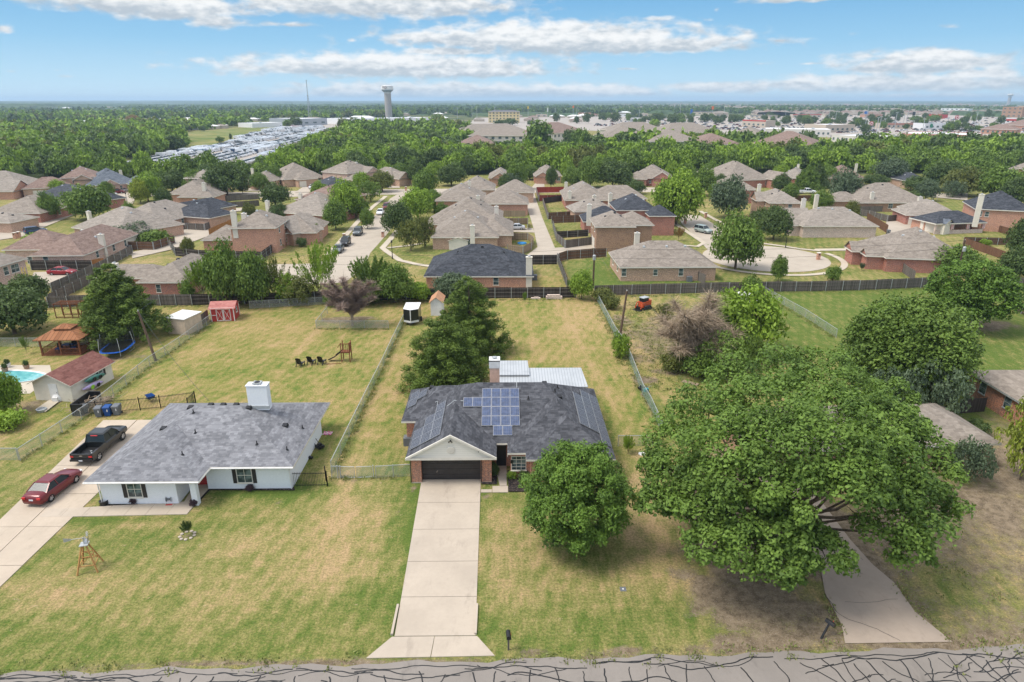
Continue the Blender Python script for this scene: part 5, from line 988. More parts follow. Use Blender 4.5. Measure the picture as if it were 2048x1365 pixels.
for a in [
 # left side, near
 ('wide dark oak at the left edge beyond the gazebo', 30, 668, 578, 150, 'round', 'dark', 0), ('smaller dark tree behind the left edge oak with a ladder against it', 62, 610, 552, 90, 'round', 'dark', 1),
 ('small green tree at the left edge below the pool', 14, 830, 752, 78, 'round', 'bright', 2), ('thin sapling on the lawn left of the gazebo', 54, 708, 668, 18, 'spray', 'mid', 0),
 # row along the back fence
 ('bright green tree left of the pole transformer in the back row', 408, 598, 512, 70, 'spray', 'bright', 1), ('tall bright green clump behind the red barn shed', 455, 612, 500, 85, 'round', 'mid', 3), ('bushy green tree right of the red barn shed', 510, 612, 516, 80, 'round', 'mid', 4),
 ('yellowing thin tree in the back row before the street bend', 556, 606, 505, 70, 'spray', 'olive', 0), ('airy light green mimosa in the middle of the back row', 640, 604, 470, 105, 'spray', 'bright', 0), ('lower leafy growth under the airy mimosa', 600, 608, 548, 90, 'sparse', 'olive', 0),
 ('dark green spreading tree right of the brown dead tree', 745, 600, 502, 110, 'spray', 'mid', 1), ('mid green bush tree against the fence right of the dead tree', 790, 606, 535, 85, 'round', 'mid', 0), ('deep green shrub mass at the left of the black cargo trailer', 735, 610, 560, 70, 'round', 'mid', 2), ('light green vine covered tree below the black shingled roof', 905, 598, 548, 85, 'round', 'grey', 1), ('leafy shrub between cargo trailer and vine tree', 838, 602, 566, 50, 'round', 'bright', 1),
 ('round dark bush by the low red brick house wall', 380, 589, 570, 22, 'bush', 'dark', 0), ('bushy growth where the brown and long back fences meet', 1163, 598, 548, 52, 'round', 'bright', 3), ('low weeds beside the fence corner', 1205, 603, 575, 50, 'bush', 'olive', 0),
 ('green bush on the wavy chain link fence by the pole', 1240, 716, 668, 42, 'bush', 'bright', 1), ('slender sapling before the dark back fence', 1050, 607, 582, 12, 'spray', 'mid', 1), ('upright shrub right of the solar roof', 1256, 908, 868, 34, 'spray', 'bright', 1),
 ('leafy tree behind the bare grey tree, right half', 1482, 705, 578, 160, 'round', 'bright', 0), ('green undergrowth beneath the bare grey tree', 1440, 752, 665, 110, 'round', 'mid', 1), ('dark green scrub left under the bare grey tree', 1380, 700, 640, 80, 'sparse', 'mid', 1),
 ('dense weeds at the foot of the bare grey tree', 1400, 752, 700, 90, 'bush', 'mid', 0), ('olive brush left of the bare grey tree foot', 1345, 742, 705, 60, 'bush', 'olive', 1), ('tall green growth between the bare tree and the hulls', 1432, 662, 596, 80, 'sparse', 'bright', 1), ('brush by the orange loader', 1330, 636, 606, 46, 'sparse', 'olive', 1), ('brush heap tree before the grey shed', 1500, 735, 670, 60, 'sparse', 'mid', 0), ('weedy growth along the wavy fence near the loader', 1222, 618, 592, 40, 'bush', 'olive', 1),
 ('low dark scrub beside the leaning grey shed', 1440, 720, 650, 90, 'sparse', 'dark', 1), ('shrub before the grey fence beside the parked hulls', 1501, 590, 552, 42, 'bush', 'mid', 1),
 ('grey green tree squeezed between the oak and the big right tree', 1862, 850, 715, 130, 'sparse', 'grey', 0), ('second grey green tree above the near right roof', 1770, 860, 730, 120, 'sparse', 'grey', 1), ('leaning crepe myrtle on the right lawn', 1915, 760, 698, 80, 'spray', 'mid', 0),
 ('grey green bough in front of the near right roof corner', 1935, 965, 875, 100, 'sparse', 'grey', 1), ('pale twiggy tree at the right edge', 2040, 960, 800, 110, 'sparse', 'yellow', 0), ('dark bush row between the near right roofs', 1955, 868, 838, 50, 'bush', 'dark', 0),
 # street trees left
 ('round light green tree by the far left cul de sac', 297, 404, 352, 62, 'round', 'bright', 0), ('bright yellow green tree touching the slate roofed house', 282, 408, 362, 40, 'round', 'yellow', 1), ('big dark round tree left of the peeking house', 180, 440, 378, 100, 'round', 'mid', 2), ('dark tree in front of the red brick house at far left', 102, 440, 392, 46, 'round', 'mid', 3),
 ('small dark tree before the long tan roofed house', 24, 388, 358, 34, 'round', 'dark', 4), ('spreading grey green tree behind the left alley bush', 262, 485, 444, 100, 'sparse', 'grey', 0), ('bushy green growth behind the reddish brown fence', 310, 490, 460, 70, 'bush', 'mid', 0), ('small rusty green magnolia inside the dark curved fence', 378, 512, 478, 30, 'round', 'olive', 1),
 ('wide dark round oak beyond the left houses', 455, 392, 330, 95, 'round', 'dark', 0), ('dark oak behind the wide round oak', 420, 372, 332, 60, 'round', 'dark', 1), ('dark trees clump left of the dark shuttered house', 345, 384, 345, 70, 'round', 'dark', 2), ('light green tree right of the dark shuttered house', 548, 372, 335, 42, 'round', 'mid', 2),
 ('dark tree in the yards above the broad hip roof', 552, 414, 372, 62, 'round', 'dark', 3), ('round dense tree beside the red brick end wall', 672, 460, 408, 52, 'round', 'mid', 4), ('light green street tree above the dense round one', 695, 438, 368, 72, 'round', 'bright', 0), ('olive street tree leaning over the left sidewalk', 712, 436, 395, 58, 'round', 'mid', 1),
 ('thin grey green street tree near the crossing', 742, 404, 362, 50, 'sparse', 'mid', 0), ('olive tree by the street crossing', 765, 384, 345, 56, 'round', 'olive', 1), ('dark tree beside the tan gabled house', 834, 372, 328, 36, 'round', 'dark', 3), ('light tree behind the street in front of the wood', 850, 398, 345, 56, 'round', 'mid', 2),
 ('large light green street tree on the right pavement', 836, 440, 380, 76, 'round', 'bright', 1), ('dark olive street tree below the light green one', 797, 470, 412, 66, 'round', 'dark', 4), ('yellow green tree on the central corner lawn', 822, 502, 438, 62, 'sparse', 'olive', 1), ('second yellow green tree leaning to the central house', 850, 495, 434, 48, 'sparse', 'olive', 0),
 ('small tree on the front lawn of the orange brick house', 634, 482, 452, 22, 'round', 'mid', 0), ('round shrub before the orange brick house lawn', 604, 494, 476, 24, 'bush', 'dark', 1),
 ('dark spreading tree left of the central peaked roof', 903, 372, 331, 66, 'round', 'dark', 0), ('pale green tree before the dark red door', 1035, 380, 325, 48, 'round', 'mid', 1), ('grey bare crowned tree before the dark red door', 1022, 384, 346, 44, 'sparse', 'grey', 1),
 ('round dark small tree before the shuttered window house', 1102, 376, 338, 26, 'round', 'dark', 2), ('shrub leaning over the maroon fence, left', 1010, 422, 398, 34, 'bush', 'mid', 0), ('shrub leaning over the maroon fence, right', 1037, 420, 400, 24, 'bush', 'bright', 1),
 ('dark oak left of the bright red fence', 1145, 374, 340, 50, 'round', 'mid', 3), ('round dark oak above the tan hip roof', 1180, 376, 322, 60, 'round', 'mid', 4), ('wide dark oak behind the tan hip roof', 1225, 376, 324, 84, 'round', 'dark', 0), ('dark bushy tree right of the tan hip roof', 1270, 388, 362, 46, 'round', 'dark', 1),
 ('large bright green maple by the right street', 1352, 450, 354, 112, 'round', 'bright', 2), ('yellow green ragged tree in front of the large maple', 1352, 448, 380, 50, 'sparse', 'yellow', 0), ('small orange green tree on the street lawn', 1357, 482, 452, 26, 'spray', 'rust', 0), ('dark green tree above the right street', 1405, 392, 338, 52, 'round', 'mid', 1), ('light green tree under the wood right of the gabled house', 1372, 372, 334, 44, 'round', 'mid', 0),
 ('grey green live oak on the right street', 1455, 436, 364, 78, 'round', 'grey', 3), ('dark green live oak before the whitewashed ranch house', 1546, 480, 420, 70, 'round', 'dark', 4), ('second dark oak left of the whitewashed ranch house', 1518, 462, 421, 46, 'round', 'dark', 2),
 ('tall round green tree on the cul de sac lawn', 1470, 540, 436, 112, 'round', 'mid', 0), ('small upright tree before the cul de sac', 1556, 564, 515, 36, 'round', 'mid', 1), ('round shrub before the long grey fence', 1665, 562, 532, 36, 'bush', 'mid', 0), ('bare stemmed thin tree on the right lawn corner', 1723, 542, 524, 14, 'spray', 'grey', 1),
 ('bright conifer like tree before the white chimneyed house', 1612, 378, 332, 52, 'cone', 'mid', 0), ('dark conifer like tree beside the bright one', 1634, 376, 330, 44, 'cone', 'dark', 1), ('grey green tree before the brown roofed house', 1686, 410, 346, 70, 'round', 'grey', 0), ('dark bush tree right of the brown roofed house', 1748, 372, 350, 60, 'round', 'dark', 1),
 ('grey green live oak between the black and brown roofs', 1780, 368, 322, 74, 'round', 'grey', 2), ('small yellow green tree before the wide tan roof', 1759, 418, 385, 34, 'sparse', 'yellow', 1), ('dark low tree before the black half hidden roof', 1834, 382, 356, 60, 'round', 'dark', 3), ('bare crowned tree by the stop sign', 1905, 396, 362, 46, 'sparse', 'grey', 0),
 ('large dark oak above the grey roof, upper right', 1888, 382, 328, 84, 'round', 'dark', 4), ('broad olive oak upper right', 1922, 392, 340, 84, 'round', 'olive', 0), ('huge green oak at the upper right edge', 1995, 398, 338, 100, 'round', 'mid', 1), ('dark oak at the right edge above the black roof', 2035, 412, 362, 80, 'round', 'dark', 2), ('green oak far upper right', 1955, 366, 320, 76, 'round', 'mid', 3),
 ('large dark tree at the right edge below the brick house', 2040, 520, 440, 70, 'round', 'dark', 0), ('dense dark tree above the right round tree', 1905, 545, 492, 110, 'round', 'mid', 1), ('dark green tree at the right edge fence', 2030, 560, 502, 76, 'round', 'dark', 3), ('small bright bush on the green yard', 1970, 492, 478, 24, 'bush', 'bright', 0),
 ('green tree behind the house row at the far left edge', 40, 362, 336, 30, 'round', 'mid', 0),
 ('light green tree before the arched entry house', 118, 392, 362, 37, 'round', 'bright', 1),
 ('green tree between the slate roof and the wood', 205, 366, 332, 44, 'round', 'mid', 2),
 ('light green tree left of the small shuttered house', 470, 366, 340, 33, 'round', 'bright', 3),
 ('green tree before the small shuttered house', 520, 380, 350, 40, 'round', 'mid', 4),
 ('green tree behind the wide tan brick house, left', 590, 350, 316, 47, 'round', 'mid', 0),
 ('light green tree behind the wide tan brick house, right', 662, 352, 326, 36, 'round', 'bright', 1),
 ('green tree behind the black hip roof by the crossing', 690, 362, 332, 43, 'round', 'mid', 2),
 ('light green tree behind the two storey gabled street end house', 770, 362, 328, 32, 'round', 'bright', 3),
 ('green tree left of the small tan gabled street house', 800, 356, 330, 39, 'round', 'mid', 4),
 ('light green tree right of the dark grey green tree at the wood edge', 872, 356, 326, 46, 'round', 'bright', 0),
 ('dark green tree behind the furthest central roof', 935, 350, 316, 35, 'round', 'dark', 1),
 ('green tree left of the shuttered window house', 1060, 360, 334, 42, 'round', 'mid', 2),
 ('light green tree right of the shuttered window house', 1135, 356, 326, 31, 'round', 'bright', 3),
 ('green tree behind the broad tan hip roof, right', 1215, 352, 318, 38, 'round', 'mid', 4),
 ('green tree beside the broad tan hip roof end', 1250, 372, 346, 45, 'round', 'mid', 0),
 ('light green tree right of the red gabled house in the centre', 1345, 356, 326, 34, 'round', 'bright', 1),
 ('green tree left of the quoined red brick house', 1420, 362, 328, 41, 'round', 'mid', 2),
 ('dark green tree before the hidden tan roof', 1440, 378, 352, 30, 'round', 'dark', 3),
 ('light green tree right of the quoined red brick house', 1560, 364, 334, 37, 'round', 'bright', 4),
 ('green tree left of the brown roof with white chimney', 1655, 368, 334, 44, 'round', 'mid', 0),
 ('light green tree right of the brown roof with white chimney', 1745, 352, 326, 33, 'round', 'bright', 1),
 ('green tree left of the half hidden black roof', 1800, 352, 322, 40, 'round', 'mid', 2),
 ('green tree right of the half hidden black roof', 1870, 362, 328, 47, 'round', 'mid', 3),
 ('light green tree before the twin gabled house at the right edge', 1985, 362, 336, 36, 'round', 'bright', 4),
 ('dark green tree behind the orange brick house', 560, 444, 410, 43, 'round', 'dark', 0),
 ('green tree on the verge of the left street beside the brick mailbox', 735, 458, 420, 32, 'round', 'mid', 1),
 ('green tree beside the central hip roofs on the street side', 885, 440, 410, 39, 'round', 'mid', 2),
 ('green tree behind the whitewashed ranch house', 1640, 420, 386, 46, 'round', 'mid', 3),
 ('olive tree in the yard behind the grey winding fence', 1700, 446, 408, 35, 'round', 'olive', 4),
 ('dark green tree behind the wide tan roof fence', 1822, 416, 386, 42, 'round', 'dark', 0),
 ('green tree left of the corner two storey tan house', 1428, 402, 368, 31, 'round', 'mid', 1),
 ('dark green tree left of the black roofed alley house', 330, 420, 382, 38, 'round', 'dark', 2),
 ('light green tree below the dark blue car drive', 70, 500, 470, 45, 'round', 'bright', 3),
 ('green tree on the drive side of the slate roofed house', 215, 398, 368, 34, 'round', 'mid', 4),
 ('olive tree in the yard of the flagged porch', 1995, 452, 414, 41, 'round', 'olive', 0),
 ('green tree filling the gap left of the wide brown roof', 262, 452, 408, 34, 'round', 'mid', 1), ('light green tree behind the broad hip roofed house', 640, 402, 368, 40, 'round', 'bright', 2), ('dark green tree right of the central row roofs', 1010, 385, 352, 30, 'round', 'dark', 1),
 ('dense green tree between the left street and the central roofs', 868, 425, 385, 40, 'round', 'mid', 4), ('olive tree beside the black roofed left house', 500, 440, 410, 30, 'round', 'olive', 3), ('green tree right of the broad hip roofed house', 700, 405, 366, 44, 'round', 'mid', 1), ('light green tree on the lawn edge of the back street', 725, 384, 350, 44, 'round', 'bright', 4),
 ('dark tree behind the brown roof with cream garage', 438, 386, 350, 36, 'round', 'dark', 2), ('dense tree behind the slate roofed house', 320, 385, 345, 60, 'round', 'mid', 2), ('round green tree between the back fence trees and the yellow one', 575, 608, 545, 60, 'sparse', 'bright', 1), ('leafy bush left of the bright pole tree', 378, 606, 560, 34, 'bush', 'mid', 0),
 ('olive bush tree at the right of the big round oak', 486, 388, 360, 30, 'round', 'olive', 0), ('low green bushes along the dark back fence', 670, 612, 580, 50, 'bush', 'mid', 1), ('green tree above the whitewashed ranch house roof', 1580, 402, 372, 36, 'round', 'mid', 2), ('dark oak near the white pickup', 1560, 384, 352, 40, 'round', 'dark', 0),
 ('grey green oak beside the stop sign', 1850, 402, 362, 50, 'round', 'grey', 1), ('green tree right of the covered hulls', 1540, 650, 600, 40, 'sparse', 'bright', 1),
 ('dark tree on the lawn behind the wide dark round oak', 392, 386, 346, 46, 'round', 'mid', 4)]:
    tree(*a[:7], a[7])
ORD = ['first', 'second', 'third', 'fourth', 'fifth', 'sixth']
def row(label, pts, r, h, mt, kind='bush', group=None, name='clipped_bush'):
    base_l = label
    for i, p in enumerate(pts):
        if len(pts) > 1: label = ORD[i] + ' ' + base_l + ' from the left'
        x, y = G(*p); root = empty(name, (x, y, 0), i*1.3, label, 'bush', group); cr, tr = TEM[kind, i % 2]; root.scale = (r, r, h); mk('crown', cr, root, LF[mt]); mk('trunk', tr, root)
row('clipped bush along the orange brick house', [(560, 497), (567, 491), (573, 486), (579, 481), (585, 477), (591, 472)], 1., 1.1, 'bright', 'bush', 'clipped bushes along the orange brick house')
row('clipped hedge ball before the whitewashed ranch house', [(1577, 458), (1585, 462), (1594, 468), (1602, 471)], 1.2, 1.2, 'bright', 'bush', 'hedge balls of the whitewashed ranch house')
row('clipped bush along the red cul de sac house', [(1733, 503), (1738, 510), (1744, 515), (1750, 519), (1757, 531), (1764, 535)], 1., 1.1, 'bright', 'bush', 'clipped bushes by the low red brick house')
row('low hedge ball at the left edge below the corner roof', [(2, 462), (12, 460), (22, 457), (30, 454)], 1.3, 1.2, 'mid', 'bush', 'hedge at the left edge')
row('small dark purple shrub in the mulch of the white brick house', [(269, 1008), (388, 1012), (500, 982)], .38, .55, 'purple', 'bush', 'purple shrubs by the white brick house', 'purple_shrub')
row('leafy plant in the dark bed beside the garage pillar', [(990, 951), (985, 945)], .45, .95, 'dark', 'bush', 'plants beside the garage pillar', 'garden_plant')
row('bright small shrub on the corner of the entry walk', [(1024, 957)], .5, .7, 'bright', 'bush', None, 'garden_plant')
row('dark spiky plant under the front window', [(1048, 958)], .6, .8, 'dark', 'bush', None, 'garden_plant')
row('flowering bush with yellow blossom at the left edge', [(15, 856)], 2., 1.7, 'bright', 'bush', None, 'flowering_bush')
# --- unique near trees
rg = np.random.default_rng(7)
x, y = G(1150, 1092); rt = empty('pear_tree', (x, y, 0), 0, 'dense round pear tree on the front lawn before the solar roof house', 'tree')
V, t_ = crown_round(rg, (3.75, 3.6, 3.75), 120, .165, 400, .17, .5, .16, .13, .6, 1.15); V[:, 2] += 4.1
mk('crown', leafmesh('crown', V, t_, LF['pear']), rt); mk('trunk', trunkmesh('trunk', 7., .16, 2.6, 9, 5, .25), rt)
# spreading oak: lobes at their own places and heights
x0, y0 = G(1560, 1085); ro = empty('oak_tree', (x0, y0, 0), 0, 'huge spreading oak over the right driveway', 'tree')
LB = [(1345, 880, 6.5, 2.6), (1340, 960, 5.5, 2.2), (1310, 1010, 4.5, 1.5), (1400, 1020, 5.0, 2.3), (1420, 1090, 4.2, 1.9), (1400, 820, 7.5, 2.6), (1480, 760, 8.5, 2.8), (1440, 900, 8.6, 3.0), (1560, 740, 9.0, 2.7), (1640, 745, 9.3, 2.8), (1560, 840, 10.5, 3.4), (1500, 960, 8.2, 2.9), (1700, 800, 9.5, 3.),
      (1650, 880, 10.5, 3.4), (1760, 850, 9.0, 2.9), (1820, 900, 7.8, 2.7), (1580, 980, 8.5, 2.6), (1760, 960, 8.2, 3.), (1700, 960, 9.2, 2.6), (1850, 960, 6.8, 2.5), (1870, 1020, 5.8, 2.2), (1800, 1050, 6.0, 2.7), (1820, 1100, 4.6, 1.6), (1500, 1100, 4.6, 2.2), (1560, 1130, 4.0, 2.0),
      (1600, 1080, 5.2, 2.0), (1650, 1110, 4.4, 1.9), (1480, 1030, 6.0, 2.2), (1390, 950, 6.0, 2.), (1560, 1040, 6.4, 1.8), (1450, 1070, 4.6, 1.7), (1780, 800, 8.0, 2.2), (1310, 930, 5.6, 1.3), (1610, 1140, 3.4, 1.2), (1600, 790, 10, 3), (1520, 870, 9.6, 3), (1580, 910, 10, 3), (1700, 880, 10, 3), (1750, 900, 9, 2.6), (1440, 830, 8.4, 2.6), (1460, 970, 7.6, 2.4), (1640, 970, 9., 2.4), (1800, 980, 7.4, 2.4), (1540, 800, 9.6, 2.8), (1680, 830, 10, 2.6), (1380, 1000, 5.4, 2.), (1800, 850, 8.2, 2.2)]
Cc = []; Rc = []
for (px, py, hh, r_) in LB:
    gx_, gy_ = G(px, py, hh); D = fib(17, rg, .5); D = D[D[:, 2] > -.55]
    for d in D: Cc.append((gx_ - x0 + d[0]*r_*.72, gy_ - y0 + d[1]*r_*.72, hh + d[2]*r_*.55)); Rc.append(r_*rg.uniform(.26, .40))
V, t_ = clump_cloud(np.array(Cc), np.array(Rc), 165, .26, rg, .5, .6, .85); mk('crown', leafmesh('crown', V, t_, LF['oak']), ro)
mb = MB(); rr = random.Random(4); mb.tube([(0, 0, -.1), (.1, .1, 1.), (.3, .3, 2.2)], [.55, .4, .36], 10)
for (px, py, hh, r_) in LB:
    gx_, gy_ = G(px, py, hh - .2); e_ = Vector((gx_ - x0, gy_ - y0, hh - .3)); s_ = Vector((.3, .3, 2.1)); a_ = s_.lerp(e_, .35) + Vector((rr.uniform(-.4, .4), rr.uniform(-.4, .4), -.4)); b_ = s_.lerp(e_, .7) + Vector((rr.uniform(-.5, .5), rr.uniform(-.5, .5), .3))
    mb.tube([s_, a_, b_, e_], [.15, .10, .06, .02], 6)
    for k in range(3): q = b_.lerp(e_, .3*k) ; mb.tube([q, q + Vector((rr.uniform(-1, 1), rr.uniform(-1, 1), rr.uniform(.1, .8)))*r_*.5], [.05, .015], 4)
mb.build('trunk', M_bark, ro)
def cedar(label, px, pyb, pyt, wpx, seed, mt='cedar', lv=30, nper=210, size=.26, wid=.75, z0=.04):
    x, y = G(px, pyb); h = HT(x, y, pyt); pm = F/((y*cp) + (H - h*.35)*sp); r = wpx/2/pm; rg = np.random.default_rng(seed)
    root = empty('cedar_tree', (x, y, 0), 0, label, 'tree'); V, t_ = crown_cone(rg, r, h, lv, nper, size, z0, .25, wid); mk('crown', leafmesh('crown', V, t_, LF[mt]), root); mk('trunk', trunkmesh('trunk', h, .22, r*.5, 5, seed, .6), root)
cedar('nearer broad cedar just behind the solar roof', 893, 775, 632, 160, 11, 'cedar', 24, 240, .26, .55); cedar('taller farther cedar behind the broad one', 940, 708, 556, 138, 12, 'cedar', 26, 200, .28, .55)
cedar('tall dark cedar between the trampoline and the swing frames', 246, 676, 528, 142, 13, 'cedar', 28, 200, .34, .6, .16)
def bigtree(label, px, pyb, pyt, wpx, seed, mt, R_=None, ncl=120, nper=230, size=.3, cb=.08, rc=.17):
    x, y = G(px, pyb); h = HT(x, y, pyt); pm = PM(x, y)*1.08; r = wpx/2/pm; h -= r*.3; rg = np.random.default_rng(seed)
    root = empty('broadleaf_tree', (x, y, 0), 0, label, 'tree'); V, t_ = crown_round(rg, (r, r, h*(1-cb)/2), ncl, rc, nper, size, .5, .06, .09, .5, .9); V[:, 2] += h*(1+cb)/2; mk('crown', leafmesh('crown', V, t_, LF[mt]), root); mk('trunk', trunkmesh('trunk', h, .25, r*.7, 8, seed, .35), root)
bigtree('tall massive green tree behind the spreading oak', 1795, 800, 562, 262, 21, 'mid', None, 130, 260, .32, .04, .19); bigtree('dense round tree on the far right lawn', 1932, 655, 500, 176, 22, 'pear', None, 130, 180, .32, .12, .15)
# dead trees: bare twig masses
def twigtree(name, label, px, pyb, pyt, wpx, seed, mt, n=5200, L=1.5, th=.035, droop=.2, leafs=None):
    x, y = G(px, pyb); h = HT(x, y, pyt); r = wpx/2/PM(x, y); rg = np.random.default_rng(seed); root = empty(name, (x, y, 0), 0, label, 'tree')
    mb = MB(); rr = random.Random(seed); ends = []
    mb.tube([(0, 0, -.1), (.05, 0, h*.18), (0, .1, h*.4)], [.26, .2, .15], 8)
    for k in range(26):
        a = rr.uniform(0, 6.28); ro = r*rr.uniform(.35, .95); e_ = Vector((math.cos(a)*ro, math.sin(a)*ro, h*rr.uniform(.35, .95)*(1 - .25*ro/r))); s_ = Vector((0, 0, h*rr.uniform(.12, .4))); md = s_.lerp(e_, .5) + Vector((0, 0, h*.08))
        mb.tube([s_, md, e_], [.09, .055, .02], 5); ends += [(s_, md, e_)]
    mb.build('trunk', M_deadbark, root)
    idx = rg.integers(0, len(ends), n); t_ = rg.uniform(.15, 1, n)
    A_ = np.array([tuple(e_[0]) for e_ in ends]); B_ = np.array([tuple(e_[1]) for e_ in ends]); C_ = np.array([tuple(e_[2]) for e_ in ends]); tt = t_[:, None]
    S_ = (1-tt)**2*A_[idx] + 2*(1-tt)*tt*B_[idx] + tt**2*C_[idx]; D_ = rg.normal(size=(n, 3)); D_[:, 2] = np.abs(D_[:, 2])*.8 - droop; D_ += S_/r*.7*np.array([1, 1, .15]); D_ /= np.linalg.norm(D_, axis=1, keepdims=True); ll = L*rg.uniform(.4, 1.2, (n, 1))
    M1 = S_ + D_*ll*.5 + rg.normal(size=(n, 3))*.08; E1 = S_ + D_*ll + rg.normal(size=(n, 3))*.15 - np.array([0, 0, droop])*ll*.6; N1 = np.cross(D_, rg.normal(size=(n, 3))); N1 /= np.linalg.norm(N1, axis=1, keepdims=True); w_ = th/2
    V = np.concatenate([np.stack([S_ - N1*w_, S_ + N1*w_, M1 + N1*w_*.8, M1 - N1*w_*.8], 1), np.stack([M1 - N1*w_*.8, M1 + N1*w_*.8, E1 + N1*w_*.3, E1 - N1*w_*.3], 1)]).reshape(-1, 3)
    mk('twigs', leafmesh('twigs', V, np.zeros(len(V)//4), mt), root)
twigtree('bare_tree', 'bare grey twiggy tree leaning over the rough lot', 1385, 738, 566, 165, 31, M_deadbark, 17000, 1.8, .042, .25)
twigtree('bare_tree', 'fallen bare grey branches on top of the leafy tree', 1455, 690, 600, 90, 33, M_deadbark, 1500, 1.6, .04, .1)
twigtree('dead_tree', 'brown dead evergreen inside the chain link pen', 705, 652, 528, 108, 32, M_deadred, 17000, .95, .055, .12)
rr = random.Random(9)
x, y = G(375, 1072); rt = empty('crepe_myrtle', (x, y, 0), 0, 'small dark shrub in a stone ring on the left front lawn', 'shrub'); cr, tr = TEM['spray', 1]; s_ = mk('crown', cr, rt, LF['dark']); s_.scale = (.5, .5, 1.35); 
for k in range(9): a = k*.7; q = MB().lathe([(0, 0), (.12, .01), (.13, .07), (.06, .1), (0, .1)], (0, 0, 0), 7).build('edging_stone', M_galv if False else M_conc, rt); q.location = (.5*math.cos(a), .5*math.sin(a), 0)

# weeds and long grass tufts along fences, kerbs and on the bare ground
rg = np.random.default_rng(91); TP = []
def along(pts, n, wd):
    P = W(pts)
    for (ax, ay), (bx, by) in zip(P, P[1:]):
        L = math.hypot(bx-ax, by-ay); k = int(n*L); t_ = rg.uniform(0, 1, k); TP.extend(zip(ax + t_*(bx-ax) + rg.normal(0, wd, k), ay + t_*(by-ay) + rg.normal(0, wd, k)))
for pl, n, wd in (([(668, 948), (727, 815), (767, 733), (808, 645)], 7, .18), ([(1325, 874), (1300, 815), (1262, 730), (1230, 672), (1195, 604)], 9, .3), ([(41, 924), (125, 868), (200, 817), (300, 735), (430, 642)], 5, .2), ([(-60, 695), (225, 694)], 3, .2), ([(98, 618), (385, 613), (560, 610), (850, 602), (1165, 599)], 5, .3), ([(1188, 595), (1530, 587), (1870, 577)], 6, .35), ([(633, 659), (777, 659)], 6, .15), ([(1530, 592), (1672, 678)], 5, .2), ([(664, 959), (822, 955)], 6, .15), ([(1232, 640), (1250, 730)], 12, .6), ([(1300, 780), (1400, 770)], 8, 1.2), ([(1330, 700), (1480, 740)], 22, 2.2), ([(1230, 630), (1340, 700), (1300, 760)], 16, 1.8), ([(1260, 610), (1340, 640)], 14, 1.5), ([(0, 1340), (740, 1318)], 2, .3), ([(1010, 1322), (1680, 1300)], 3, .3), ([(1900, 1300), (2048, 1285)], 5, .5), ([(1850, 1120), (2048, 1210)], 6, 1.4), ([(1650, 1190), (1690, 1290)], 4, .15), ([(1790, 1168), (1905, 1285)], 4, .2)): along(pl, n, wd)
TP = np.array(TP); k = len(TP)*9; ci = np.repeat(np.arange(len(TP)), 9); hh = rg.uniform(.06, .2, len(TP))[ci]; P_ = np.stack([TP[ci, 0] + rg.normal(0, .16, k), TP[ci, 1] + rg.normal(0, .16, k), hh*.5], 1)
V = quads(P_, rg.normal(size=(k, 3))*np.array([1, 1, .4]), .2, rg, .4, np.tile(np.array([0, 0, 1.]), (k, 1))); V[:, 2] = np.maximum(V[:, 2], 0); o = mk('weeds', leafmesh('weeds', V, rg.uniform(0, 1, k), LF['grass'])); tag(o, 'weeds and long grass tufts along the fences and verges', 'weeds', None, 'stuff')
# ------------------------------------------------------------------ vehicles
def paint(name, col, rough=.28): return mat('paint_' + name, lambda t, o: prin(t, o, col, rough, .4, .1, coat=.25))
PT = dict(black=paint('black', (.012, .014, .014)), maroon=paint('maroon', (.13, .008, .012)), red=paint('red', (.25, .012, .02)), silver=paint('silver', (.45, .46, .47)), white=paint('white', (.72, .73, .74)), grey=paint('grey', (.12, .135, .14)), blue=paint('blue', (.02, .05, .11)), teal=paint('teal', (.30, .36, .34)), orange=paint('orange', (.50, .075, .02), .6))
M_tail = plain('tail_lens', (.5, .02, .02), .25, .5); M_head = plain('head_lens', (.75, .76, .78), .15, .6); M_cglass = mat('car_glass', lambda t, o: prin(t, o, (.02, .028, .032), .22, .35))
M_plate = plain('plate', (.6, .62, .66), .5)
def loft(mb, stations, m=0):
    rings = []
    for (y, pts) in stations:
        full = [(x, y, z) for x, z in pts] + [(-x, y, z) for x, z in reversed(pts) if x > 1e-4]; rings.append(full)
    n = len(rings[0]); base = len(mb.v)
    for r in rings: mb.v += r
    fs = [(base + i*n + k, base + (i+1)*n + k, base + (i+1)*n + (k+1) % n, base + i*n + (k+1) % n) for i in range(len(rings)-1) for k in range(n)]
    fs.append(tuple(base + k for k in range(n))); fs.append(tuple(base + (len(rings)-1)*n + k for k in range(n))[::-1]); mb.f += fs; mb.mi += [m]*len(fs)
def sec(w_, zb, zm, zt, cr=.04): return [(0, zt + cr), (w_*.62, zt + cr*.7), (w_*.9, zt - .02), (w_*.99, zt - .13), (w_, zm), (w_*.97, zb + .1), (w_*.86, zb), (0, zb)]
def wheel(root, x, y, r, w_=.22):
    s = 1 if x > 0 else -1; t_ = MB().lathe([(r*.62, -w_/2), (r*.9, -w_/2), (r, -w_/2 + .04), (r, w_/2 - .04), (r*.9, w_/2), (r*.62, w_/2), (r*.62, -w_/2)], (0, 0, 0), 20).build('wheel', M_rubber, root)
    t_.location = (x, y, r); t_.rotation_euler = (0, R(90)*s, 0)
    rm = MB().lathe([(r*.62, w_*.3), (r*.5, w_*.26), (r*.2, w_*.38), (0, w_*.4)], (0, 0, 0), 20)
    for k in range(5): a = k*1.2566; rm.bar((r*.15*math.cos(a), r*.15*math.sin(a), w_*.42), (r*.62*math.cos(a), r*.62*math.sin(a), w_*.42), .06, .03)
    rm.build('rim', M_alu if root.get('rim', 0) == 0 else M_chrome, t_)
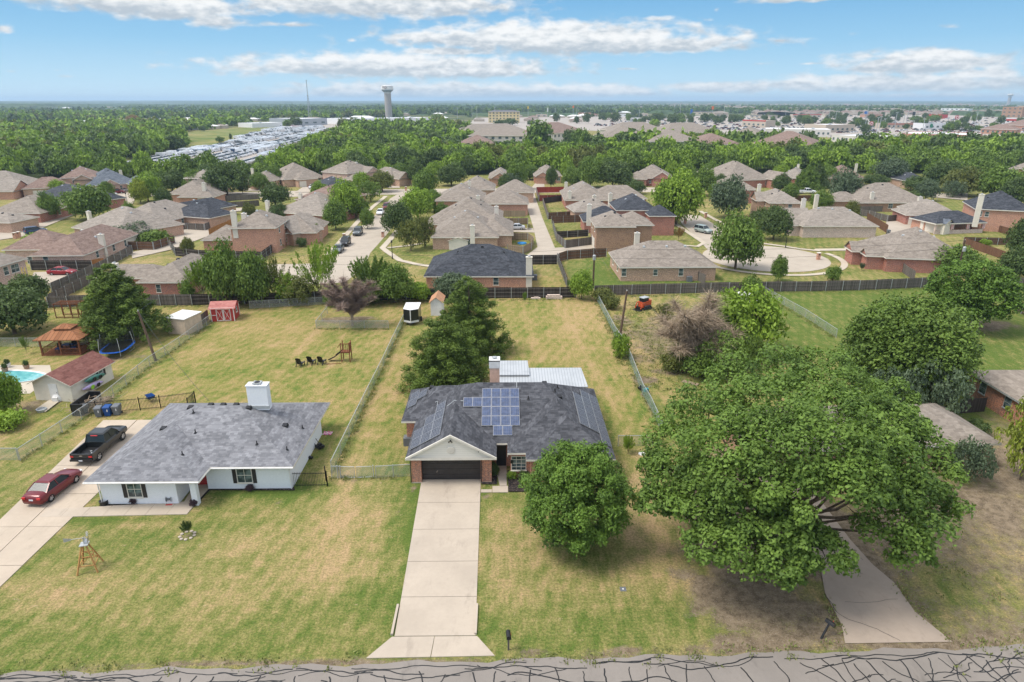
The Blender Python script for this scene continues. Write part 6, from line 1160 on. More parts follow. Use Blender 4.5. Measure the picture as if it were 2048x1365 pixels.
def car(kind, col, label, loc, rz, name=None, cat='car', group=None, lo=False):
    x, y = loc; root = empty(name or {'sedan': 'parked_car', 'suv': 'parked_car', 'pickup': 'pickup_truck'}[kind], (x, y, .055), rz, label, cat, group); p = PT[col]; mb = MB()
    if kind == 'sedan':
        S = [(-2.38, .74, .64, .3), (-2.3, .84, .88, .26), (-2.05, .86, .97, .24), (-1.5, .9, 1.0, .22), (-.7, .91, .98, .2), (.3, .91, .95, .2), (1.1, .9, .93, .2), (1.8, .87, .82, .22), (2.2, .84, .74, .25), (2.4, .66, .6, .32)]
        loft(mb, [(yy, sec(w_, zb, .55, zt)) for yy, w_, zt, zb in S]); g0, g1, t0, t1, zt, bw, tw, zb = -1.75, 1.05, -1.0, .25, 1.42, .84, .62, .95; wr, wy, wx = .33, (-1.42, 1.38), .8
    elif kind == 'suv':
        S = [(-2.3, .75, .95, .35), (-2.2, .88, 1.08, .3), (-1.2, .93, 1.1, .25), (.3, .93, 1.08, .25), (1.1, .92, 1.06, .25), (1.9, .88, .98, .28), (2.25, .8, .85, .32), (2.35, .6, .6, .4)]
        loft(mb, [(yy, sec(w_, zb, .65, zt)) for yy, w_, zt, zb in S]); g0, g1, t0, t1, zt, bw, tw, zb = -2.25, 1.1, -1.95, .35, 1.72, .87, .7, 1.08; wr, wy, wx = .37, (-1.4, 1.4), .83
    else:
        S = [(.0, .98, 1.12, .42), (.9, .98, 1.12, .4), (1.5, .98, 1.12, .4), (2.2, .97, 1.1, .42), (2.75, .93, 1.02, .45), (2.95, .8, .85, .5)]; S = [(-.75, .98, 1.12, .42)] + S
        loft(mb, [(yy, sec(w_, zb, .75, zt, .03)) for yy, w_, zt, zb in S]); g0, g1, t0, t1, zt, bw, tw, zb = -.72, 1.6, -.5, .75, 1.82, .9, .74, 1.1; wr, wy, wx = .42, (-1.95, 1.85), .88
        mb.box(-.98, -2.85, .45, -.86, -.75, 1.14).box(.86, -2.85, .45, .98, -.75, 1.14).box(-.86, -2.9, .5, .86, -2.82, 1.12).box(-.86, -2.82, .5, .86, -.75, .62)
    mb.build('body', p, root, True if kind != 'pickup' else False)
    if kind == 'pickup':
        MB().box(-.84, -2.8, .625, .84, -.8, .66).build('bed_liner', M_black, root); MB().box(-.95, -3.05, .48, .95, -2.9, .66).build('rear_bumper', M_black, root)
        q = MB().box(-.16, -3.065, .52, .16, -3.052, .63).build('licence_plate', M_plate, root); MB().box(-.14, -2.915, .93, .14, -2.902, .975).bar((-.06, -2.91, .98), (.06, -2.91, .98), .012).build('tailgate_badge', M_chrome, root)
        for k in range(5): MB().lathe([(0, 0), (.1, .02), (.07, .1), (0, .12)], (0, 0, 0), 7).build('cargo_item', [M_galv, M_black][k % 2], root).location = (.1 + .12*k, -1.6 - .16*(k % 3), .665)
        MB().box(-.3, -.74, 1.74, .3, -.66, 1.79).build('brake_light', M_tail, root)
    A = [(-bw, g0, zb), (bw, g0, zb), (bw, g1, zb), (-bw, g1, zb), (-tw, t0, zt), (tw, t0, zt), (tw, t1, zt), (-tw, t1, zt)]
    MB().add(A, [(0, 1, 5, 4), (1, 2, 6, 5), (2, 3, 7, 6), (3, 0, 4, 7)]).build('window_glass', M_cglass, root)
    rf = MB().add([(-tw - .02, t0 - .06, zt - .01), (tw + .02, t0 - .06, zt - .01), (tw + .02, t1 + .06, zt - .01), (-tw - .02, t1 + .06, zt - .01), (-tw*.8, t0 + .15, zt + .055), (tw*.8, t0 + .15, zt + .055), (tw*.8, t1 - .15, zt + .055), (-tw*.8, t1 - .15, zt + .055)], [(3, 2, 1, 0), (4, 5, 6, 7), (0, 1, 5, 4), (1, 2, 6, 5), (2, 3, 7, 6), (3, 0, 4, 7)])
    for s in (-1, 1):
        rf.bar((s*bw, g0, zb), (s*(tw + .01), t0, zt), .07, .05); rf.bar((s*bw, g1, zb), (s*(tw + .01), t1, zt), .06, .05); rf.bar((s*(bw + .005), (g0+g1)/2 - .1, zb), (s*(tw + .015), (t0+t1)/2 - .1, zt), .07, .04)
    rf.build('roof', p, root, False)
    if lo: return root
    for s in (-1, 1):
        for yy in wy: wheel(root, s*wx, yy, wr)
        ye, yf = {'sedan': (-2.33, 2.2), 'suv': (-2.28, 2.2), 'pickup': (-2.9, 2.8)}[kind]; zt_ = {'sedan': .72, 'suv': .9, 'pickup': .82}[kind]
        tx = .62 if kind == 'sedan' else .8; MB().box(s*tx - .14, ye - (.07 if kind == 'sedan' else .02), zt_ - .02, s*tx + .14, ye + .12, zt_ + .13).build('tail_light', M_tail, root); MB().box(s*.6 - .14, yf - .15, zt_ - .12, s*.68 + .14, yf + .06, zt_ + .02).build('headlight', M_head, root)
        MB().box(s*(bw + .14) - .08, g1 - .35, zb, s*(bw + .14) + .08, g1 - .22, zb + .14).build('mirror', p, root)
    if kind == 'sedan': MB().box(-.17, -2.395, .6, .17, -2.375, .72).build('licence_plate', M_plate, root)
    return root
def at2(pr, pf, off): # rear and front wheel contact pixels on the right side -> centre, heading
    a, b = Vector(G(*pr)), Vector(G(*pf)); d = (b - a).normalized(); n = Vector((d.y, -d.x)); c = (a + b)/2 - n*off; return (c.x, c.y), math.atan2(-d.x, d.y)
c_, a_ = at2((201, 921), (247, 881), .9); car('pickup', 'black', 'black crew cab pickup parked on the left driveway, tailgate to the street', c_, a_, None, 'pickup')
c_, a_ = at2((109, 1001), (151, 969), .85); car('sedan', 'maroon', 'dark red sedan parked on the left driveway behind the black pickup', c_, a_)
sd_ = Vector(G(780, 398)) - Vector(G(666, 517)); st_ = math.atan2(-sd_.x, sd_.y)
for kd, col, lb, px, py, rz in [('sedan', 'red', 'bright dark red sedan standing side on on the concrete pad at far left', 126, 550, -1.57), ('sedan', 'silver', 'silver sedan in the left alley by the grey fences', 346, 461, 1.5), ('suv', 'blue', 'dark blue car on the drive left of the reddish brown roof', 72, 468, -.7),
     ('sedan', 'white', 'white car leftmost on the slate roofed house drive', 219, 392, -1.2), ('suv', 'maroon', 'dark maroon car between the two pale cars at the slate roofed house', 235, 388, -1.2), ('sedan', 'silver', 'silver car nearest the slate roofed house', 249, 384, -1.2), ('suv', 'silver', 'silver car on the drive of the arched entry house', 134, 383, -1.2), ('suv', 'grey', 'dark car on the drive of the arched entry house', 153, 382, -1.2),
     ('sedan', 'silver', 'silver car on the drive of the wide tan brick house', 628, 378, -.4), ('sedan', 'grey', 'dark grey sedan, nearest of the cars along the left street', 677, 504, st_ + 3.14), ('suv', 'black', 'black car right behind the dark grey sedan on the left street', 691, 491, st_ + 3.14), ('suv', 'grey', 'dark car parked alone in the middle of the left street', 716, 470, st_ + 3.14),
     ('sedan', 'white', 'white car on the left street under the street trees', 761, 429, st_ + 3.14), ('suv', 'maroon', 'maroon car behind the white one on the left street', 773, 419, st_ + 3.14), ('sedan', 'silver', 'silver white sedan beside the tan fence in the centre alley', 1031, 460, 1.6), ('suv', 'teal', 'pale green silver car driving on the right street', 1406, 466, .55 + 3.14),
     ('suv', 'black', 'black car before the red brick house with quoins', 1541, 373, 0), ('pickup', 'white', 'white pickup beyond the brown fence on the right street', 1613, 388, -1.57), ('sedan', 'grey', 'dark car behind the white pickup', 1633, 376, -1.2), ('sedan', 'blue', 'blue car peeking over the brown fence top in the alley', 1029, 403, -1.4), ('suv', 'blue', 'dark blue car at the corner of the grey rear fence', 1657, 407, -1.)]:
    car(kd, col, lb, G(px, py), rz, None, 'pickup' if kd == 'pickup' else 'car')
# ------------------------------------------------------------------ small things
def thing(name, label, cat, px, py, rz=0, group=None): return empty(name, (*G(px, py), 0), rz, label, cat, group)
M_blueb = plain('bin_blue', (.01, .06, .22), .5, .3); M_greyb = plain('bin_grey', (.13, .14, .15), .5, .3)
def wbin(label, px, py, m, rz=0, group=None):
    r = thing('wheeled_bin', label, 'bin', px, py, rz, group); b = MB()
    b.add([(-.26, -.3, .06), (.26, -.3, .06), (.26, .26, .06), (-.26, .26, .06), (-.33, -.4, .98), (.33, -.4, .98), (.33, .36, .98), (-.33, .36, .98)], [(3, 2, 1, 0), (4, 5, 6, 7), (0, 1, 5, 4), (1, 2, 6, 5), (2, 3, 7, 6), (3, 0, 4, 7)]); b.build('bin_body', m, r)
    MB().add([(-.35, -.43, .985), (.35, -.43, .985), (.35, .4, .985), (-.35, .4, .985), (-.3, -.36, 1.07), (.3, -.36, 1.07), (.3, .34, 1.1), (-.3, .34, 1.1)], [(3, 2, 1, 0), (4, 5, 6, 7), (0, 1, 5, 4), (1, 2, 6, 5), (2, 3, 7, 6), (3, 0, 4, 7)]).bar((-.3, .45, 1.02), (.3, .45, 1.02), .04).build('lid', m, r)
    MB().box(-.07, -.405, .55, .02, -.395, .8).build('sticker', M_white, r).location = (.12, .02, 0)
    for s in (-1, 1): w_ = MB().lathe([(0, -.03), (.12, -.03), (.12, .03), (0, .03)], (0, 0, 0), 12).build('wheel', M_rubber, r); w_.location = (s*.28, .3, .12); w_.rotation_euler = (0, R(90), 0)
wbin('grey wheeled bin left of the blue one on the driveway end', 200, 833, M_greyb, .15); wbin('blue wheeled bin between two grey ones on the driveway end', 218, 831, M_blueb, .1); wbin('grey wheeled bin right of the blue one on the driveway end', 236, 829, M_greyb, .05)
for px, py, m, lb in [(161, 457, M_greyb, 'x'), (456, 417, M_blueb, 'blue bin by the cream garage behind the black roof, left'), (462, 417, M_greyb, 'dark bin by the cream garage behind the black roof, right'), (407, 458, M_greyb, 'dark bin in the left alley below the curved fence'), (415, 458, M_blueb, 'blue bin in the left alley below the curved fence'), (249, 501, M_blueb, 'blue bin beside the brown roofed house garage'), (260, 501, M_greyb, 'grey bin beside the brown roofed house garage'), (524, 431, M_blueb, 'blue bin against the black roofed house wing'), (1776, 469, M_greyb, 'dark bin by the reddish brown fence on the right')]:
    if lb != 'x': wbin(lb, px, py, m)
# backyard windmill
r = thing('garden_windmill', 'wooden garden windmill with metal fan on the left front lawn', 'windmill', 181, 1137, .25)
for i, (sx, sy) in enumerate(((-1, -1), (1, -1), (1, 1), (-1, 1))): MB().bar((sx*.62, sy*.62, 0), (sx*.14, sy*.14, 1.95), .085).build('leg', WD_pine, r)
br = MB()
for zz in (.55, 1.15):
    f = .62 - .48*zz/1.95; c = [(-f, -f, zz), (f, -f, zz), (f, f, zz), (-f, f, zz)]
    for i in range(4): br.bar(c[i], c[(i+1) % 4], .05)
for i in range(4):
    a = [(-.5, -.5), (.5, -.5), (.5, .5), (-.5, .5)]; p0, p1 = a[i], a[(i+1) % 4]; br.bar((p0[0], p0[1], .5), (p1[0]*.6, p1[1]*.6, 1.2), .04)
br.build('brace', WD_pine, r); MB().box(-.26, -.26, 1.95, .26, .26, 2.0).build('platform', M_galv, r); MB().bar((0, 0, 2.), (0, 0, 2.5), .06).bar((-.75, 0, 2.45), (.15, 0, 2.45), .03).build('mast', M_galv, r)
MB().face([(-1.15, 0, 2.3), (-.7, 0, 2.38), (-.7, 0, 2.52), (-1.15, 0, 2.62)]).build('tail_vane', M_galv, r)
fn = MB()
for k in range(14): a = k*.4488; c, s = math.cos(a), math.sin(a); c2, s2 = math.cos(a + .3), math.sin(a + .3); fn.face([(.03, .1*c, 2.45 + .1*s), (.0, .42*c, 2.45 + .42*s), (.09, .42*c2, 2.45 + .42*s2), (.07, .1*c2, 2.45 + .1*s2)])
f_ = fn.build('fan_wheel', M_alu, r); f_.location = (.18, 0, 0)
# mailboxes
def mailbox(label, px, py, rz, tilt=0):
    r = thing('mailbox', label, 'mailbox', px, py, rz); r.rotation_euler = (0, tilt, rz); MB().box(-.05, -.05, 0, .05, .05, 1.0).build('post', WD_grey if tilt == 0 else M_black, r)
    b = MB(); n = 8; P = [(.13*math.cos(math.pi*k/n), 1.13 + .12*math.sin(math.pi*k/n)) for k in range(n+1)] + [(-.13, 1.0), (.13, 1.0)]; base = len(b.v)
    b.v += [(x, -.3, z) for x, z in P] + [(x, .25, z) for x, z in P]; m_n = len(P); b.f += [(k, (k+1) % m_n, m_n + (k+1) % m_n, m_n + k)[::-1] for k in range(m_n)] + [tuple(range(m_n)), tuple(range(m_n, 2*m_n))[::-1]]; b.mi += [0]*(m_n + 2); b.build('box', M_black, r); MB().box(.135, -.1, 1.08, .15, -.06, 1.3).build('flag', M_redpaint, r)
mailbox('black mailbox on a straight post beside the main driveway mouth', 1017, 1300, .1); mailbox('black mailbox leaning over beside the right driveway mouth', 1642, 1278, .5, .55)
for i, (px, py, lb) in enumerate([(725, 448, 'brick mailbox pillar on the left street verge by the middle cars'), (689, 480, 'brick mailbox pillar beside the two dark parked cars'), (766, 475, 'brick mailbox pillar at the right side of the left street'), (1370, 448, 'brick mailbox pillar left of the right street'), (1411, 436, 'brick mailbox pillar right of the right street'), (1636, 520, 'brick mailbox pillar inside the cul de sac ring'), (31, 478, 'pink brick mailbox pillar at the far left street, left one'), (39, 476, 'pink brick mailbox pillar at the far left street, right one'), (812, 382, 'small brick mailbox at the head of the left street'), (1050, 380, 'small brick mailbox at the alley head')]):
    r = thing('brick_mailbox', lb, 'mailbox', px, py); MB().box(-.3, -.3, 0, .3, .3, 1.35).build('pillar', BK_or, r); MB().box(-.34, -.34, 1.35, .34, .34, 1.45).build('cap', M_trim, r); MB().box(-.12, -.34, 1., .12, -.3, 1.2).build('mail_door', M_black, r)
# poles, transformer, wires
TOPS = {}
def upole(label, px, py, pt, key, arm=False, tr=False, lean=(0, 0)):
    r = thing('utility_pole', label, 'utility pole', px, py); x, y = G(px, py); h = HT(x, y, pt); MB().tube([(0, 0, -.2), (lean[0]*.5, lean[1]*.5, h*.5), (lean[0], lean[1], h)], [.17, .15, .12], 10).build('pole', WD_pole, r)
    if arm: MB().bar((-1.1, 0, h - .4), (1.1, 0, h - .4), .1).build('crossarm', WD_pole, r)
    if tr: t_ = MB().lathe([(0, 0), (.25, 0), (.27, .1), (.27, .75), (.2, .85), (0, .88)], (0, 0, 0), 14).build('transformer', M_galv, r); t_.location = (lean[0]*.8 - .05, lean[1]*.8 - .38, h - 1.9)
    MB().lathe([(.05, 0), (.07, .06), (.03, .1), (.06, .15), (0, .2)], (0, 0, 0), 8).build('insulator', M_galv, r).location = (lean[0], lean[1], h)
    TOPS[key] = (x + lean[0], y + lean[1], h)
upole('leaning wooden utility pole on the left back lawn', 312, 722, 624, 'a', lean=(-1.1, .2)); upole('wooden utility pole with silver transformer in the back row of trees', 432, 590, 508, 'b', tr=True, lean=(-.4, 0)); upole('vine wrapped utility pole at the end of the long back fence', 1186, 576, 497, 'c', tr=True); upole('dark leaning utility pole beside the wavy fence', 1240, 672, 583, 'd', lean=(.6, .1)); upole('utility pole with transformer above the far right round tree', 1912, 560, 481, 'e', tr=True)
def wire(label, a, b, sag, r_=.018):
    a, b = Vector(a), Vector(b); pts = [a.lerp(b, t/16) - Vector((0, 0, sag*4*(t/16)*(1 - t/16))) for t in range(17)]; o = MB().tube([p - a for p in pts], r_, 4).build('power_line', M_black, None, loc=a); tag(o, label, 'power line')
wire('upper power line between the back row pole and the vine wrapped pole', TOPS['b'], TOPS['c'], .8); wire('lower power line between the back row pole and the vine wrapped pole', (TOPS['b'][0], TOPS['b'][1], TOPS['b'][2] - 1.2), (TOPS['c'][0], TOPS['c'][1], TOPS['c'][2] - 1.6), .9)
wire('upper power line from the vine wrapped pole to the far right pole', TOPS['c'], TOPS['e'], .8); wire('lower power line from the vine wrapped pole to the far right pole', (TOPS['c'][0], TOPS['c'][1], TOPS['c'][2] - 1.6), (TOPS['e'][0], TOPS['e'][1], TOPS['e'][2] - 1.2), .9)
wire('power line from the back row pole to the left lawn pole', TOPS['b'], TOPS['a'], .4); wire('power line from the left lawn pole towards the white brick house', TOPS['a'], (-27., 56., 4.2), .5); wire('power line from the dark leaning pole to the vine wrapped pole', TOPS['d'], TOPS['c'], .3); wire('power line from the dark leaning pole to the oak shaded house', TOPS['d'], (28., 58., 3.6), .6); wire('power line from the back row pole out past the left edge', TOPS['b'], (-120., 116., 7.), .8)
for px, py, pt, lb in [(785, 518, 482, 'black street lamp at the left street corner'), (1571, 496, 461, 'street lamp by the cul de sac'), (255, 409, 386, 'street lamp at the far left street bend'), (1498, 600, 596, 'x')]:
    if lb == 'x': continue
    r = thing('street_lamp', lb, 'street lamp', px, py); h = HT(*G(px, py), pt); MB().tube([(0, 0, 0), (0, 0, .8), (0, 0, h - .4)], [.14, .08, .05], 8).build('lamp_post', M_black, r); MB().lathe([(.06, 0), (.16, .1), (.2, .4), (.05, .6), (0, .65)], (0, 0, h - .45), 8).build('lantern', M_black, r)
r = thing('stop_sign', 'red octagonal stop sign by the upper right street', 'sign', 1874, 400); MB().bar((0, 0, 0), (0, 0, 2.9), .06).build('post', M_galv, r); p_ = MB().face([(.38*math.cos(R(22.5 + 45*k)), -.05, 2.6 + .38*math.sin(R(22.5 + 45*k))) for k in range(8)]).build('sign_plate', M_redpaint, r)
def text(s, size, m, parent, loc, rot, ext=.01, name='lettering'):
    c = bpy.data.curves.new(name, 'FONT'); c.body = s; c.size = size; c.extrude = ext; c.align_x = 'CENTER'; c.align_y = 'CENTER'; t_ = bpy.data.objects.new(name, c); COL.objects.link(t_)
    dg_ = bpy.context.evaluated_depsgraph_get(); me = bpy.data.meshes.new_from_object(t_.evaluated_get(dg_)); bpy.data.objects.remove(t_); me.materials.clear(); me.materials.append(m); o = bpy.data.objects.new(name, me); COL.objects.link(o); o.parent = parent; o.location = loc; o.rotation_euler = rot; return o
text('STOP', .26, M_white, p_, (0, -.07, 2.6), (R(90), 0, 0))
# ------------------------------------------------------------------ left lots: pool, pool house, gazebo, trampoline, sheds, swings
M_water = mat('pool_water', lambda t, o: prin(t, o, t.mix(t.ss(t.noise(geo_co(t), 1.5, 3), .35, .65), (.10, .34, .36), (.17, .46, .46)), .06, .6, bump=t.noise(geo_co(t), 3., 3), bstr=.15))
pc_ = G(18, 756); mb = MB(); pts = [(pc_[0] - 1 + 4.6*math.cos(a/20*math.pi)*(1 + .12*math.cos(a*.3)), pc_[1] + 2.0*math.sin(a/20*math.pi), .045) for a in range(40)]; mb.face(pts); o = struct('pool_water', mb, M_water)
mb = MB(); P2 = [(p[0] + (p[0]-pc_[0])*.07, p[1] + (p[1]-pc_[1])*.13) for p in pts]
for k in range(40): a, b = pts[k], pts[(k+1) % 40]; c, d = P2[(k+1) % 40], P2[k]; mb.add([(a[0], a[1], .05), (b[0], b[1], .05), (c[0], c[1], .09), (d[0], d[1], .09)], [(0, 1, 2, 3)])
struct('pool_coping', mb, M_white)
r = thing('pool_house', 'cream pool house with reddish brown gable roof and white door', 'shed', 73, 800); x0_, y0_ = G(73, 800); 
def rel(px, py, z=0): x, y = G(px, py, z); return (x - x0_, y - y0_, z)
fl_, fr_ = Vector((0, 0, 0)), Vector((4.3, -.6, 0)); dv = Vector((.75, 6.4, 0)); hw = 2.1; mid = (fl_ + fr_)/2
C4 = [fl_, fr_, fr_ + dv, fl_ + dv]; up = Vector((0, 0, 1)); mb = MB()
for i in range(4): a, b = C4[i], C4[(i+1) % 4]; mb.face([a, b, b + up*hw, a + up*hw])
mb.face([fl_ + up*hw, fr_ + up*hw, mid + up*3.1]); mb.face([fl_ + dv + up*hw, mid + dv + up*3.1, fr_ + dv + up*hw]); mb.build('wall', M_cream, r)
ux = (fr_ - fl_).normalized(); uy = dv.normalized(); o1 = mid + up*3.2 - uy*.35; o2 = mid + dv + up*3.2 + uy*.3; mb = MB()
for s, c in ((-1, fl_), (1, fr_)): e1 = c + ux*s*.35 + up*(hw - .12) - uy*.35; e2 = e1 + uy*(dv.length + .65); mb.face([o1, e1, e2, o2] if s < 0 else [e1, e2, o2, o1], 0); mb.face([e1 - up*.1, e2 - up*.1, e2, e1], 1); mb.face([o1, e1, e1 - up*.1, o1 - up*.1], 1)
mb.build('roof', [RF_red, M_cream], r); d0 = fl_ + (fr_ - fl_)*.42; o = MB().box(0, -.04, .05, .95, .0, 1.95).build('door', M_white, r); o.location = d0; o.rotation_euler = (0, 0, math.atan2(ux.y, ux.x)); MB().box(.82, -.08, .95, .88, -.04, 1.05).build('handle', M_chrome, o)
sp_ = fr_ + dv*.72; o = window(r, sp_.x, sp_.y, 1.0, .7, .8, math.atan2(-ux.y, ux.x)*0 + math.atan2(ux.y, ux.x), M_white, M_dkbrown)
# kayaks hung on the long wall
def kayak(label, c1, c2, t0, z, tilt):
    o_ = empty('kayak', (0, 0, 0), 0, label, 'kayak'); n = 16; mb = MB(); L = 3.2
    for i in range(n): 
        s = -1 + 2*i/(n-1); w_ = .38*max(0.02, (1 - abs(s)**2.4)); base = len(mb.v)
        mb.v += [(s*L/2, .16 - .12*abs(s)**3, 0), (s*L/2, .06, w_), (s*L/2, -.1, w_*.6), (s*L/2, -.14, 0), (s*L/2, -.1, -w_*.6), (s*L/2, .06, -w_)]
        if i: mb.f += [(base - 6 + k, base - 6 + (k+1) % 6, base + (k+1) % 6, base + k) for k in range(6)]; mb.mi += [0]*6
    mb.build('hull', c1, o_, True)
    for k, sx in enumerate((-.55, .35)): MB().lathe([(0, .13), (.22, .13), (.26, .2), (.24, .22), (.0, .16)], (0, 0, 0), 12).build('seat', c2 if k else M_black, o_).location = (sx, 0, 0); 
    for q in o_.children:
        if q.name.startswith('seat'): q.rotation_euler = (R(-90), 0, 0); q.location = (q.location[0], .04, 0)
    p = Vector((x0_, y0_, 0)) + fr_ + dv*t0 + ux*.38; o_.location = (p.x, p.y, z); o_.rotation_euler = (R(-12), -tilt, math.atan2(uy.y, uy.x) + math.pi); return o_
kayak('dark green kayak hung higher on the pool house wall', plain('kayak_green', (.05, .17, .13), .35, .4), M_black, .50, 1.45, .12); kayak('purple and white kayak hung lower on the pool house wall', plain('kayak_purple', (.45, .36, .58), .35, .4), plain('kayak_lime', (.30, .60, .05), .5), .42, .75, .12)
r = thing('dog_house', 'white dome dog house by the pool house door', 'dog house', 119, 800); MB().lathe([(.6, 0), (.62, .35), (.5, .65), (.25, .85), (0, .9)], (0, 0, 0), 14).build('dome', M_white, r, True); MB().box(-.28, -.72, 0, .28, -.5, .55).build('entrance', M_white, r)
r = thing('planter', 'round concrete planter at the end of the pool house path', 'planter', 84, 823); MB().lathe([(0, 0), (.4, 0), (.48, .28), (.38, .3), (.36, .15), (0, .15)], (0, 0, 0), 14).build('basin', M_galv, r)
for px, py, lb in ((16, 735, 'white pot with shrub behind the pool'), (54, 738, 'small brown pot behind the pool'), (11, 744, 'low terracotta pot at the left of the pool')):
    r = thing('plant_pot', lb, 'pot', px, py); MB().lathe([(0, 0), (.25, 0), (.35, .5), (.3, .5), (0, .42)], (0, 0, 0), 12).build('pot', M_white if 'white' in lb else M_redpaint if False else BK_brn, r); s_ = mk('foliage', TEM['bush', 0][0], r, LF['dark']); s_.scale = (.35, .35, .7); s_.location = (0, 0, .35)
# gazebo
r = empty('gazebo', (*G(86, 712), 0), .05, 'brown timber gazebo with two tier roof and railing', 'gazebo'); gw, gd_ = 4.6, 4.0
for i, (sx, sy) in enumerate(((0, 0), (gw, 0), (gw, gd_), (0, gd_), (gw/2, 0))): MB().box(sx - .08, sy - .08, 0, sx + .08, sy + .08, 2.1).build('post', WD_deck, r)
MB().box(-.1, -.1, .02, gw + .1, gd_ + .1, .14).build('deck', WD_deck, r)
mb = MB(); hip(mb, -.5, -.5, gw + .5, gd_ + .5, 2.2, .42, .12, 'hip', 0, 0, 0); mb.build('roof', wood('cedar_roof', (.20, .085, .04), (.32, .145, .07), .5), r); mb = MB(); hip(mb, gw/2 - 1.1, gd_/2 - .95, gw/2 + 1.1, gd_/2 + .95, 3.15, .42, .12, 'hip', 0, 0, 0); mb.box(gw/2 - .8, gd_/2 - .7, 2.7, gw/2 + .8, gd_/2 + .7, 3.1); mb.build('cupola', MATS['cedar_roof'], r)
rl = MB()
for (a, b) in (((0, 0), (gw*.35, 0)), ((gw*.5, 0), (gw, 0)), ((gw, 0), (gw, gd_)), ((0, 0), (0, gd_)), ((0, gd_), (gw, gd_))):
    a, b = Vector((*a, 0)), Vector((*b, 0)); rl.bar(a + up*.9, b + up*.9, .07); rl.bar(a + up*.3, b + up*.3, .05)
    for k in range(int((b-a).length/.16)): q = a.lerp(b, (k+.5)*.16/(b-a).length); rl.bar(q + up*.3, q + up*.9, .035)
rl.build('railing', WD_deck, r)
gx0, gy0 = G(86, 712)
for k, (dx, dy, lb) in enumerate(((1.3, 1.2, 'dark patio chair inside the gazebo on the left'), (2.9, 1.6, 'dark patio chair inside the gazebo on the right'), (2.2, 2.9, 'dark patio chair at the back of the gazebo'))):
    q = empty('patio_chair', (gx0 + dx, gy0 + dy, .14), k*2., lb, 'chair'); MB().box(-.3, -.3, .35, .3, .3, .45).build('seat', M_blueb, q); MB().box(-.3, .25, .45, .3, .32, 1.0).build('backrest', M_black, q)
    for sx in (-.25, .25):
        for sy in (-.25, .25): MB().bar((sx, sy, 0), (sx, sy, .36), .04).build('leg', M_black, q)
q = empty('patio_table', (gx0 + 2.1, gy0 + 1.9, .14), 0, 'blue topped table inside the gazebo', 'table'); MB().box(-.6, -.4, .68, .6, .4, .73).build('tabletop', M_blueb, q); 
for sx in (-.5, .5):
    for sy in (-.3, .3): MB().bar((sx, sy, 0), (sx, sy, .68), .05).build('leg', M_black, q)
# trampoline
r = empty('trampoline', (*G(238, 706), 0), .12, 'rectangular trampoline with blue pad and black net', 'trampoline'); tw_, td_ = 1.6, 2.5; ring = [(tw_*(abs(math.cos(a))**.6)*(1 if math.cos(a) > 0 else -1), td_*(abs(math.sin(a))**.6)*(1 if math.sin(a) > 0 else -1)) for a in [k*math.pi/12 + .05 for k in range(24)]]
mb = MB(); mt_ = MB()
for k in range(24): a, b = ring[k], ring[(k+1) % 24]; mb.add([(a[0], a[1], .86), (b[0], b[1], .86), (b[0]*.86, b[1]*.9, .9), (a[0]*.86, a[1]*.9, .9), (a[0], a[1], .8), (b[0], b[1], .8)], [(0, 1, 2, 3), (4, 5, 1, 0)])
mb.build('safety_pad', plain('pad_blue', (.01, .10, .45), .5), r); mt_.face([(p[0]*.87, p[1]*.91, .87) for p in ring]).build('mat', M_black, r); nt = MB()
for k in range(24): a, b = ring[k], ring[(k+1) % 24]; nt.face([(a[0]*.97, a[1]*.97, .9), (b[0]*.97, b[1]*.97, .9), (b[0]*.97, b[1]*.97, 2.6), (a[0]*.97, a[1]*.97, 2.6)])
nt.build('net', M_net, r)
for k in range(0, 24, 4): a = ring[k]; MB().tube([(a[0]*.7, a[1]*.7, 0), (a[0]*1.08, a[1]*1.05, .4), (a[0]*1.1, a[1]*1.06, 1.5), (a[0], a[1], 2.65)], .035, 6).build('pole', M_galv, r)
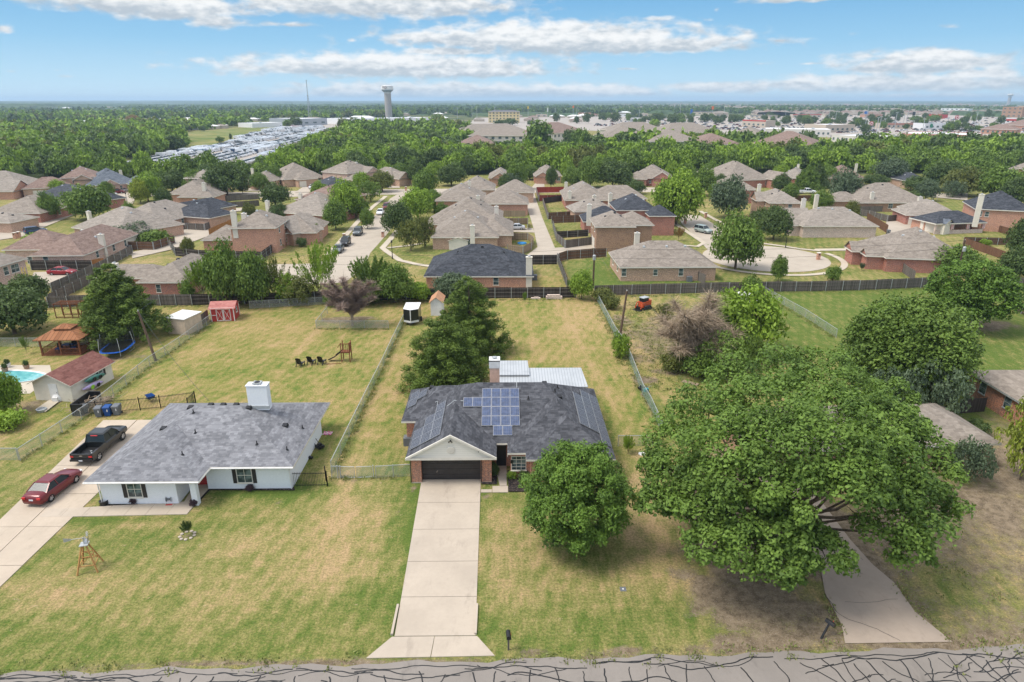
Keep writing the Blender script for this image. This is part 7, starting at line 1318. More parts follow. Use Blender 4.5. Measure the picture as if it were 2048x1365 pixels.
# tan metal shed, barn shed, cargo trailer
def boxshed(name, label, A, B, depth, h, wm, rm, kind='flat', rise=.5, rz=None, cat='shed'):
    a, b = Vector(G(*A)), Vector(G(*B)); W_ = (b-a).length; rz = math.atan2(b.y-a.y, b.x-a.x); r = empty(name, (a.x, a.y, 0), rz, label, cat); mb = MB()
    if kind == 'flat': z = [h, h, h + rise, h + rise]; V = [(0, 0), (W_, 0), (W_, depth), (0, depth)]; mb.add([(x, y, 0) for x, y in V] + [(x, y, zz) for (x, y), zz in zip(V, z)], [(0, 1, 5, 4), (1, 2, 6, 5), (2, 3, 7, 6), (3, 0, 4, 7)]); mb.build('wall', wm, r); MB().add([(-.15, -.15, h), (W_ + .15, -.15, h), (W_ + .15, depth + .15, h + rise), (-.15, depth + .15, h + rise), (-.15, -.15, h + .1), (W_ + .15, -.15, h + .1), (W_ + .15, depth + .15, h + rise + .1), (-.15, depth + .15, h + rise + .1)], [(3, 2, 1, 0), (4, 5, 6, 7), (0, 1, 5, 4), (1, 2, 6, 5), (2, 3, 7, 6), (3, 0, 4, 7)]).build('roof', rm, r)
    else:
        mb.add([(0, 0, 0), (W_, 0, 0), (W_, depth, 0), (0, depth, 0), (0, 0, h), (W_, 0, h), (W_, depth, h), (0, depth, h)], [(0, 1, 5, 4), (1, 2, 6, 5), (2, 3, 7, 6), (3, 0, 4, 7)])
        if kind == 'gx': mb.face([(0, 0, h), (0, depth/2, h + rise), (0, depth, h)]); mb.face([(W_, 0, h), (W_, depth, h), (W_, depth/2, h + rise)]); rf = MB().add([(-.25, -.25, h - .1), (W_ + .25, -.25, h - .1), (W_ + .25, depth/2, h + rise + .08), (-.25, depth/2, h + rise + .08), (W_ + .25, depth + .25, h - .1), (-.25, depth + .25, h - .1)], [(0, 1, 2, 3), (3, 2, 4, 5)])
        else: mb.face([(0, 0, h), (W_, 0, h), (W_/2, 0, h + rise)]); mb.face([(0, depth, h), (W_/2, depth, h + rise), (W_, depth, h)]); rf = MB().add([(-.25, -.25, h - .1), (W_/2, -.25, h + rise + .08), (W_/2, depth + .25, h + rise + .08), (-.25, depth + .25, h - .1), (W_ + .25, -.25, h - .1), (W_ + .25, depth + .25, h - .1)], [(0, 1, 2, 3), (1, 4, 5, 2)])
        mb.build('wall', wm, r); rf.build('roof', rm, r)
    return r, W_
M_tanmetal = plain('tan_metal', (.55, .44, .34), .5, .3); r, w_ = boxshed('metal_shed', 'tan metal shed with pale roof beside the red barn shed', (337, 667), (373, 671), 3.2, 2.2, M_tanmetal, M_white, 'flat', .1); MB().box(.1, -.03, .1, .9, 0, 1.9).build('door', M_tanmetal, r)
r, w_ = boxshed('barn_shed', 'red barn shed with white cross braced double doors', (424, 644), (470, 642), 3.0, 2.0, M_redpaint, RF_pink, 'gx', .55)
for i in range(2):
    xx = .75 + i*1.0; d_ = MB().box(xx, -.05, .1, xx + .95, 0, 1.85).build('door', M_redpaint, r); fr2 = MB().bar((xx + .04, -.07, .1), (xx + .04, -.07, 1.85), .09, .03).bar((xx + .91, -.07, .1), (xx + .91, -.07, 1.85), .09, .03).bar((xx, -.07, 1.82), (xx + .95, -.07, 1.82), .03, .09).bar((xx, -.07, .14), (xx + .95, -.07, .14), .03, .09).bar((xx + .05, -.075, .15), (xx + .9, -.075, 1.8), .09, .03).bar((xx + .9, -.08, .15), (xx + .05, -.08, 1.8), .09, .03); fr2.build('white_brace', M_white, d_)
tr_ = MB().bar((0.02, -.03, 0), (.02, -.03, 2.), .12, .06).bar((w_ - .02, -.03, 0), (w_ - .02, -.03, 2.), .12, .06).bar((0, -.03, 1.95), (w_, -.03, 1.95), .06, .12).bar((w_ + .02, 3., 0), (w_ + .02, 3., 2.), .06, .12).bar((.1, -.03, .95), (.7, -.03, .95), .04, .09); tr_.build('corner_trim', M_white, r); window(r, w_, 1.6, .9, .7, .8, 0, M_white)
r = empty('cargo_trailer', (*G(823, 650), 0), 0, 'black enclosed cargo trailer with white V nose and roof', 'trailer'); MB().box(-1.05, 0, .45, 1.05, 3.2, 2.3).add([(-1.05, 0, .45), (0, -.6, .45), (1.05, 0, .45), (-1.05, 0, 2.3), (0, -.6, 2.3), (1.05, 0, 2.3)], [(0, 1, 4, 3), (1, 2, 5, 4), (3, 4, 5), (2, 1, 0)]).build('body', PT['black'], r)
MB().box(-1.08, 0.0, 2.3, 1.08, 3.22, 2.36).face([(-1.08, 0, 2.35), (0, -.65, 2.35), (1.08, 0, 2.35)]).build('roof', M_white, r); MB().add([(-1.07, -.03, .45), (0, -.64, .45), (1.07, -.03, .45), (-1.07, -.03, .75), (0, -.64, .75), (1.07, -.03, .75)], [(0, 1, 4, 3), (1, 2, 5, 4)]).add([(-.06, -.63, .7), (.06, -.63, .7), (.06, -.63, 2.3), (-.06, -.63, 2.3)], [(0, 1, 2, 3)]).build('nose_trim', M_white, r); MB().tube([(-.6, 0, .42), (0, -1.3, .42), (.6, 0, .42)], .05, 6).build('drawbar', M_black, r)
for s in (-1, 1): w1 = MB().lathe([(0, -.1), (.33, -.1), (.33, .1), (0, .1)], (0, 0, 0), 16).build('wheel', M_rubber, r); w1.location = (s*1.18, 1.9, .33); w1.rotation_euler = (0, R(90), 0)
boxshed('small_shed', 'small white shed with orange brown roof behind the cedars', (862, 632), (884, 632), 3.5, 2.1, M_white, plain('rusty_roof', (.42, .22, .12), .7), 'gy', .7); boxshed('small_shed', 'cream resin shed below the blue umbrella', (898, 500), (936, 500), 2.6, 2.0, M_cream, M_trim, 'gy', .6)
r, w_ = boxshed('outbuilding', 'cream outbuilding with slate blue roof before the flagged porch', (1838, 462), (1886, 470), 3.2, 2.6, M_cream, RF_blue, 'gx', .8)
r, w_ = boxshed('garden_shed', 'pale grey green shed with red framed windows in the scrub', (1468, 712), (1512, 706), 3., 2.2, plain('grey_green_board', (.30, .34, .30), .7), M_deadbark, 'gy', .7); window(r, w_*.75, 0, 1.3, .6, .6, -math.pi/2, M_redpaint); window(r, w_*.8, 0, .4, .6, .6, -math.pi/2, M_redpaint)
# swing frames and slide tower
r = thing('pergola_swing', 'brown timber swing frame with slatted top near the back fence', 'swing frame', 113, 637); 
for sx in (0, 1.2, 2.4, 3.3):
    for sy in (0, 1.6): MB().bar((sx, sy, 0), (sx, sy, 2.1), .09).build('post', WD_deck, r)
mb = MB(); [mb.bar((-.2, sy, 2.1), (3.5, sy, 2.1), .1) for sy in (0, 1.6)]; [mb.bar((.1 + k*.3, -.2, 2.2), (.1 + k*.3, 1.8, 2.2), .05) for k in range(12)]; mb.build('top_beams', WD_deck, r); MB().box(0, 0, .1, 3.3, .1, .2).box(0, 1.55, .1, 3.3, 1.65, .2).build('ground_rail', WD_deck, r)
r = thing('swing_set', 'A shaped timber swing set left of the tall left cedar', 'swing set', 163, 636); 
for (a, b) in (((0, 0, 0), (.5, 0, 2.4)), ((1., 0, 0), (.5, 0, 2.4)), ((0, 3., 0), (.5, 3., 2.4)), ((1., 3., 0), (.5, 3., 2.4))): MB().bar(a, b, .1).build('leg', WD_deck, r)
MB().bar((.5, -.2, 2.4), (.5, 3.2, 2.4), .12).build('top_beam', WD_deck, r); MB().bar((.2, 0, 1.1), (.8, 0, 1.1), .08).build('cross_brace', WD_deck, r)
r = thing('play_tower', 'small wooden play tower with dark slide on the left back lawn', 'play tower', 694, 722)
for sx in (-.5, .5):
    for sy in (-.5, .5): MB().bar((sx, sy, 0), (sx, sy, 2.5), .1).build('post', WD_deck, r)
MB().box(-.55, -.55, 1.2, .55, .55, 1.26).build('platform', WD_deck, r); mb = MB(); [mb.bar((-.5 + k*.2, -.52, 1.3), (-.5 + k*.2, -.52, 2.4), .05) for k in range(6)]; mb.bar((-.5, -.52, 2.38), (.5, -.52, 2.38), .08).bar((-.5, -.52, 1.32), (.5, -.52, 1.32), .06); mb.build('slatted_rail', WD_deck, r); mb = MB(); [mb.bar((.52, -.5 + k*.2, 1.3), (.52, -.5 + k*.2, 2.4), .05) for k in range(6)]; mb.bar((.52, -.5, 2.38), (.52, .5, 2.38), .08); mb.build('slatted_rail', WD_deck, r)
MB().add([(-.5, -.3, 1.25), (-.5, .3, 1.25), (-1.4, .3, .55), (-1.4, -.3, .55), (-2.2, .3, .15), (-2.2, -.3, .15)], [(0, 1, 2, 3), (3, 2, 4, 5)]).bar((-.5, -.3, 1.33), (-1.4, -.3, .65), .05, .12).bar((-1.4, -.3, .65), (-2.2, -.3, .25), .05, .12).bar((-.5, .3, 1.33), (-1.4, .3, .65), .05, .12).build('slide', M_black, r); MB().bar((-.5, -.9, .02), (-2.2, -1.2, .02), .07).bar((-.9, -.5, 1.9), (-.5, -.4, 2.4), .06).build('loose_beam', WD_deck, r)
def lawnchair(label, px, py):
    r = thing('garden_chair', label, 'chair', px, py, -.3, 'black garden chairs facing away on the left back lawn'); MB().add([(-.3, -.05, .28), (.3, -.05, .28), (.3, .5, .42), (-.3, .5, .42), (-.3, -.05, .24), (.3, -.05, .24), (.3, .5, .38), (-.3, .5, .38)], [(0, 1, 2, 3), (7, 6, 5, 4), (0, 4, 5, 1), (3, 2, 6, 7), (1, 5, 6, 2), (0, 3, 7, 4)]).build('seat', M_black, r)
    MB().add([(-.36, -.3, 1.0), (.36, -.3, 1.0), (.28, 0, .26), (-.28, 0, .26), (-.3, -.34, 1.1), (.3, -.34, 1.1), (-.36, -.36, 1.0), (.36, -.36, 1.0), (.28, -.06, .26), (-.28, -.06, .26), (0, -.36, 1.16)], [(3, 2, 1, 0), (6, 7, 8, 9), (0, 1, 5, 10, 4), (0, 3, 9, 6), (1, 7, 8, 2)]).build('backrest', M_black, r)
    for s in (-1, 1): MB().box(s*.42 - .07, -.2, .52, s*.42 + .07, .5, .56).build('armrest', M_black, r); MB().bar((s*.36, .45, 0), (s*.38, .4, .52), .06, .1).build('leg', M_black, r); MB().bar((s*.32, -.35, 0), (s*.36, -.05, .5), .06, .1).build('leg', M_black, r)
lawnchair('black garden chair, leftmost of the three on the back lawn', 600, 733); lawnchair('black garden chair in the middle of the three on the back lawn', 622, 729); lawnchair('black garden chair, rightmost of the three, nearest the play tower', 643, 729)
r = thing('wheelbarrow', 'dark blue wheelbarrow behind the iron fence', 'wheelbarrow', 302, 803, .8); MB().add([(-.3, -.3, .4), (.3, -.3, .4), (.25, .35, .4), (-.25, .35, .4), (-.4, -.45, .7), (.4, -.45, .7), (.35, .55, .7), (-.35, .55, .7)], [(3, 2, 1, 0), (0, 1, 5, 4), (1, 2, 6, 5), (2, 3, 7, 6), (3, 0, 4, 7)]).build('tray', M_blueb, r); MB().bar((-.25, .7, .2), (-.3, -.9, .55), .05).bar((.25, .7, .2), (.3, -.9, .55), .05).build('handle', M_black, r); w1 = MB().lathe([(0, -.05), (.2, -.05), (.2, .05), (0, .05)], (0, 0, 0), 12).build('wheel', M_rubber, r); w1.location = (0, .75, .2); w1.rotation_euler = (0, R(90), 0)
r = thing('dark_screen', 'black slatted screen box at the fence corner by the driveway bins', 'screen', 160, 832); MB().box(-.7, -.1, 0, .5, 0, 1.3).box(-.7, -.1, 0, -.6, 3.2, 1.3).box(-.7, 3.1, 0, .5, 3.2, 1.3).build('screen_panel', M_black, r); MB().box(-.5, .2, 0, .3, 1.2, .8).build('equipment_box', M_greyb, r)
rr = random.Random(8); r = thing('brush_pile', 'pile of bare twigs inside the fence corner by the bins', 'brush pile', 185, 815); mb = MB()
for k in range(160): a = rr.uniform(0, 6.3); q = Vector((rr.gauss(0, .9), rr.gauss(0, 1.), rr.uniform(.1, .9))); mb.bar(q, q + Vector((math.cos(a), math.sin(a), rr.uniform(-.3, .4)))*rr.uniform(.5, 1.3), .03)
mb.build('branches', M_deadbark, r)['kind'] = 'stuff'
r = thing('hose_reel', 'grey hose reel cart against the white brick wall', 'hose reel', 340, 1008, .1); w1 = MB().lathe([(.22, -.2), (.22, -.17), (.12, -.15), (.12, .15), (.22, .17), (.22, .2)], (0, 0, 0), 14).build('reel', M_greyb, r); w1.location = (0, 0, .45); w1.rotation_euler = (0, R(90), 0); MB().bar((-.25, 0, 0), (-.25, .1, 1.0), .05).bar((.25, 0, 0), (.25, .1, 1.0), .05).bar((-.25, .1, 1.), (.25, .1, 1.), .05).build('frame', M_galv, r); MB().box(-.25, -.3, .0, .25, -.1, .06).build('base', M_redpaint, r)
r = thing('hose_pot', 'black coiled hose pot at the corner of the white brick house', 'pot', 209, 1010); MB().lathe([(0, 0), (.3, 0), (.34, .4), (.28, .42), (.2, .2), (0, .2)], (0, 0, 0), 14).build('bowl', M_black, r)
r = thing('lawn_mower', 'dark lawn mower beside the white brick house wall', 'mower', 640, 897, .9); MB().box(-.28, -.35, .1, .28, .35, .32).box(-.15, -.15, .32, .15, .15, .5).build('deck', M_black, r); MB().bar((-.2, .3, .25), (-.2, 1.1, .9), .04).bar((.2, .3, .25), (.2, 1.1, .9), .04).bar((-.2, 1.1, .9), (.2, 1.1, .9), .04).build('handle', M_black, r)
r = thing('string_trimmer', 'black trimmer lying on the grass by the white brick house', 'trimmer', 622, 918, 1.3); MB().bar((0, 0, .08), (0, 1.6, .12), .06).box(-.12, -.15, .02, .12, .25, .22).build('shaft', M_black, r)
r = thing('plastic_sheet', 'crumpled pink and white sheet on the grass beside the white brick house', 'sheet', 655, 868); mb = MB()
for i in range(6):
    for j in range(6):
        f = lambda a, b: (a*.14 - .4, b*.11 - .3, .06 + .06*math.sin(a*2.1 + b*1.3)); mb.face([f(i, j), f(i+1, j), f(i+1, j+1), f(i, j+1)], (i + j) % 3 == 0)
mb.build('sheet', [plain('pink_cloth', (.55, .10, .22), .6), M_white], r)
r = thing('meter_cover', 'small dark square meter cover set in the front lawn', 'cover', 1246, 1179); MB().box(-.2, -.2, 0, .2, .2, .03).build('lid', M_greyb, r); MB().lathe([(0, 0), (.06, 0), (.05, .02), (0, .02)], (0, 0, .03), 10).build('dial', M_white, r)
r = thing('lid_disc', 'white round lid on the bare ground right of the solar roof house', 'lid', 1284, 908); MB().lathe([(0, .05), (.3, .04), (.34, 0)], (0, 0, 0), 16).build('lid', M_white, r)
r = thing('ac_unit', 'grey air conditioner beside the left wall of the garage', 'air conditioner', 817, 889); MB().box(-.4, -.4, 0, .4, .4, .8).lathe([(.3, .8), (.3, .84), (0, .86)], (0, 0, 0), 14).build('casing', M_greyb, r)
for px, py, lb in ((1378, 563, 'grey air conditioner against the low tan roofed brick house'), (1707, 474, 'grey air conditioner on the whitewashed ranch house lawn'), (1069, 560, 'dark air conditioner at the black shingled brick house corner')): r = thing('ac_unit', lb, 'air conditioner', px, py); MB().box(-.45, -.45, 0, .45, .45, .9).lathe([(.33, .9), (.33, .94), (0, .96)], (0, 0, 0), 14).build('casing', M_greyb, r)
# the rough lot on the right
r = thing('compact_loader', 'orange compact track loader with black tracks by the bare tree', 'loader', 1288, 618, 2.2); r.scale = (.88, .88, .9); MB().box(-.6, -1., .45, .6, .9, 1.35).box(-.5, -1.25, .6, .5, -1., 1.5).build('body', PT['orange'], r); MB().box(-.5, -.5, 1.35, .5, .8, 2.0).build('cab', M_black, r); MB().box(-.55, -.6, 2.0, .55, .9, 2.1).build('cab_roof', M_galv, r)
for s in (-1, 1): MB().tube([(s*.8, -.9, .25), (s*.8, -.6, .62), (s*.8, .6, .62), (s*.8, .95, .25), (s*.8, -.9, .2)], .2, 8).build('track', M_black, r); MB().bar((s*.62, -.9, 1.5), (s*.62, 1.2, 1.2), .12, .16).bar((s*.62, 1.2, 1.2), (s*.62, 1.5, .3), .12).build('lift_arm', PT['orange'], r)
MB().add([(-.85, 1.4, .05), (.85, 1.4, .05), (.85, 2.1, .05), (-.85, 2.1, .05), (-.85, 1.4, .6), (.85, 1.4, .6)], [(0, 3, 2, 1), (0, 1, 5, 4)]).build('bucket', M_black, r)
for px, py, lb in ((1486, 601, 'farthest of the three white covered hulls behind the leafy tree'), (1503, 612, 'middle one of the three white covered hulls'), (1520, 624, 'nearest of the three white covered hulls')):
    r = thing('covered_boat', lb, 'boat', px, py, .9, 'white covered boats behind the leafy tree'); b = MB()
    loft(b, [(-2.2, sec(.8, .5, .9, 1.2, .15)), (-1, sec(1.05, .4, .9, 1.45, .25)), (.6, sec(1.0, .4, .9, 1.5, .2)), (1.7, sec(.6, .55, .95, 1.3, .1)), (2.5, sec(.12, .8, 1., 1.15, .02))]); r.scale = (.8, .75, .8); b.build('cover', M_white, r, True); MB().bar((-.6, -1.8, .35), (.0, 2.8, .35), .08).bar((.6, -1.8, .35), (.0, 2.8, .35), .08).build('trailer_frame', M_galv, r)
r = thing('pallet', 'pale board leaning on the ground near the oak top edge', 'board', 1380, 768, .9); MB().box(-.3, -.9, .05, .4, .9, .12).build('board', WD_tan, r)
r = thing('push_mower', 'small teal and black mower beside the wavy fence', 'mower', 1284, 781, .5); MB().box(-.3, -.4, .1, .3, .4, .35).box(-.16, -.2, .35, .16, .16, .6).build('deck', M_black, r); MB().box(-.26, -.8, .15, .26, -.42, .45).build('grass_box', plain('teal_plastic', (.02, .25, .28), .5), r); MB().bar((-.2, -.3, .3), (-.2, -1.2, .95), .04).bar((.2, -.3, .3), (.2, -1.2, .95), .04).build('handle', M_galv, r)
r = thing('lumber_pile', 'pile of splintered pale lumber under the bare tree', 'lumber', 1352, 672); mb = MB(); rr = random.Random(12)
for k in range(34): a = rr.uniform(0, 3.1); q = Vector((rr.gauss(0, .8), rr.gauss(0, .7), .06 + .02*k)); mb.bar(q, q + Vector((math.cos(a), math.sin(a), .1))*rr.uniform(.6, 1.8), .12, .05)
mb.build('boards', WD_tan, r)
r = thing('white_ladder_frame', 'white door frame standing at the oak edge', 'frame', 1415, 752); MB().bar((-.35, 0, 0), (-.35, 0, 1.9), .09).bar((.35, 0, 0), (.35, 0, 1.9), .09).bar((-.35, 0, 1.9), (.35, 0, 1.9), .09).bar((0, 0, 0), (0, 0, 1.9), .05).build('frame', M_white, r)
r = thing('ladder', 'yellow ladder standing in the left edge tree', 'ladder', 58, 600); MB().bar((-.25, 0, 0), (-.25, .4, 5.2), .07).bar((.25, 0, 0), (.25, .4, 5.2), .07).build('rail', plain('ladder_yellow', (.65, .5, .08), .5), r); mb = MB(); [mb.bar((-.25, .4*k/13, .4*k), (.25, .4*k/13, .4*k), .04) for k in range(1, 13)]; mb.build('rungs', MATS['ladder_yellow'], r)
r = thing('patio_umbrella', 'blue patio umbrella beside the central house', 'umbrella', 1009, 482); MB().bar((0, 0, 0), (0, 0, 2.4), .05).build('pole', M_galv, r); MB().lathe([(0, 2.75), (.8, 2.5), (1.6, 2.1), (1.58, 2.07), (.8, 2.46), (0, 2.7)], (0, 0, 0), 8).build('canopy', plain('umbrella_blue', (.05, .12, .26), .7), r)
r = thing('paddling_pool', 'round blue paddling pool in the tan fenced yard', 'pool', 1044, 488); MB().lathe([(0, .06), (.9, .06), (.95, .25), (1., .25), (1., 0)], (0, 0, 0), 18).build('basin', plain('pool_blue', (.04, .25, .55), .4), r)
for px, py, c, lb in ((540, 493, M_blueb, 'x'), (428, 487, M_white, 'white bag pile in the cluttered corner yard'), (451, 494, WD_orange, 'orange timber stack in the cluttered corner yard'), (443, 497, M_blueb, 'blue box in the cluttered corner yard'), (462, 492, M_black, 'black bag beside the timber stack'), (424, 492, M_blueb, 'blue bag left of the white pile')):
    if lb == 'x': continue
    r = thing('yard_item', lb, 'yard item', px, py, .3); rr = random.Random(px); MB().box(-.9, -.5, 0, .9, .5, .5).box(-.6, -.4, .5, .7, .4, .9).box(-.4, -.3, .9, .2, .3, 1.2).build('pile', c, r)
r = thing('brick_stack', 'low stack of pale bricks before the dark back fence', 'brick stack', 1108, 598); MB().box(-1.3, -.3, 0, 1.3, .3, .45).box(-1.1, -.25, .45, .9, .25, .7).build('stack', BK_whs, r)
r = thing('brick_stack', 'loose bricks left of the low brick stack', 'bricks', 1072, 598); [r for k in range(1)]; MB().box(-.8, -.2, 0, .7, .3, .18).box(-.3, -.1, .18, .4, .2, .3).build('stack', BK_whs, r)
r = empty('satellite_dish', (51.6, 60.0, 3.6), .5, 'white satellite dish on the brown roof at the right edge', 'satellite dish'); d_ = MB().lathe([(0, 0), (.2, .03), (.4, .13), (.41, .12), (.2, .01), (0, -.02)], (0, 0, 0), 18).build('dish', M_white, r, True); d_.rotation_euler = (R(60), 0, .5); d_.location = (0, 0, .7); MB().bar((0, .1, -.6), (0, .1, .7), .05).build('mount', M_galv, r)
# columns and flags of the black roofed porch on the right
r = empty('covered_porch', (*G(1872, 448, 2.6), 0), math.atan2(G(1975, 445, 2.6)[1] - G(1872, 448, 2.6)[1], G(1975, 445, 2.6)[0] - G(1872, 448, 2.6)[0]), 'black hip roofed porch with striped flags and stone wall', 'porch'); W_ = (Vector(G(1975, 445, 2.6)) - Vector(G(1872, 448, 2.6))).length
mb = MB(); hip(mb, 0, 0, W_, 9, 2.6, .5, .25, 'hip'); mb.build('roof', [RF_blk, M_trim, BK_or], r); MB().box(.4, .4, 0, W_ - .4, .7, .9).build('stone_wall', BK_whs, r)
for k in range(4):
    xx = .6 + k*(W_ - 1.2)/3; MB().box(xx - .2, .35, .9, xx + .2, .75, 2.4).build('column', BK_whs, r)
    if 0 < k < 4: f_ = MB(); [f_.box(xx - .42 + j*.14, .2, 1.1, xx - .3 + j*.14, .24, 2.3, j % 2) for j in range(6)]; f_.build('flag', [M_redpaint, M_white], r)
MB().box(.5, 4., 0, W_ - .5, 8.5, 2.3).build('house_wall', BK_or, r)
# ------------------------------------------------------------------ the wood behind the houses
rg = np.random.default_rng(77)
def wt(seed, n, ncl, size, rc=.34):
    r_ = np.random.default_rng(seed); V, t_ = crown_round(r_, (.95, .95, .46), ncl, rc, n//ncl, size, .15, [.1, .25, 0, .35][seed % 4], .16, .5); V[:, 2] += .54; return V, t_
WT = [wt(100 + i, 1500, 22, .15) for i in range(4)]; WM = [wt(110 + i, 520, 13, .26, .4) for i in range(4)]; WL = [wt(120 + i, 170, 8, .46, .46) for i in range(4)]
WMATS = ['mid', 'dark', 'bright', 'mid', 'olive', 'dark', 'mid', 'bright']
def scatter(polys, sp, seed, excl=()):
    r_ = np.random.default_rng(seed); out = []
    for pl in polys:
        xs = [p[0] for p in pl]; ys = [p[1] for p in pl]; gx_ = np.arange(min(xs), max(xs), sp); gy_ = np.arange(min(ys), max(ys), sp*.9); A, B = np.meshgrid(gx_, gy_); A = A + r_.uniform(-.45, .45, A.shape)*sp; B = B + r_.uniform(-.45, .45, B.shape)*sp
        m = inpoly(A, B, pl) & (np.abs(np.arctan2(A, B)) < .8)
        for e_ in excl: m &= ~inpoly(A, B, e_)
        out += list(zip(A[m], B[m]))
    return out
LOTP = W([(225, 340), (400, 352), (505, 338), (572, 318), (612, 290), (668, 264), (640, 250), (555, 251), (425, 288), (325, 304)])
LOWP = W([(205, 356), (205, 330), (300, 318), (560, 312), (610, 285), (680, 262), (700, 285), (600, 325), (540, 356)])
LOWQ = W([(870, 324), (1720, 326), (1720, 292), (870, 286)])
APX = [W([(900, 300), (1068, 300), (1068, 262), (930, 262)]), W([(1085, 300), (1160, 300), (1160, 268), (1095, 262)]), W([(1215, 304), (1660, 306), (1640, 270), (1230, 262)])]
def lowf(x, y): return .5 if inpoly(np.array(x), np.array(y), LOWP) else .55 if inpoly(np.array(x), np.array(y), LOWQ) else 1.
pts = scatter(WOODS, 8.6, 5, [LOTP] + APX)
front_gap = [W([(560, 352), (690, 352), (690, 344), (560, 344)])]
pts.sort(key=lambda p: p[0]**2*.4 + p[1]**2)
def hue_of(x, y, r_): return (vnoise(np.array(x), np.array(y), 38., 9)*1. + r_.uniform(-.35, .35))
wlabels = {'mid': 'mid green rounded tree in the dense wood behind the houses', 'dark': 'dark green tree in the dense wood behind the houses', 'bright': 'light green tree in the dense wood behind the houses', 'olive': 'olive green tree in the dense wood behind the houses'}
TW = [leafmesh('tree_crown', V, t_, LF['mid']) for V, t_ in WT]
rs = random.Random(21); NI = 285
def wcol(x, y):
    h = float(hue_of(x, y, rs)); return 'dark' if h < .24 else 'mid' if h < .5 else 'bright' if h < .86 else 'olive'
for i, (x, y) in enumerate(pts[:NI]):
    c = wcol(x, y); o = mk('woodland_tree', TW[i % 4], None, LF[c]); o.location = (x, y, 0); r_ = rs.uniform(4.2, 6.4); hh_ = rs.uniform(7., 10.5)*lowf(x, y); r_ = min(r_, hh_*.75); o.scale = (r_, r_, hh_); o.rotation_euler = (0, 0, rs.uniform(0, 6.28)); tag(o, wlabels[c], 'tree', 'trees of the wood behind the houses')
def merged(name, label, items, templ, mts, cat='trees'):
    """items: (x,y,r,h,material index) -> one mesh"""
    Vs = []; ts = []; mi = []
    for i, (x, y, r_, h_, k) in enumerate(items):
        V, t_ = templ(x, y)[i % 4]; a = i*2.4; c, s = math.cos(a), math.sin(a); v = V.copy(); v[:, 0], v[:, 1] = (V[:, 0]*c - V[:, 1]*s)*r_ + x, (V[:, 0]*s + V[:, 1]*c)*r_ + y; v[:, 2] *= h_; Vs.append(v.astype(np.float32)); ts.append(t_); mi.append(np.full(len(t_), k))
    V = np.concatenate(Vs); me = leafmesh(name, V, np.concatenate(ts), mts[0]); [me.materials.append(m) for m in mts[1:]]; me.polygons.foreach_set('material_index', np.concatenate(mi).astype(np.int32)); o = mk(name, me); return tag(o, label, cat, None, 'stuff')
MM = [LF['mid'], LF['dark'], LF['bright'], LF['olive']]; KI = {'mid': 0, 'dark': 1, 'bright': 2, 'olive': 3}
items = [(x, y, rs.uniform(4.4, 6.8), rs.uniform(7., 11.)*lowf(x, y), KI[wcol(x, y)]) for x, y in pts[NI:]]
merged('woodland', 'dense green wood stretching behind the houses', items, lambda x, y: WM if y < 520 else WL, MM)
print('wood', len(pts))
# farther tree cover: scattered crowns, thinning into fields, then closed canopy to the skyline
FLD = [FIELDS[3], FIELDS[1], W([(300, 300), (320, 270), (460, 255), (520, 247), (620, 244), (650, 262), (560, 300)]), W([(940, 300), (940, 229), (2600, 226), (2900, 300)]), W([(560, 266), (720, 266), (940, 258), (940, 235), (600, 240)])]
items = []; r_ = np.random.default_rng(3)
A = r_.uniform(-.82, .82, 29000); D = 430*np.exp(r_.uniform(0, 1, 29000)*math.log(3300/430.)); X = D*np.sin(A); Y = D*np.cos(A)
dn = vnoise(X, Y, 130., 31)*.65 + vnoise(X, Y, 420., 32)*.5; keep = dn > .44
for e_ in FLD + WOODS + [LOTP]: keep &= ~inpoly(X, Y, e_)
X, Y = X[keep], Y[keep]; items = [(x, y, rs.uniform(4.5, 8.5), rs.uniform(6., 11.), KI[wcol(x, y)] if y < 1500 else [0, 1, 1, 0][i % 4]) for i, (x, y) in enumerate(zip(X, Y))][:10500]
WX = [wt(130 + i, 60, 5, .8, .55) for i in range(4)]
merged('distant_trees', 'scattered trees and tree belts towards the horizon', items, lambda x, y: WL if y < 900 else WX, MM)
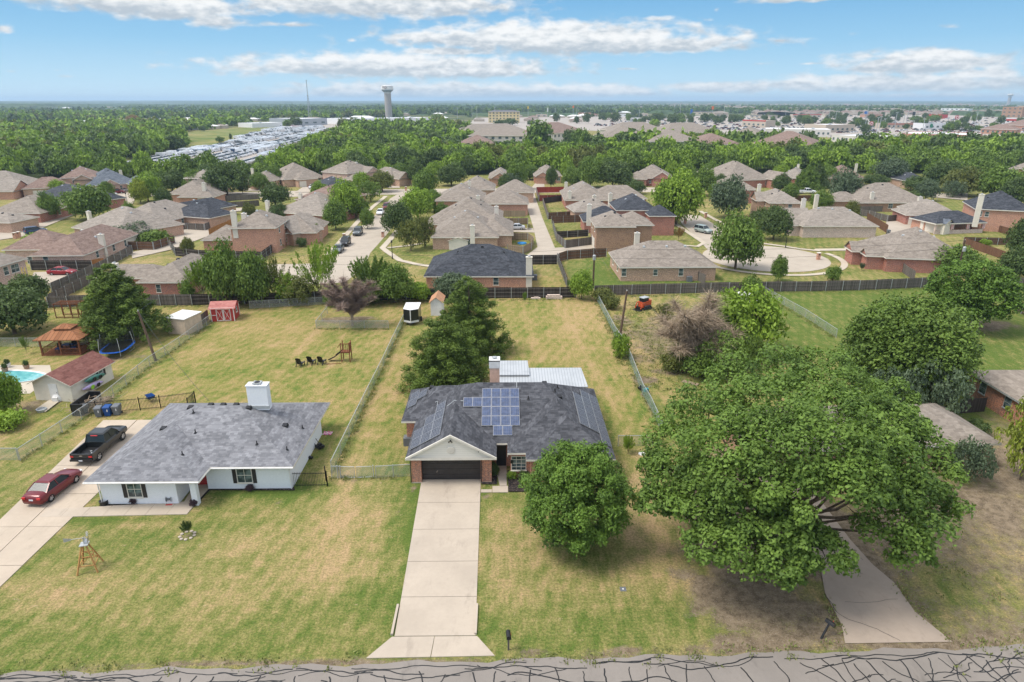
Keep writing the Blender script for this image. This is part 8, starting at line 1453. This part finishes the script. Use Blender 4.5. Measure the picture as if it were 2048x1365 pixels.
# trees among the shops
for i, (px, py, w_, h_, m) in enumerate([(1112, 246, 15, 16, 'dark'), (1153, 248, 13, 12, 'dark'), (1173, 248, 17, 18, 'dark'), (1204, 243, 15, 14, 'dark'), (1230, 246, 22, 17, 'dark'), (1270, 248, 10, 9, 'mid'), (1312, 246, 26, 16, 'dark'), (1345, 248, 24, 16, 'dark'), (1360, 246, 20, 15, 'mid'), (1408, 246, 22, 15, 'dark'), (1445, 244, 16, 12, 'dark'), (1465, 248, 20, 16, 'dark'), (1308, 256, 22, 14, 'bright'), (1572, 248, 22, 13, 'dark'), (1545, 250, 16, 10, 'dark'), (1668, 240, 24, 14, 'dark'), (1729, 268, 20, 16, 'dark'), (1792, 238, 30, 15, 'dark'), (1830, 244, 22, 10, 'mid'), (1870, 244, 20, 12, 'mid'), (1912, 256, 14, 12, 'bright'), (1925, 248, 16, 10, 'dark'), (1974, 238, 12, 16, 'dark'), (1828, 286, 12, 12, 'mid'), (1860, 288, 34, 18, 'dark'), (1760, 275, 12, 7, 'mid'), (1775, 276, 12, 7, 'mid'), (1785, 278, 10, 7, 'mid'), (1425, 290, 40, 26, 'mid'), (1385, 296, 34, 24, 'mid'), (1570, 300, 30, 26, 'mid'), (1140, 300, 30, 34, 'dark'), (1160, 302, 44, 36, 'mid'), (1078, 300, 66, 46, 'mid'), (1104, 262, 16, 10, 'dark'), (1062, 252, 16, 9, 'dark'), (1020, 252, 30, 12, 'dark'), (1000, 254, 30, 11, 'dark'), (800, 254, 22, 14, 'dark'), (875, 250, 24, 18, 'mid'), (770, 258, 30, 16, 'mid'), (690, 258, 30, 16, 'olive'), (722, 262, 30, 14, 'olive'), (268, 250, 26, 16, 'rust'), (320, 262, 34, 10, 'rust'), (440, 286, 20, 10, 'mid'), (462, 282, 6, 12, 'dark'), (405, 264, 14, 10, 'dark'), (590, 252, 28, 14, 'dark'), (575, 258, 22, 14, 'mid')]):
    x, y = G(px, py); pm = PM(x, y); o = mk('distant_tree', TW[i % 4], None, LF[m]); o.location = (x, y, 0); o.scale = (w_/2/pm*1.1, w_/2/pm*1.1, h_/pm*1.1); tag(o, ('dark rounded' if m == 'dark' else 'rusty crowned' if m == 'rust' else 'green') + ' tree standing among the distant shops and yards', 'tree', 'trees among the distant shops')
for i in range(120):
    px = rs.uniform(1180, 2060); py = rs.uniform(233, 244 + (px - 1180)*.03); x, y = G(px, py); m = rs.choice(('dark', 'mid', 'dark')); r_ = rs.uniform(3.5, 7); o = mk('distant_tree', TW[i % 4], None, LF[m]); o.location = (x, y, 0); o.scale = (r_, r_, rs.uniform(5, 10)); tag(o, ('dark rounded' if m == 'dark' else 'green') + ' tree standing among the distant shops and yards', 'tree', 'trees among the distant shops')
# far canopy as one rolling surface
xs = np.linspace(-1, 1, 420); ds = 1500*np.exp(np.linspace(0, 1, 190)*math.log(13500/1500.)); AA, DD = np.meshgrid(xs*.95, ds); X = DD*np.sin(AA); Y = DD*np.cos(AA)
j = DD*.002; Z = vnoise(X, Y, 9., 41)*4 + vnoise(X, Y, 30., 42)*4 + vnoise(X, Y, 160., 43)*7 + vnoise(X, Y, 900., 44)*16 + vnoise(X, Y, 2500., 45)*22 - 20 + (DD - 1500)/12000*13
gap = vnoise(X, Y/2.2, 260., 46)*.6 + vnoise(X, Y/2.2, 90., 47)*.4; Z = np.where(gap < .34, -3, Z); Z = np.clip(Z, -3, 27.5); Z[inpoly(X, Y, FIELDS[1])] = -3
Z[0] = -3; Z = np.where((X > .12*Y) & (DD < 6500), np.minimum(Z, -3), Z); Z = np.where((X > .12*Y) & (DD < 6500) & (gap > .62), 5. + vnoise(X, Y, 30., 42)*4, Z)
V = np.stack([X.ravel(), Y.ravel(), Z.ravel()], 1); n0, n1 = X.shape; idx = np.arange(n0*n1).reshape(n0, n1); q = np.stack([idx[:-1, :-1], idx[:-1, 1:], idx[1:, 1:], idx[1:, :-1]], -1).reshape(-1, 4)
def far_mat(t, o):
    co = geo_co(t); n1_ = t.noise(co, .05, 5, .75); n2_ = t.noise(t.vmap(co, (.004, .002, 1)), 1., 4, .6)
    c = t.mix(t.ss(n1_, .35, .65), (.022, .045, .022), (.075, .115, .045)); c = t.mix(t.ss(n2_, .58, .66, 0, .8), c, (.18, .16, .09)); prin(t, o, c, .95, .1)
me = np_mesh('far_woodland', V, q, None, 'POINT', [mat('far_woodland', far_mat)]); o = mk('far_woodland', me); tag(o, 'blue green woodland rolling away to the horizon', 'woodland', None, 'stuff')
# ------------------------------------------------------------------ distant buildings
M_hotel = plain('hotel_render', (.62, .50, .26), .7, .2, 0, .05); M_pale = plain('pale_wall', (.58, .55, .50), .7, .2, 0, .08); M_whitew = plain('white_wall', (.70, .70, .69), .6, .2, 0, .06); M_shopred = BK_or; M_dkroof = plain('dark_roof', (.10, .10, .11), .8); M_lroof = plain('light_roof', (.62, .62, .62), .7); M_greym = plain('grey_metal_wall', (.36, .38, .40), .6); M_stone = plain('stone_wall', (.46, .39, .31), .8)
def block(label, A, B, depth, pt, wm, rm=None, name='shop_building', cat='building', nwin=0, floors=1, parapet=True, hipr=None, band=None, winm=None, wh=None):
    """flat roofed building: near wall from pixel A to B (ground), top of that wall at pixel row pt"""
    a, b = Vector(G(*A)), Vector(G(*B)); W_ = (b-a).length; rz = math.atan2(b.y-a.y, b.x-a.x); r = empty(name, (a.x, a.y, 0), rz, label, cat); h = HT(a.x, a.y, pt)
    mb = MB().add([(0, 0, 0), (W_, 0, 0), (W_, depth, 0), (0, depth, 0), (0, 0, h), (W_, 0, h), (W_, depth, h), (0, depth, h)], [(0, 1, 5, 4), (1, 2, 6, 5), (2, 3, 7, 6), (3, 0, 4, 7)]); mb.build('wall', wm, r)
    if hipr: mb = MB(); hip(mb, -.8, -.8, W_ + .8, depth + .8, h + .1, hipr, .35, 'hip'); mb.build('roof', [rm, M_trim, wm], r)
    else:
        mb = MB().face([(0, 0, h - .4), (W_, 0, h - .4), (W_, depth, h - .4), (0, depth, h - .4)]); mb.build('roof', rm or M_lroof, r)
        for k in range(max(1, int(W_/25))): MB().box(-1.2, -1, 0, 1.2, 1, 1.3).build('roof_unit', M_galv, r).location = (W_*(k + .5)/max(1, int(W_/25)), depth*.5, h - .4)
    if band: MB().box(-.15, -.2, h*band[0], W_ + .15, -.02, h*band[1]).build('fascia_band', band[2], r)
    fh = h/floors; wh = wh or min(1.8, fh*.5)
    for f in range(floors):
        for k in range(nwin): w_ = W_/nwin*.42; x = W_*(k + .5)/nwin; MB().box(x - w_/2, -.08, f*fh + fh*.3, x + w_/2, -.01, f*fh + fh*.3 + wh).build('window', winm or M_glass, r)
    return r, W_, h
block('tall cream hotel with four rows of windows and grey roof', (977, 246), (1039, 246), 16, 224, M_hotel, M_dkroof, 'hotel', 'building', 9, 4, hipr=.25)
aps = [('apartment block with low brown roofs behind the wood, nearest left', (914, 306), (988, 306), 30, 290), ('apartment block with long ridge left of the tall green tree', (938, 290), (1062, 290), 26, 272), ('apartment block behind the long ridge, peaked at its left end', (930, 282), (1050, 279), 22, 263), ('apartment block with arched pale balconies', (1106, 291), (1172, 286), 30, 267), ('long apartment roof running to the right, middle one', (1200, 297), (1300, 297), 34, 276),
       ('apartment block with gable dormers in the centre', (1300, 306), (1400, 305), 34, 284), ('long low brown apartment roof right of the dormers', (1400, 310), (1480, 309), 30, 290), ('upper apartment roof behind the long low one', (1330, 288), (1440, 285), 30, 267), ('apartment roof with rounded corner pavilion', (1455, 292), (1520, 294), 30, 270), ('farthest right brown apartment block ending in a hip', (1500, 307), (1626, 312), 32, 288), ('far apartment roof peeking beside the grass strip', (1228, 283), (1330, 281), 26, 262)]
for i, (lb, A, B, d, pt) in enumerate(aps): block(lb, A, B, d, pt, M_pale, RF_tan if i % 3 else RF_brn, 'apartment_block', 'building', 9, 2, hipr=.42, winm=M_glass)
block('grey metal warehouse with dark door at the vehicle yard', (605, 252), (655, 250), 60, 238, M_greym, M_lroof, 'warehouse', 'building', 3, 1)
block('long white low works building right of the warehouse', (695, 250), (765, 248), 50, 238, M_whitew, M_lroof, 'warehouse', 'building', 2, 1); block('white works building behind the dark trees', (768, 248), (860, 246), 40, 237, M_whitew, M_lroof, 'warehouse', 'building', 0, 1)
block('pale green works building in front of the white one', (718, 256), (745, 255), 22, 246, M_pale, M_lroof, 'warehouse', 'building', 0, 1)
block('long white shed roof across the green field', (346, 262), (400, 260), 40, 254, M_whitew, M_lroof, 'warehouse', 'building', 3, 1); block('white shed roof at the far end of the green field', (505, 256), (565, 254), 30, 247, M_whitew, M_lroof, 'warehouse', 'building', 0, 1); block('small white shed beside the vehicle yard', (584, 259), (605, 258), 15, 253, M_whitew, M_redpaint, 'warehouse', 'building', 0, 1)
block('white low buildings at the far left edge', (-20, 258), (60, 256), 20, 251, M_whitew, M_lroof, 'warehouse', 'building', 2, 1); block('small white house with red roof far left', (76, 253), (90, 253), 10, 249, M_whitew, RF_red, 'warehouse', 'building', 0, 1, hipr=.4)
for i, (lb, A, B, d, pt, wm, rm, band) in enumerate([
 ('orange brick shop beside the lamp masts', (1158, 232), (1182, 232), 16, 226, BK_or, M_lroof, None), ('small shop with arched porch left of the orange brick shop', (1072, 235), (1094, 235), 12, 229, M_stone, M_whitew, None), ('round roofed kiosk among the distant trees', (1184, 234), (1196, 234), 10, 230, M_stone, RF_red, None),
 ('white box building by the far road', (1232, 234), (1258, 234), 10, 229, M_whitew, M_lroof, None), ('white trailer row in the far yard', (1260, 244), (1284, 244), 8, 236, M_whitew, M_lroof, None), ('low grey shop group in the centre right', (1280, 234), (1296, 234), 12, 227, M_stone, M_lroof, None),
 ('covered fuel canopy shop with dark columns', (1384, 230), (1425, 231), 20, 223, M_stone, M_dkroof, (.8, 1.02, M_dkroof)), ('pale gabled shop right of the orange sign', (1430, 234), (1456, 234), 16, 226, M_stone, RF_tan, None), ('cream restaurant with red awning', (1484, 254), (1530, 256), 16, 240, M_stone, M_lroof, (.85, 1.02, M_redpaint)),
 ('long arcade shop row with blue grey awning', (1500, 237), (1546, 238), 14, 230, M_stone, M_lroof, (.7, .9, M_greyb)), ('long low shop row with red roof band', (1585, 236), (1642, 236), 14, 229, M_stone, M_lroof, (.8, 1.02, M_redpaint)), ('green roofed low row beyond the red roofed row', (1650, 234), (1706, 234), 12, 229, M_stone, plain('green_roof', (.06, .16, .12), .6), None),
 ('brick and stone store with three towers', (1650, 266), (1708, 265), 30, 250, M_stone, M_lroof, None), ('long tan low store wall behind the apartments', (1530, 272), (1660, 274), 34, 258, M_pale, M_lroof, None), ('pitched pink roof shop near the blue sign', (1730, 236), (1764, 236), 20, 229, BK_or, RF_brn, None),
 ('red barn shaped restaurant with cream curved roof', (1851, 237), (1880, 238), 14, 229, M_redpaint, M_trim, None), ('long shop row with dark red fascia', (1764, 258), (1846, 258), 16, 247, M_stone, M_lroof, (.72, 1.02, BK_red)), ('coffee shop with pale front and round green emblem', (1848, 260), (1890, 259), 14, 247, M_whitew, M_dkroof, None),
 ('big red brick store wall behind the wood', (1800, 289), (1950, 294), 45, 267, BK_red, M_lroof, (.5, .56, M_trim)), ('white roofed long building in front of the red store', (1662, 284), (1800, 292), 30, 270, M_pale, M_lroof, None), ('grey flat roofed wing right of the red store', (1880, 296), (2010, 296), 30, 280, M_pale, M_galv, None),
 ('gabled brick shop with white arch on the right', (1960, 268), (2030, 270), 22, 258, BK_or, RF_brn, None), ('grey roofed gabled shop at the right edge', (2000, 262), (2070, 264), 30, 250, BK_or, RF_brn, None), ('tall brown hotel at the right edge', (2000, 242), (2040, 243), 16, 214, BK_brn, M_dkroof, None), ('pale stone hotel wing at the right edge', (2030, 242), (2080, 243), 16, 212, M_stone, M_dkroof, None), ('white fronted shop row with red band at the right edge', (2010, 248), (2080, 249), 12, 236, M_whitew, M_lroof, (.5, .8, M_redpaint)),
 ('long white and blue apartment row far right', (1880, 228), (1935, 229), 14, 217, M_whitew, M_lroof, None), ('tan apartment row left of the white and blue one', (1740, 226), (1800, 227), 14, 219, M_stone, RF_tan, None)]):
    r, W_, h = block(lb, A, B, d, pt, wm, rm, 'shop_building', 'building', max(2, int((B[0]-A[0])/9)), 4 if 'hotel' in lb else 3 if 'row far right' in lb else 1, hipr=.35 if ('gabled' in lb or 'pitched' in lb or 'kiosk' in lb or 'tan apartment' in lb) else None, band=band)
    if 'coffee' in lb: e_ = MB().lathe([(0, 0), (2.2, 0), (2.2, .2), (0, .2)], (0, 0, 0), 20).build('emblem', plain('sign_green', (.01, .18, .09), .5), r); e_.location = (W_*.3, -.3, h*.6); e_.rotation_euler = (R(90), 0, 0)
# pylon signs
def pylon(label, px, py, pt, w_, hh, m, kind='box', cat='sign'):
    x, y = G(px, py); h = HT(x, y, pt); r = empty('pylon_sign', (x, y, 0), 0, label, cat); pm = PM(x, y); MB().tube([(0, 0, 0), (0, 0, h)], .35, 6).build('pole', M_galv, r)
    if kind == 'box': MB().box(-w_/2/pm, -.5, h - hh/pm, w_/2/pm, .4, h).build('sign_panel', m, r)
    else:
        for k, (q, mm) in enumerate(((1., M_redpaint), (.7, M_white), (.38, M_redpaint))): d_ = MB().lathe([(0, 0), (w_/2/pm*q, 0), (w_/2/pm*q, .4), (0, .4)], (0, 0, 0), 24).build('sign_disc', mm, r); d_.location = (0, -.5 - k*.15, h - w_/2/pm); d_.rotation_euler = (R(90), 0, 0)
pylon('white and blue pylon sign in the shopping strip', 1382, 236, 219, 4, 9, plain('sign_blue', (.02, .12, .40), .5)); pylon('orange topped pylon sign right of the blue one', 1424, 234, 213, 4, 6, plain('sign_orange', (.6, .13, .03), .5)); pylon('blue square pylon sign by the far right shops', 1731, 236, 223, 7, 5, MATS['sign_blue']); pylon('round red bullseye sign left of the tall masts', 1740, 262, 243, 8, 8, None, 'disc'); pylon('round red bullseye sign on a white pillar', 1910, 252, 231, 8, 8, None, 'disc')
pylon('yellow topped sign mast behind the hotel', 1056, 238, 213, 3, 5, plain('sign_yellow', (.6, .45, .06), .5)); pylon('white topped sign mast', 1095, 234, 216, 2.4, 8, M_white); pylon('white and orange topped sign mast', 1146, 236, 212, 3, 4, MATS['sign_orange']); pylon('dark square sign beside the pink roofed shop', 1826, 238, 224, 5, 7, M_black)
rs = random.Random(14); lp0 = None
for i, (px, py, pt) in enumerate([(1231, 240, 214), (1278, 238, 220), (1359, 246, 205), (1447, 238, 212), (1657, 242, 215), (1670, 246, 224), (1752, 268, 236), (1758, 262, 234), (1768, 258, 238), (1788, 262, 226), (1805, 256, 230), (1730, 256, 212), (1812, 250, 210), (1950, 252, 226), (1892, 262, 238), (1845, 262, 240), (944, 236, 213), (954, 238, 214), (915, 240, 216), (1110, 240, 218), (1153, 242, 216), (1620, 240, 226), (880, 240, 224), (990, 246, 216), (1570, 240, 222)]):
    x, y = G(px, py)
    if i == 0: lp0 = empty('light_mast', (0, 0, 0), 0, 'tall grey light mast over the distant car parks', 'light mast', 'light masts over the distant car parks'); MB().tube([(0, 0, 0), (0, 0, 1)], .3, 5).build('pole', M_galv, lp0); c = MB().box(-1.4, -.3, 0, 1.4, .3, .35).build('lamp_bar', M_galv, lp0); c.location = (0, 0, 1); o = lp0
    else: o = copy_tree(lp0)
    o.location = (x, y, 0); hh = HT(x, y, pt); [setattr(ch, 'scale', (1, 1, hh)) if ch.name.startswith('pole') else setattr(ch, 'location', (0, 0, hh)) for ch in o.children]
# water towers and radio mast
def wtower(label, px, py, pt, wpx, letters=None):
    x, y = G(px, py); h = HT(x, y, pt); r = empty('water_tower', (x, y, 0), 0, label, 'water tower'); k = wpx/2/PM(x, y); c = .58*k
    MB().lathe([(c*1.02, 0), (c*1.0, h*.35), (c*.97, h*.76)], (0, 0, 0), 28).build('column', plain('tower_concrete', (.36, .33, .31), .8), r, True); MB().lathe([(c*.99, h*.76), (c*1.02, h*.765), (c*1.02, h*.785), (c*.99, h*.79)], (0, 0, 0), 28).build('collar', M_white, r)
    MB().lathe([(c*.98, h*.785), (k*1.0, h*.86), (k*1.02, h*.87)], (0, 0, 0), 32).build('tank_cone', plain('tower_grey', (.33, .36, .40), .6), r, True); MB().lathe([(k*1.02, h*.87), (k*1.02, h*.885), (k*.98, h*.985), (k*.5, h*1.), (0, h*1.003)], (0, 0, 0), 32).build('tank_top', M_white, r)
    if letters: text(letters, h*.095, plain('letter_brown', (.12, .05, .04), .6), r, (-k*.28, -k*1.06, h*.93), (R(90), 0, 0), .3)
    return r
wtower('tall grey water tower with white tank and brown lettering', 778, 238, 171, 23.5, 'RO'); wtower('small distant water tower at the right horizon', 2016, 212, 188, 10)
x, y = G(620, 240); h = HT(x, y, 161); r = empty('radio_mast', (x, y, 0), 0, 'thin lattice radio mast left of the water tower', 'mast'); mb = MB(); 
for k in range(3): a = k*2.094; mb.bar((3.2*math.cos(a), 3.2*math.sin(a), 0), (.7*math.cos(a), .7*math.sin(a), h*.6), .5).bar((.7*math.cos(a), .7*math.sin(a), h*.6), (.3*math.cos(a), .3*math.sin(a), h), .35)
for k in range(14): z = h*.6*k/14; f_ = 3.2 - 2.5*k/14; a = k*2.094; mb.bar((f_*math.cos(a), f_*math.sin(a), z), (f_*.9*math.cos(a + 2.094), f_*.9*math.sin(a + 2.094), z + h*.04), .3)
mb.build('lattice', M_galv, r); MB().bar((-1.8, 0, h), (1.8, 0, h), .5).box(-1, -1, h*.6, 1, 1, h*.63).build('antenna', M_galv, r)
# ------------------------------------------------------------------ the vehicle yard: rows of white vans and trucks
def lowcar(kind):
    mb = MB(); m = 0
    if kind == 0: mb.box(-1., -2.9, .35, 1., .6, 2.5).add([(-1, .6, .35), (1, .6, .35), (1, 2.6, .35), (-1, 2.6, .35), (-1, .6, 2.4), (1, .6, 2.4), (.95, 2.5, 1.15), (-.95, 2.5, 1.15), (.9, 1.5, 2.), (-.9, 1.5, 2.)], [(0, 1, 5, 4), (1, 2, 6, 8, 5), (3, 0, 4, 9, 7), (2, 3, 7, 6), (4, 5, 8, 9)]).face([(.88, 1.52, 1.98), (.93, 2.2, 1.3), (-.93, 2.2, 1.3), (-.88, 1.52, 1.98)][::-1], 1)
    else: mb.box(-.95, -2.7, .35, .95, 2.6, 1.1).add([(-.9, -.6, 1.1), (.9, -.6, 1.1), (.9, 1.3, 1.1), (-.9, 1.3, 1.1), (-.75, -.35, 1.75), (.75, -.35, 1.75), (.75, .65, 1.75), (-.75, .65, 1.75)], [(0, 1, 5, 4), (1, 2, 6, 5), (2, 3, 7, 6), (3, 0, 4, 7)], 1).face([(-.77, -.4, 1.77), (.77, -.4, 1.77), (.77, .7, 1.77), (-.77, .7, 1.77)], 0)
    for sx in (-1, 1):
        for yy in (-1.7, 1.7): mb.box(sx*.98 - .1, yy - .38, 0, sx*.98 + .05, yy + .38, .7, 2)
    return mb
LC = [lowcar(0), lowcar(1)]; LM = []
for k, m in enumerate(LC): o = m.build('yard_vehicle', [PT['white'], M_cglass, M_rubber]); LM.append(o.data); bpy.data.objects.remove(o)
VP = W([(240, 334), (395, 341), (497, 328), (558, 312), (604, 286), (655, 262), (640, 254), (562, 254), (430, 291), (332, 307)])
ax_ = (Vector(G(640, 258)) - Vector(G(330, 325))).normalized(); ay_ = Vector((-ax_.y, ax_.x)); o0 = Vector(G(330, 325)); vsp = []
rs = random.Random(31)
for rI in range(-26, 40):
    if rI % 4 == 3: continue
    for k in range(-60, 240):
        p = o0 + ax_*(k*3.0) + ay_*(rI*7.2); 
        if inpoly(np.array(p.x), np.array(p.y), VP) and rs.random() < .93: vsp.append((p.x, p.y, math.atan2(ax_.y, ax_.x) + rs.choice((0, math.pi)) + rs.uniform(-.04, .04), 0 if vnoise(np.array(p.x), np.array(p.y), 40., 6) > .45 else 1, rs.choice(['white']*8 + ['silver', 'grey', 'blue'])))
vsp.sort(key=lambda q: q[0]**2 + q[1]**2)
vl = {(0, 'white'): 'white van in the packed vehicle yard', (0, 'silver'): 'silver van in the packed vehicle yard', (0, 'grey'): 'dark van in the packed vehicle yard', (0, 'blue'): 'blue van in the packed vehicle yard', (1, 'white'): 'white pickup in the packed vehicle yard', (1, 'silver'): 'silver pickup in the packed vehicle yard', (1, 'grey'): 'dark pickup in the packed vehicle yard', (1, 'blue'): 'blue pickup in the packed vehicle yard'}
for (x, y, a, k, c) in vsp[:290]:
    o = mk('yard_vehicle', LM[k], None, PT[c]); o.location = (x, y, .06); o.rotation_euler = (0, 0, a); tag(o, vl[k, c], 'van' if k == 0 else 'pickup', 'vehicles parked in the yard')
mb = MB()
for (x, y, a, k, c) in vsp[290:]:
    ca, sa = math.cos(a), math.sin(a); src = LC[k]; n = len(mb.v); mb.v += [(px*ca - py*sa + x, px*sa + py*ca + y, pz + .06) for px, py, pz in src.v]; mb.f += [tuple(i + n for i in f) for f in src.f]; mb.mi += [(3 if c != 'white' and m == 0 else m) for m in src.mi]
tag(mb.build('yard_vehicles', [PT['white'], M_cglass, M_rubber, PT['grey']]), 'remaining rows of vehicles at the far end of the yard', 'vehicles', None, 'stuff')
# parked cars of the shopping strip and the suburb roofs on the right horizon, both uncountable specks
mb = MB(); nC = 0
for _ in range(900):
    px, py = rs.uniform(1190, 2048), rs.uniform(236, 268); py = min(py, 244 + (px - 1190)*.03 + 8); x, y = G(px, py); a = rs.choice((0, 1.57)) + .2; ca, sa = math.cos(a), math.sin(a); src = LC[1]; n = len(mb.v); mb.v += [(qx*ca - qy*sa + x, qx*sa + qy*ca + y, qz + .06) for qx, qy, qz in src.v]; mb.f += [tuple(i + n for i in f) for f in src.f]; k = rs.choice((0, 0, 3, 4)); mb.mi += [(k if m == 0 else m) for m in src.mi]
tag(mb.build('distant_cars', [PT['white'], M_cglass, M_rubber, PT['grey'], PT['maroon']]), 'specks of parked cars across the distant shopping strip', 'cars', None, 'stuff')
mb = MB()
for _ in range(1500):
    px = rs.uniform(1240, 2080); py = rs.uniform(209.5, 231) if px > 1500 else rs.uniform(209, 221); x, y = G(px, py); w_, d_ = rs.uniform(13, 20), rs.uniform(12, 17); hip(mb, x, y, x + w_, y + d_, rs.choice((3., 5.6)), .5, .3, 'hip', rs.randrange(2), 2, 2); mb.box(x + .5, y + .5, 0, x + w_ - .5, y + d_ - .5, 2.7, 3)
for _ in range(26): px = rs.uniform(-40, 420); py = rs.uniform(249, 259); x, y = G(px, py); w_, d_ = rs.uniform(12, 34), rs.uniform(10, 16); hip(mb, x, y, x + w_, y + d_, 3.2, .25, .3, 'hip', rs.choice((0, 4, 4)), 2, 2); mb.box(x + .5, y + .5, 0, x + w_ - .5, y + d_ - .5, 2.9, 3)
for _ in range(160):
    px = rs.uniform(-40, 1240); py = rs.uniform(212, 246); x, y = G(px, py); w_, d_ = rs.uniform(13, 30), rs.uniform(12, 20); hip(mb, x, y, x + w_, y + d_, 3.2, .3, .3, 'hip', rs.choice((0, 1, 4, 4)), 2, 2); mb.box(x + .5, y + .5, 0, x + w_ - .5, y + d_ - .5, 2.9, 3)
tag(mb.build('distant_houses', [RF_tan, RF_brn, M_trim, M_stone, M_whitew]), 'suburb roofs packed along the right horizon', 'houses', None, 'stuff')
# ------------------------------------------------------------------ haze: even air over the whole plain
hz = bpy.data.materials.new('haze'); hz.use_nodes = True; nt = hz.node_tree; nt.nodes.clear(); vo = nt.nodes.new('ShaderNodeVolumePrincipled'); vo.inputs['Color'].default_value = (.60, .81, 1., 1); vo.inputs['Density'].default_value = .00013; vo.inputs['Anisotropy'].default_value = .2
ho = nt.nodes.new('ShaderNodeOutputMaterial'); nt.links.new(vo.outputs[0], ho.inputs['Volume'])
if HAZE:
    o = MB().box(-26000, -2500, -7, 26000, 27000, 96).build('haze', hz); tag(o, 'thin blue haze lying over the far plain', 'haze', None, 'stuff')
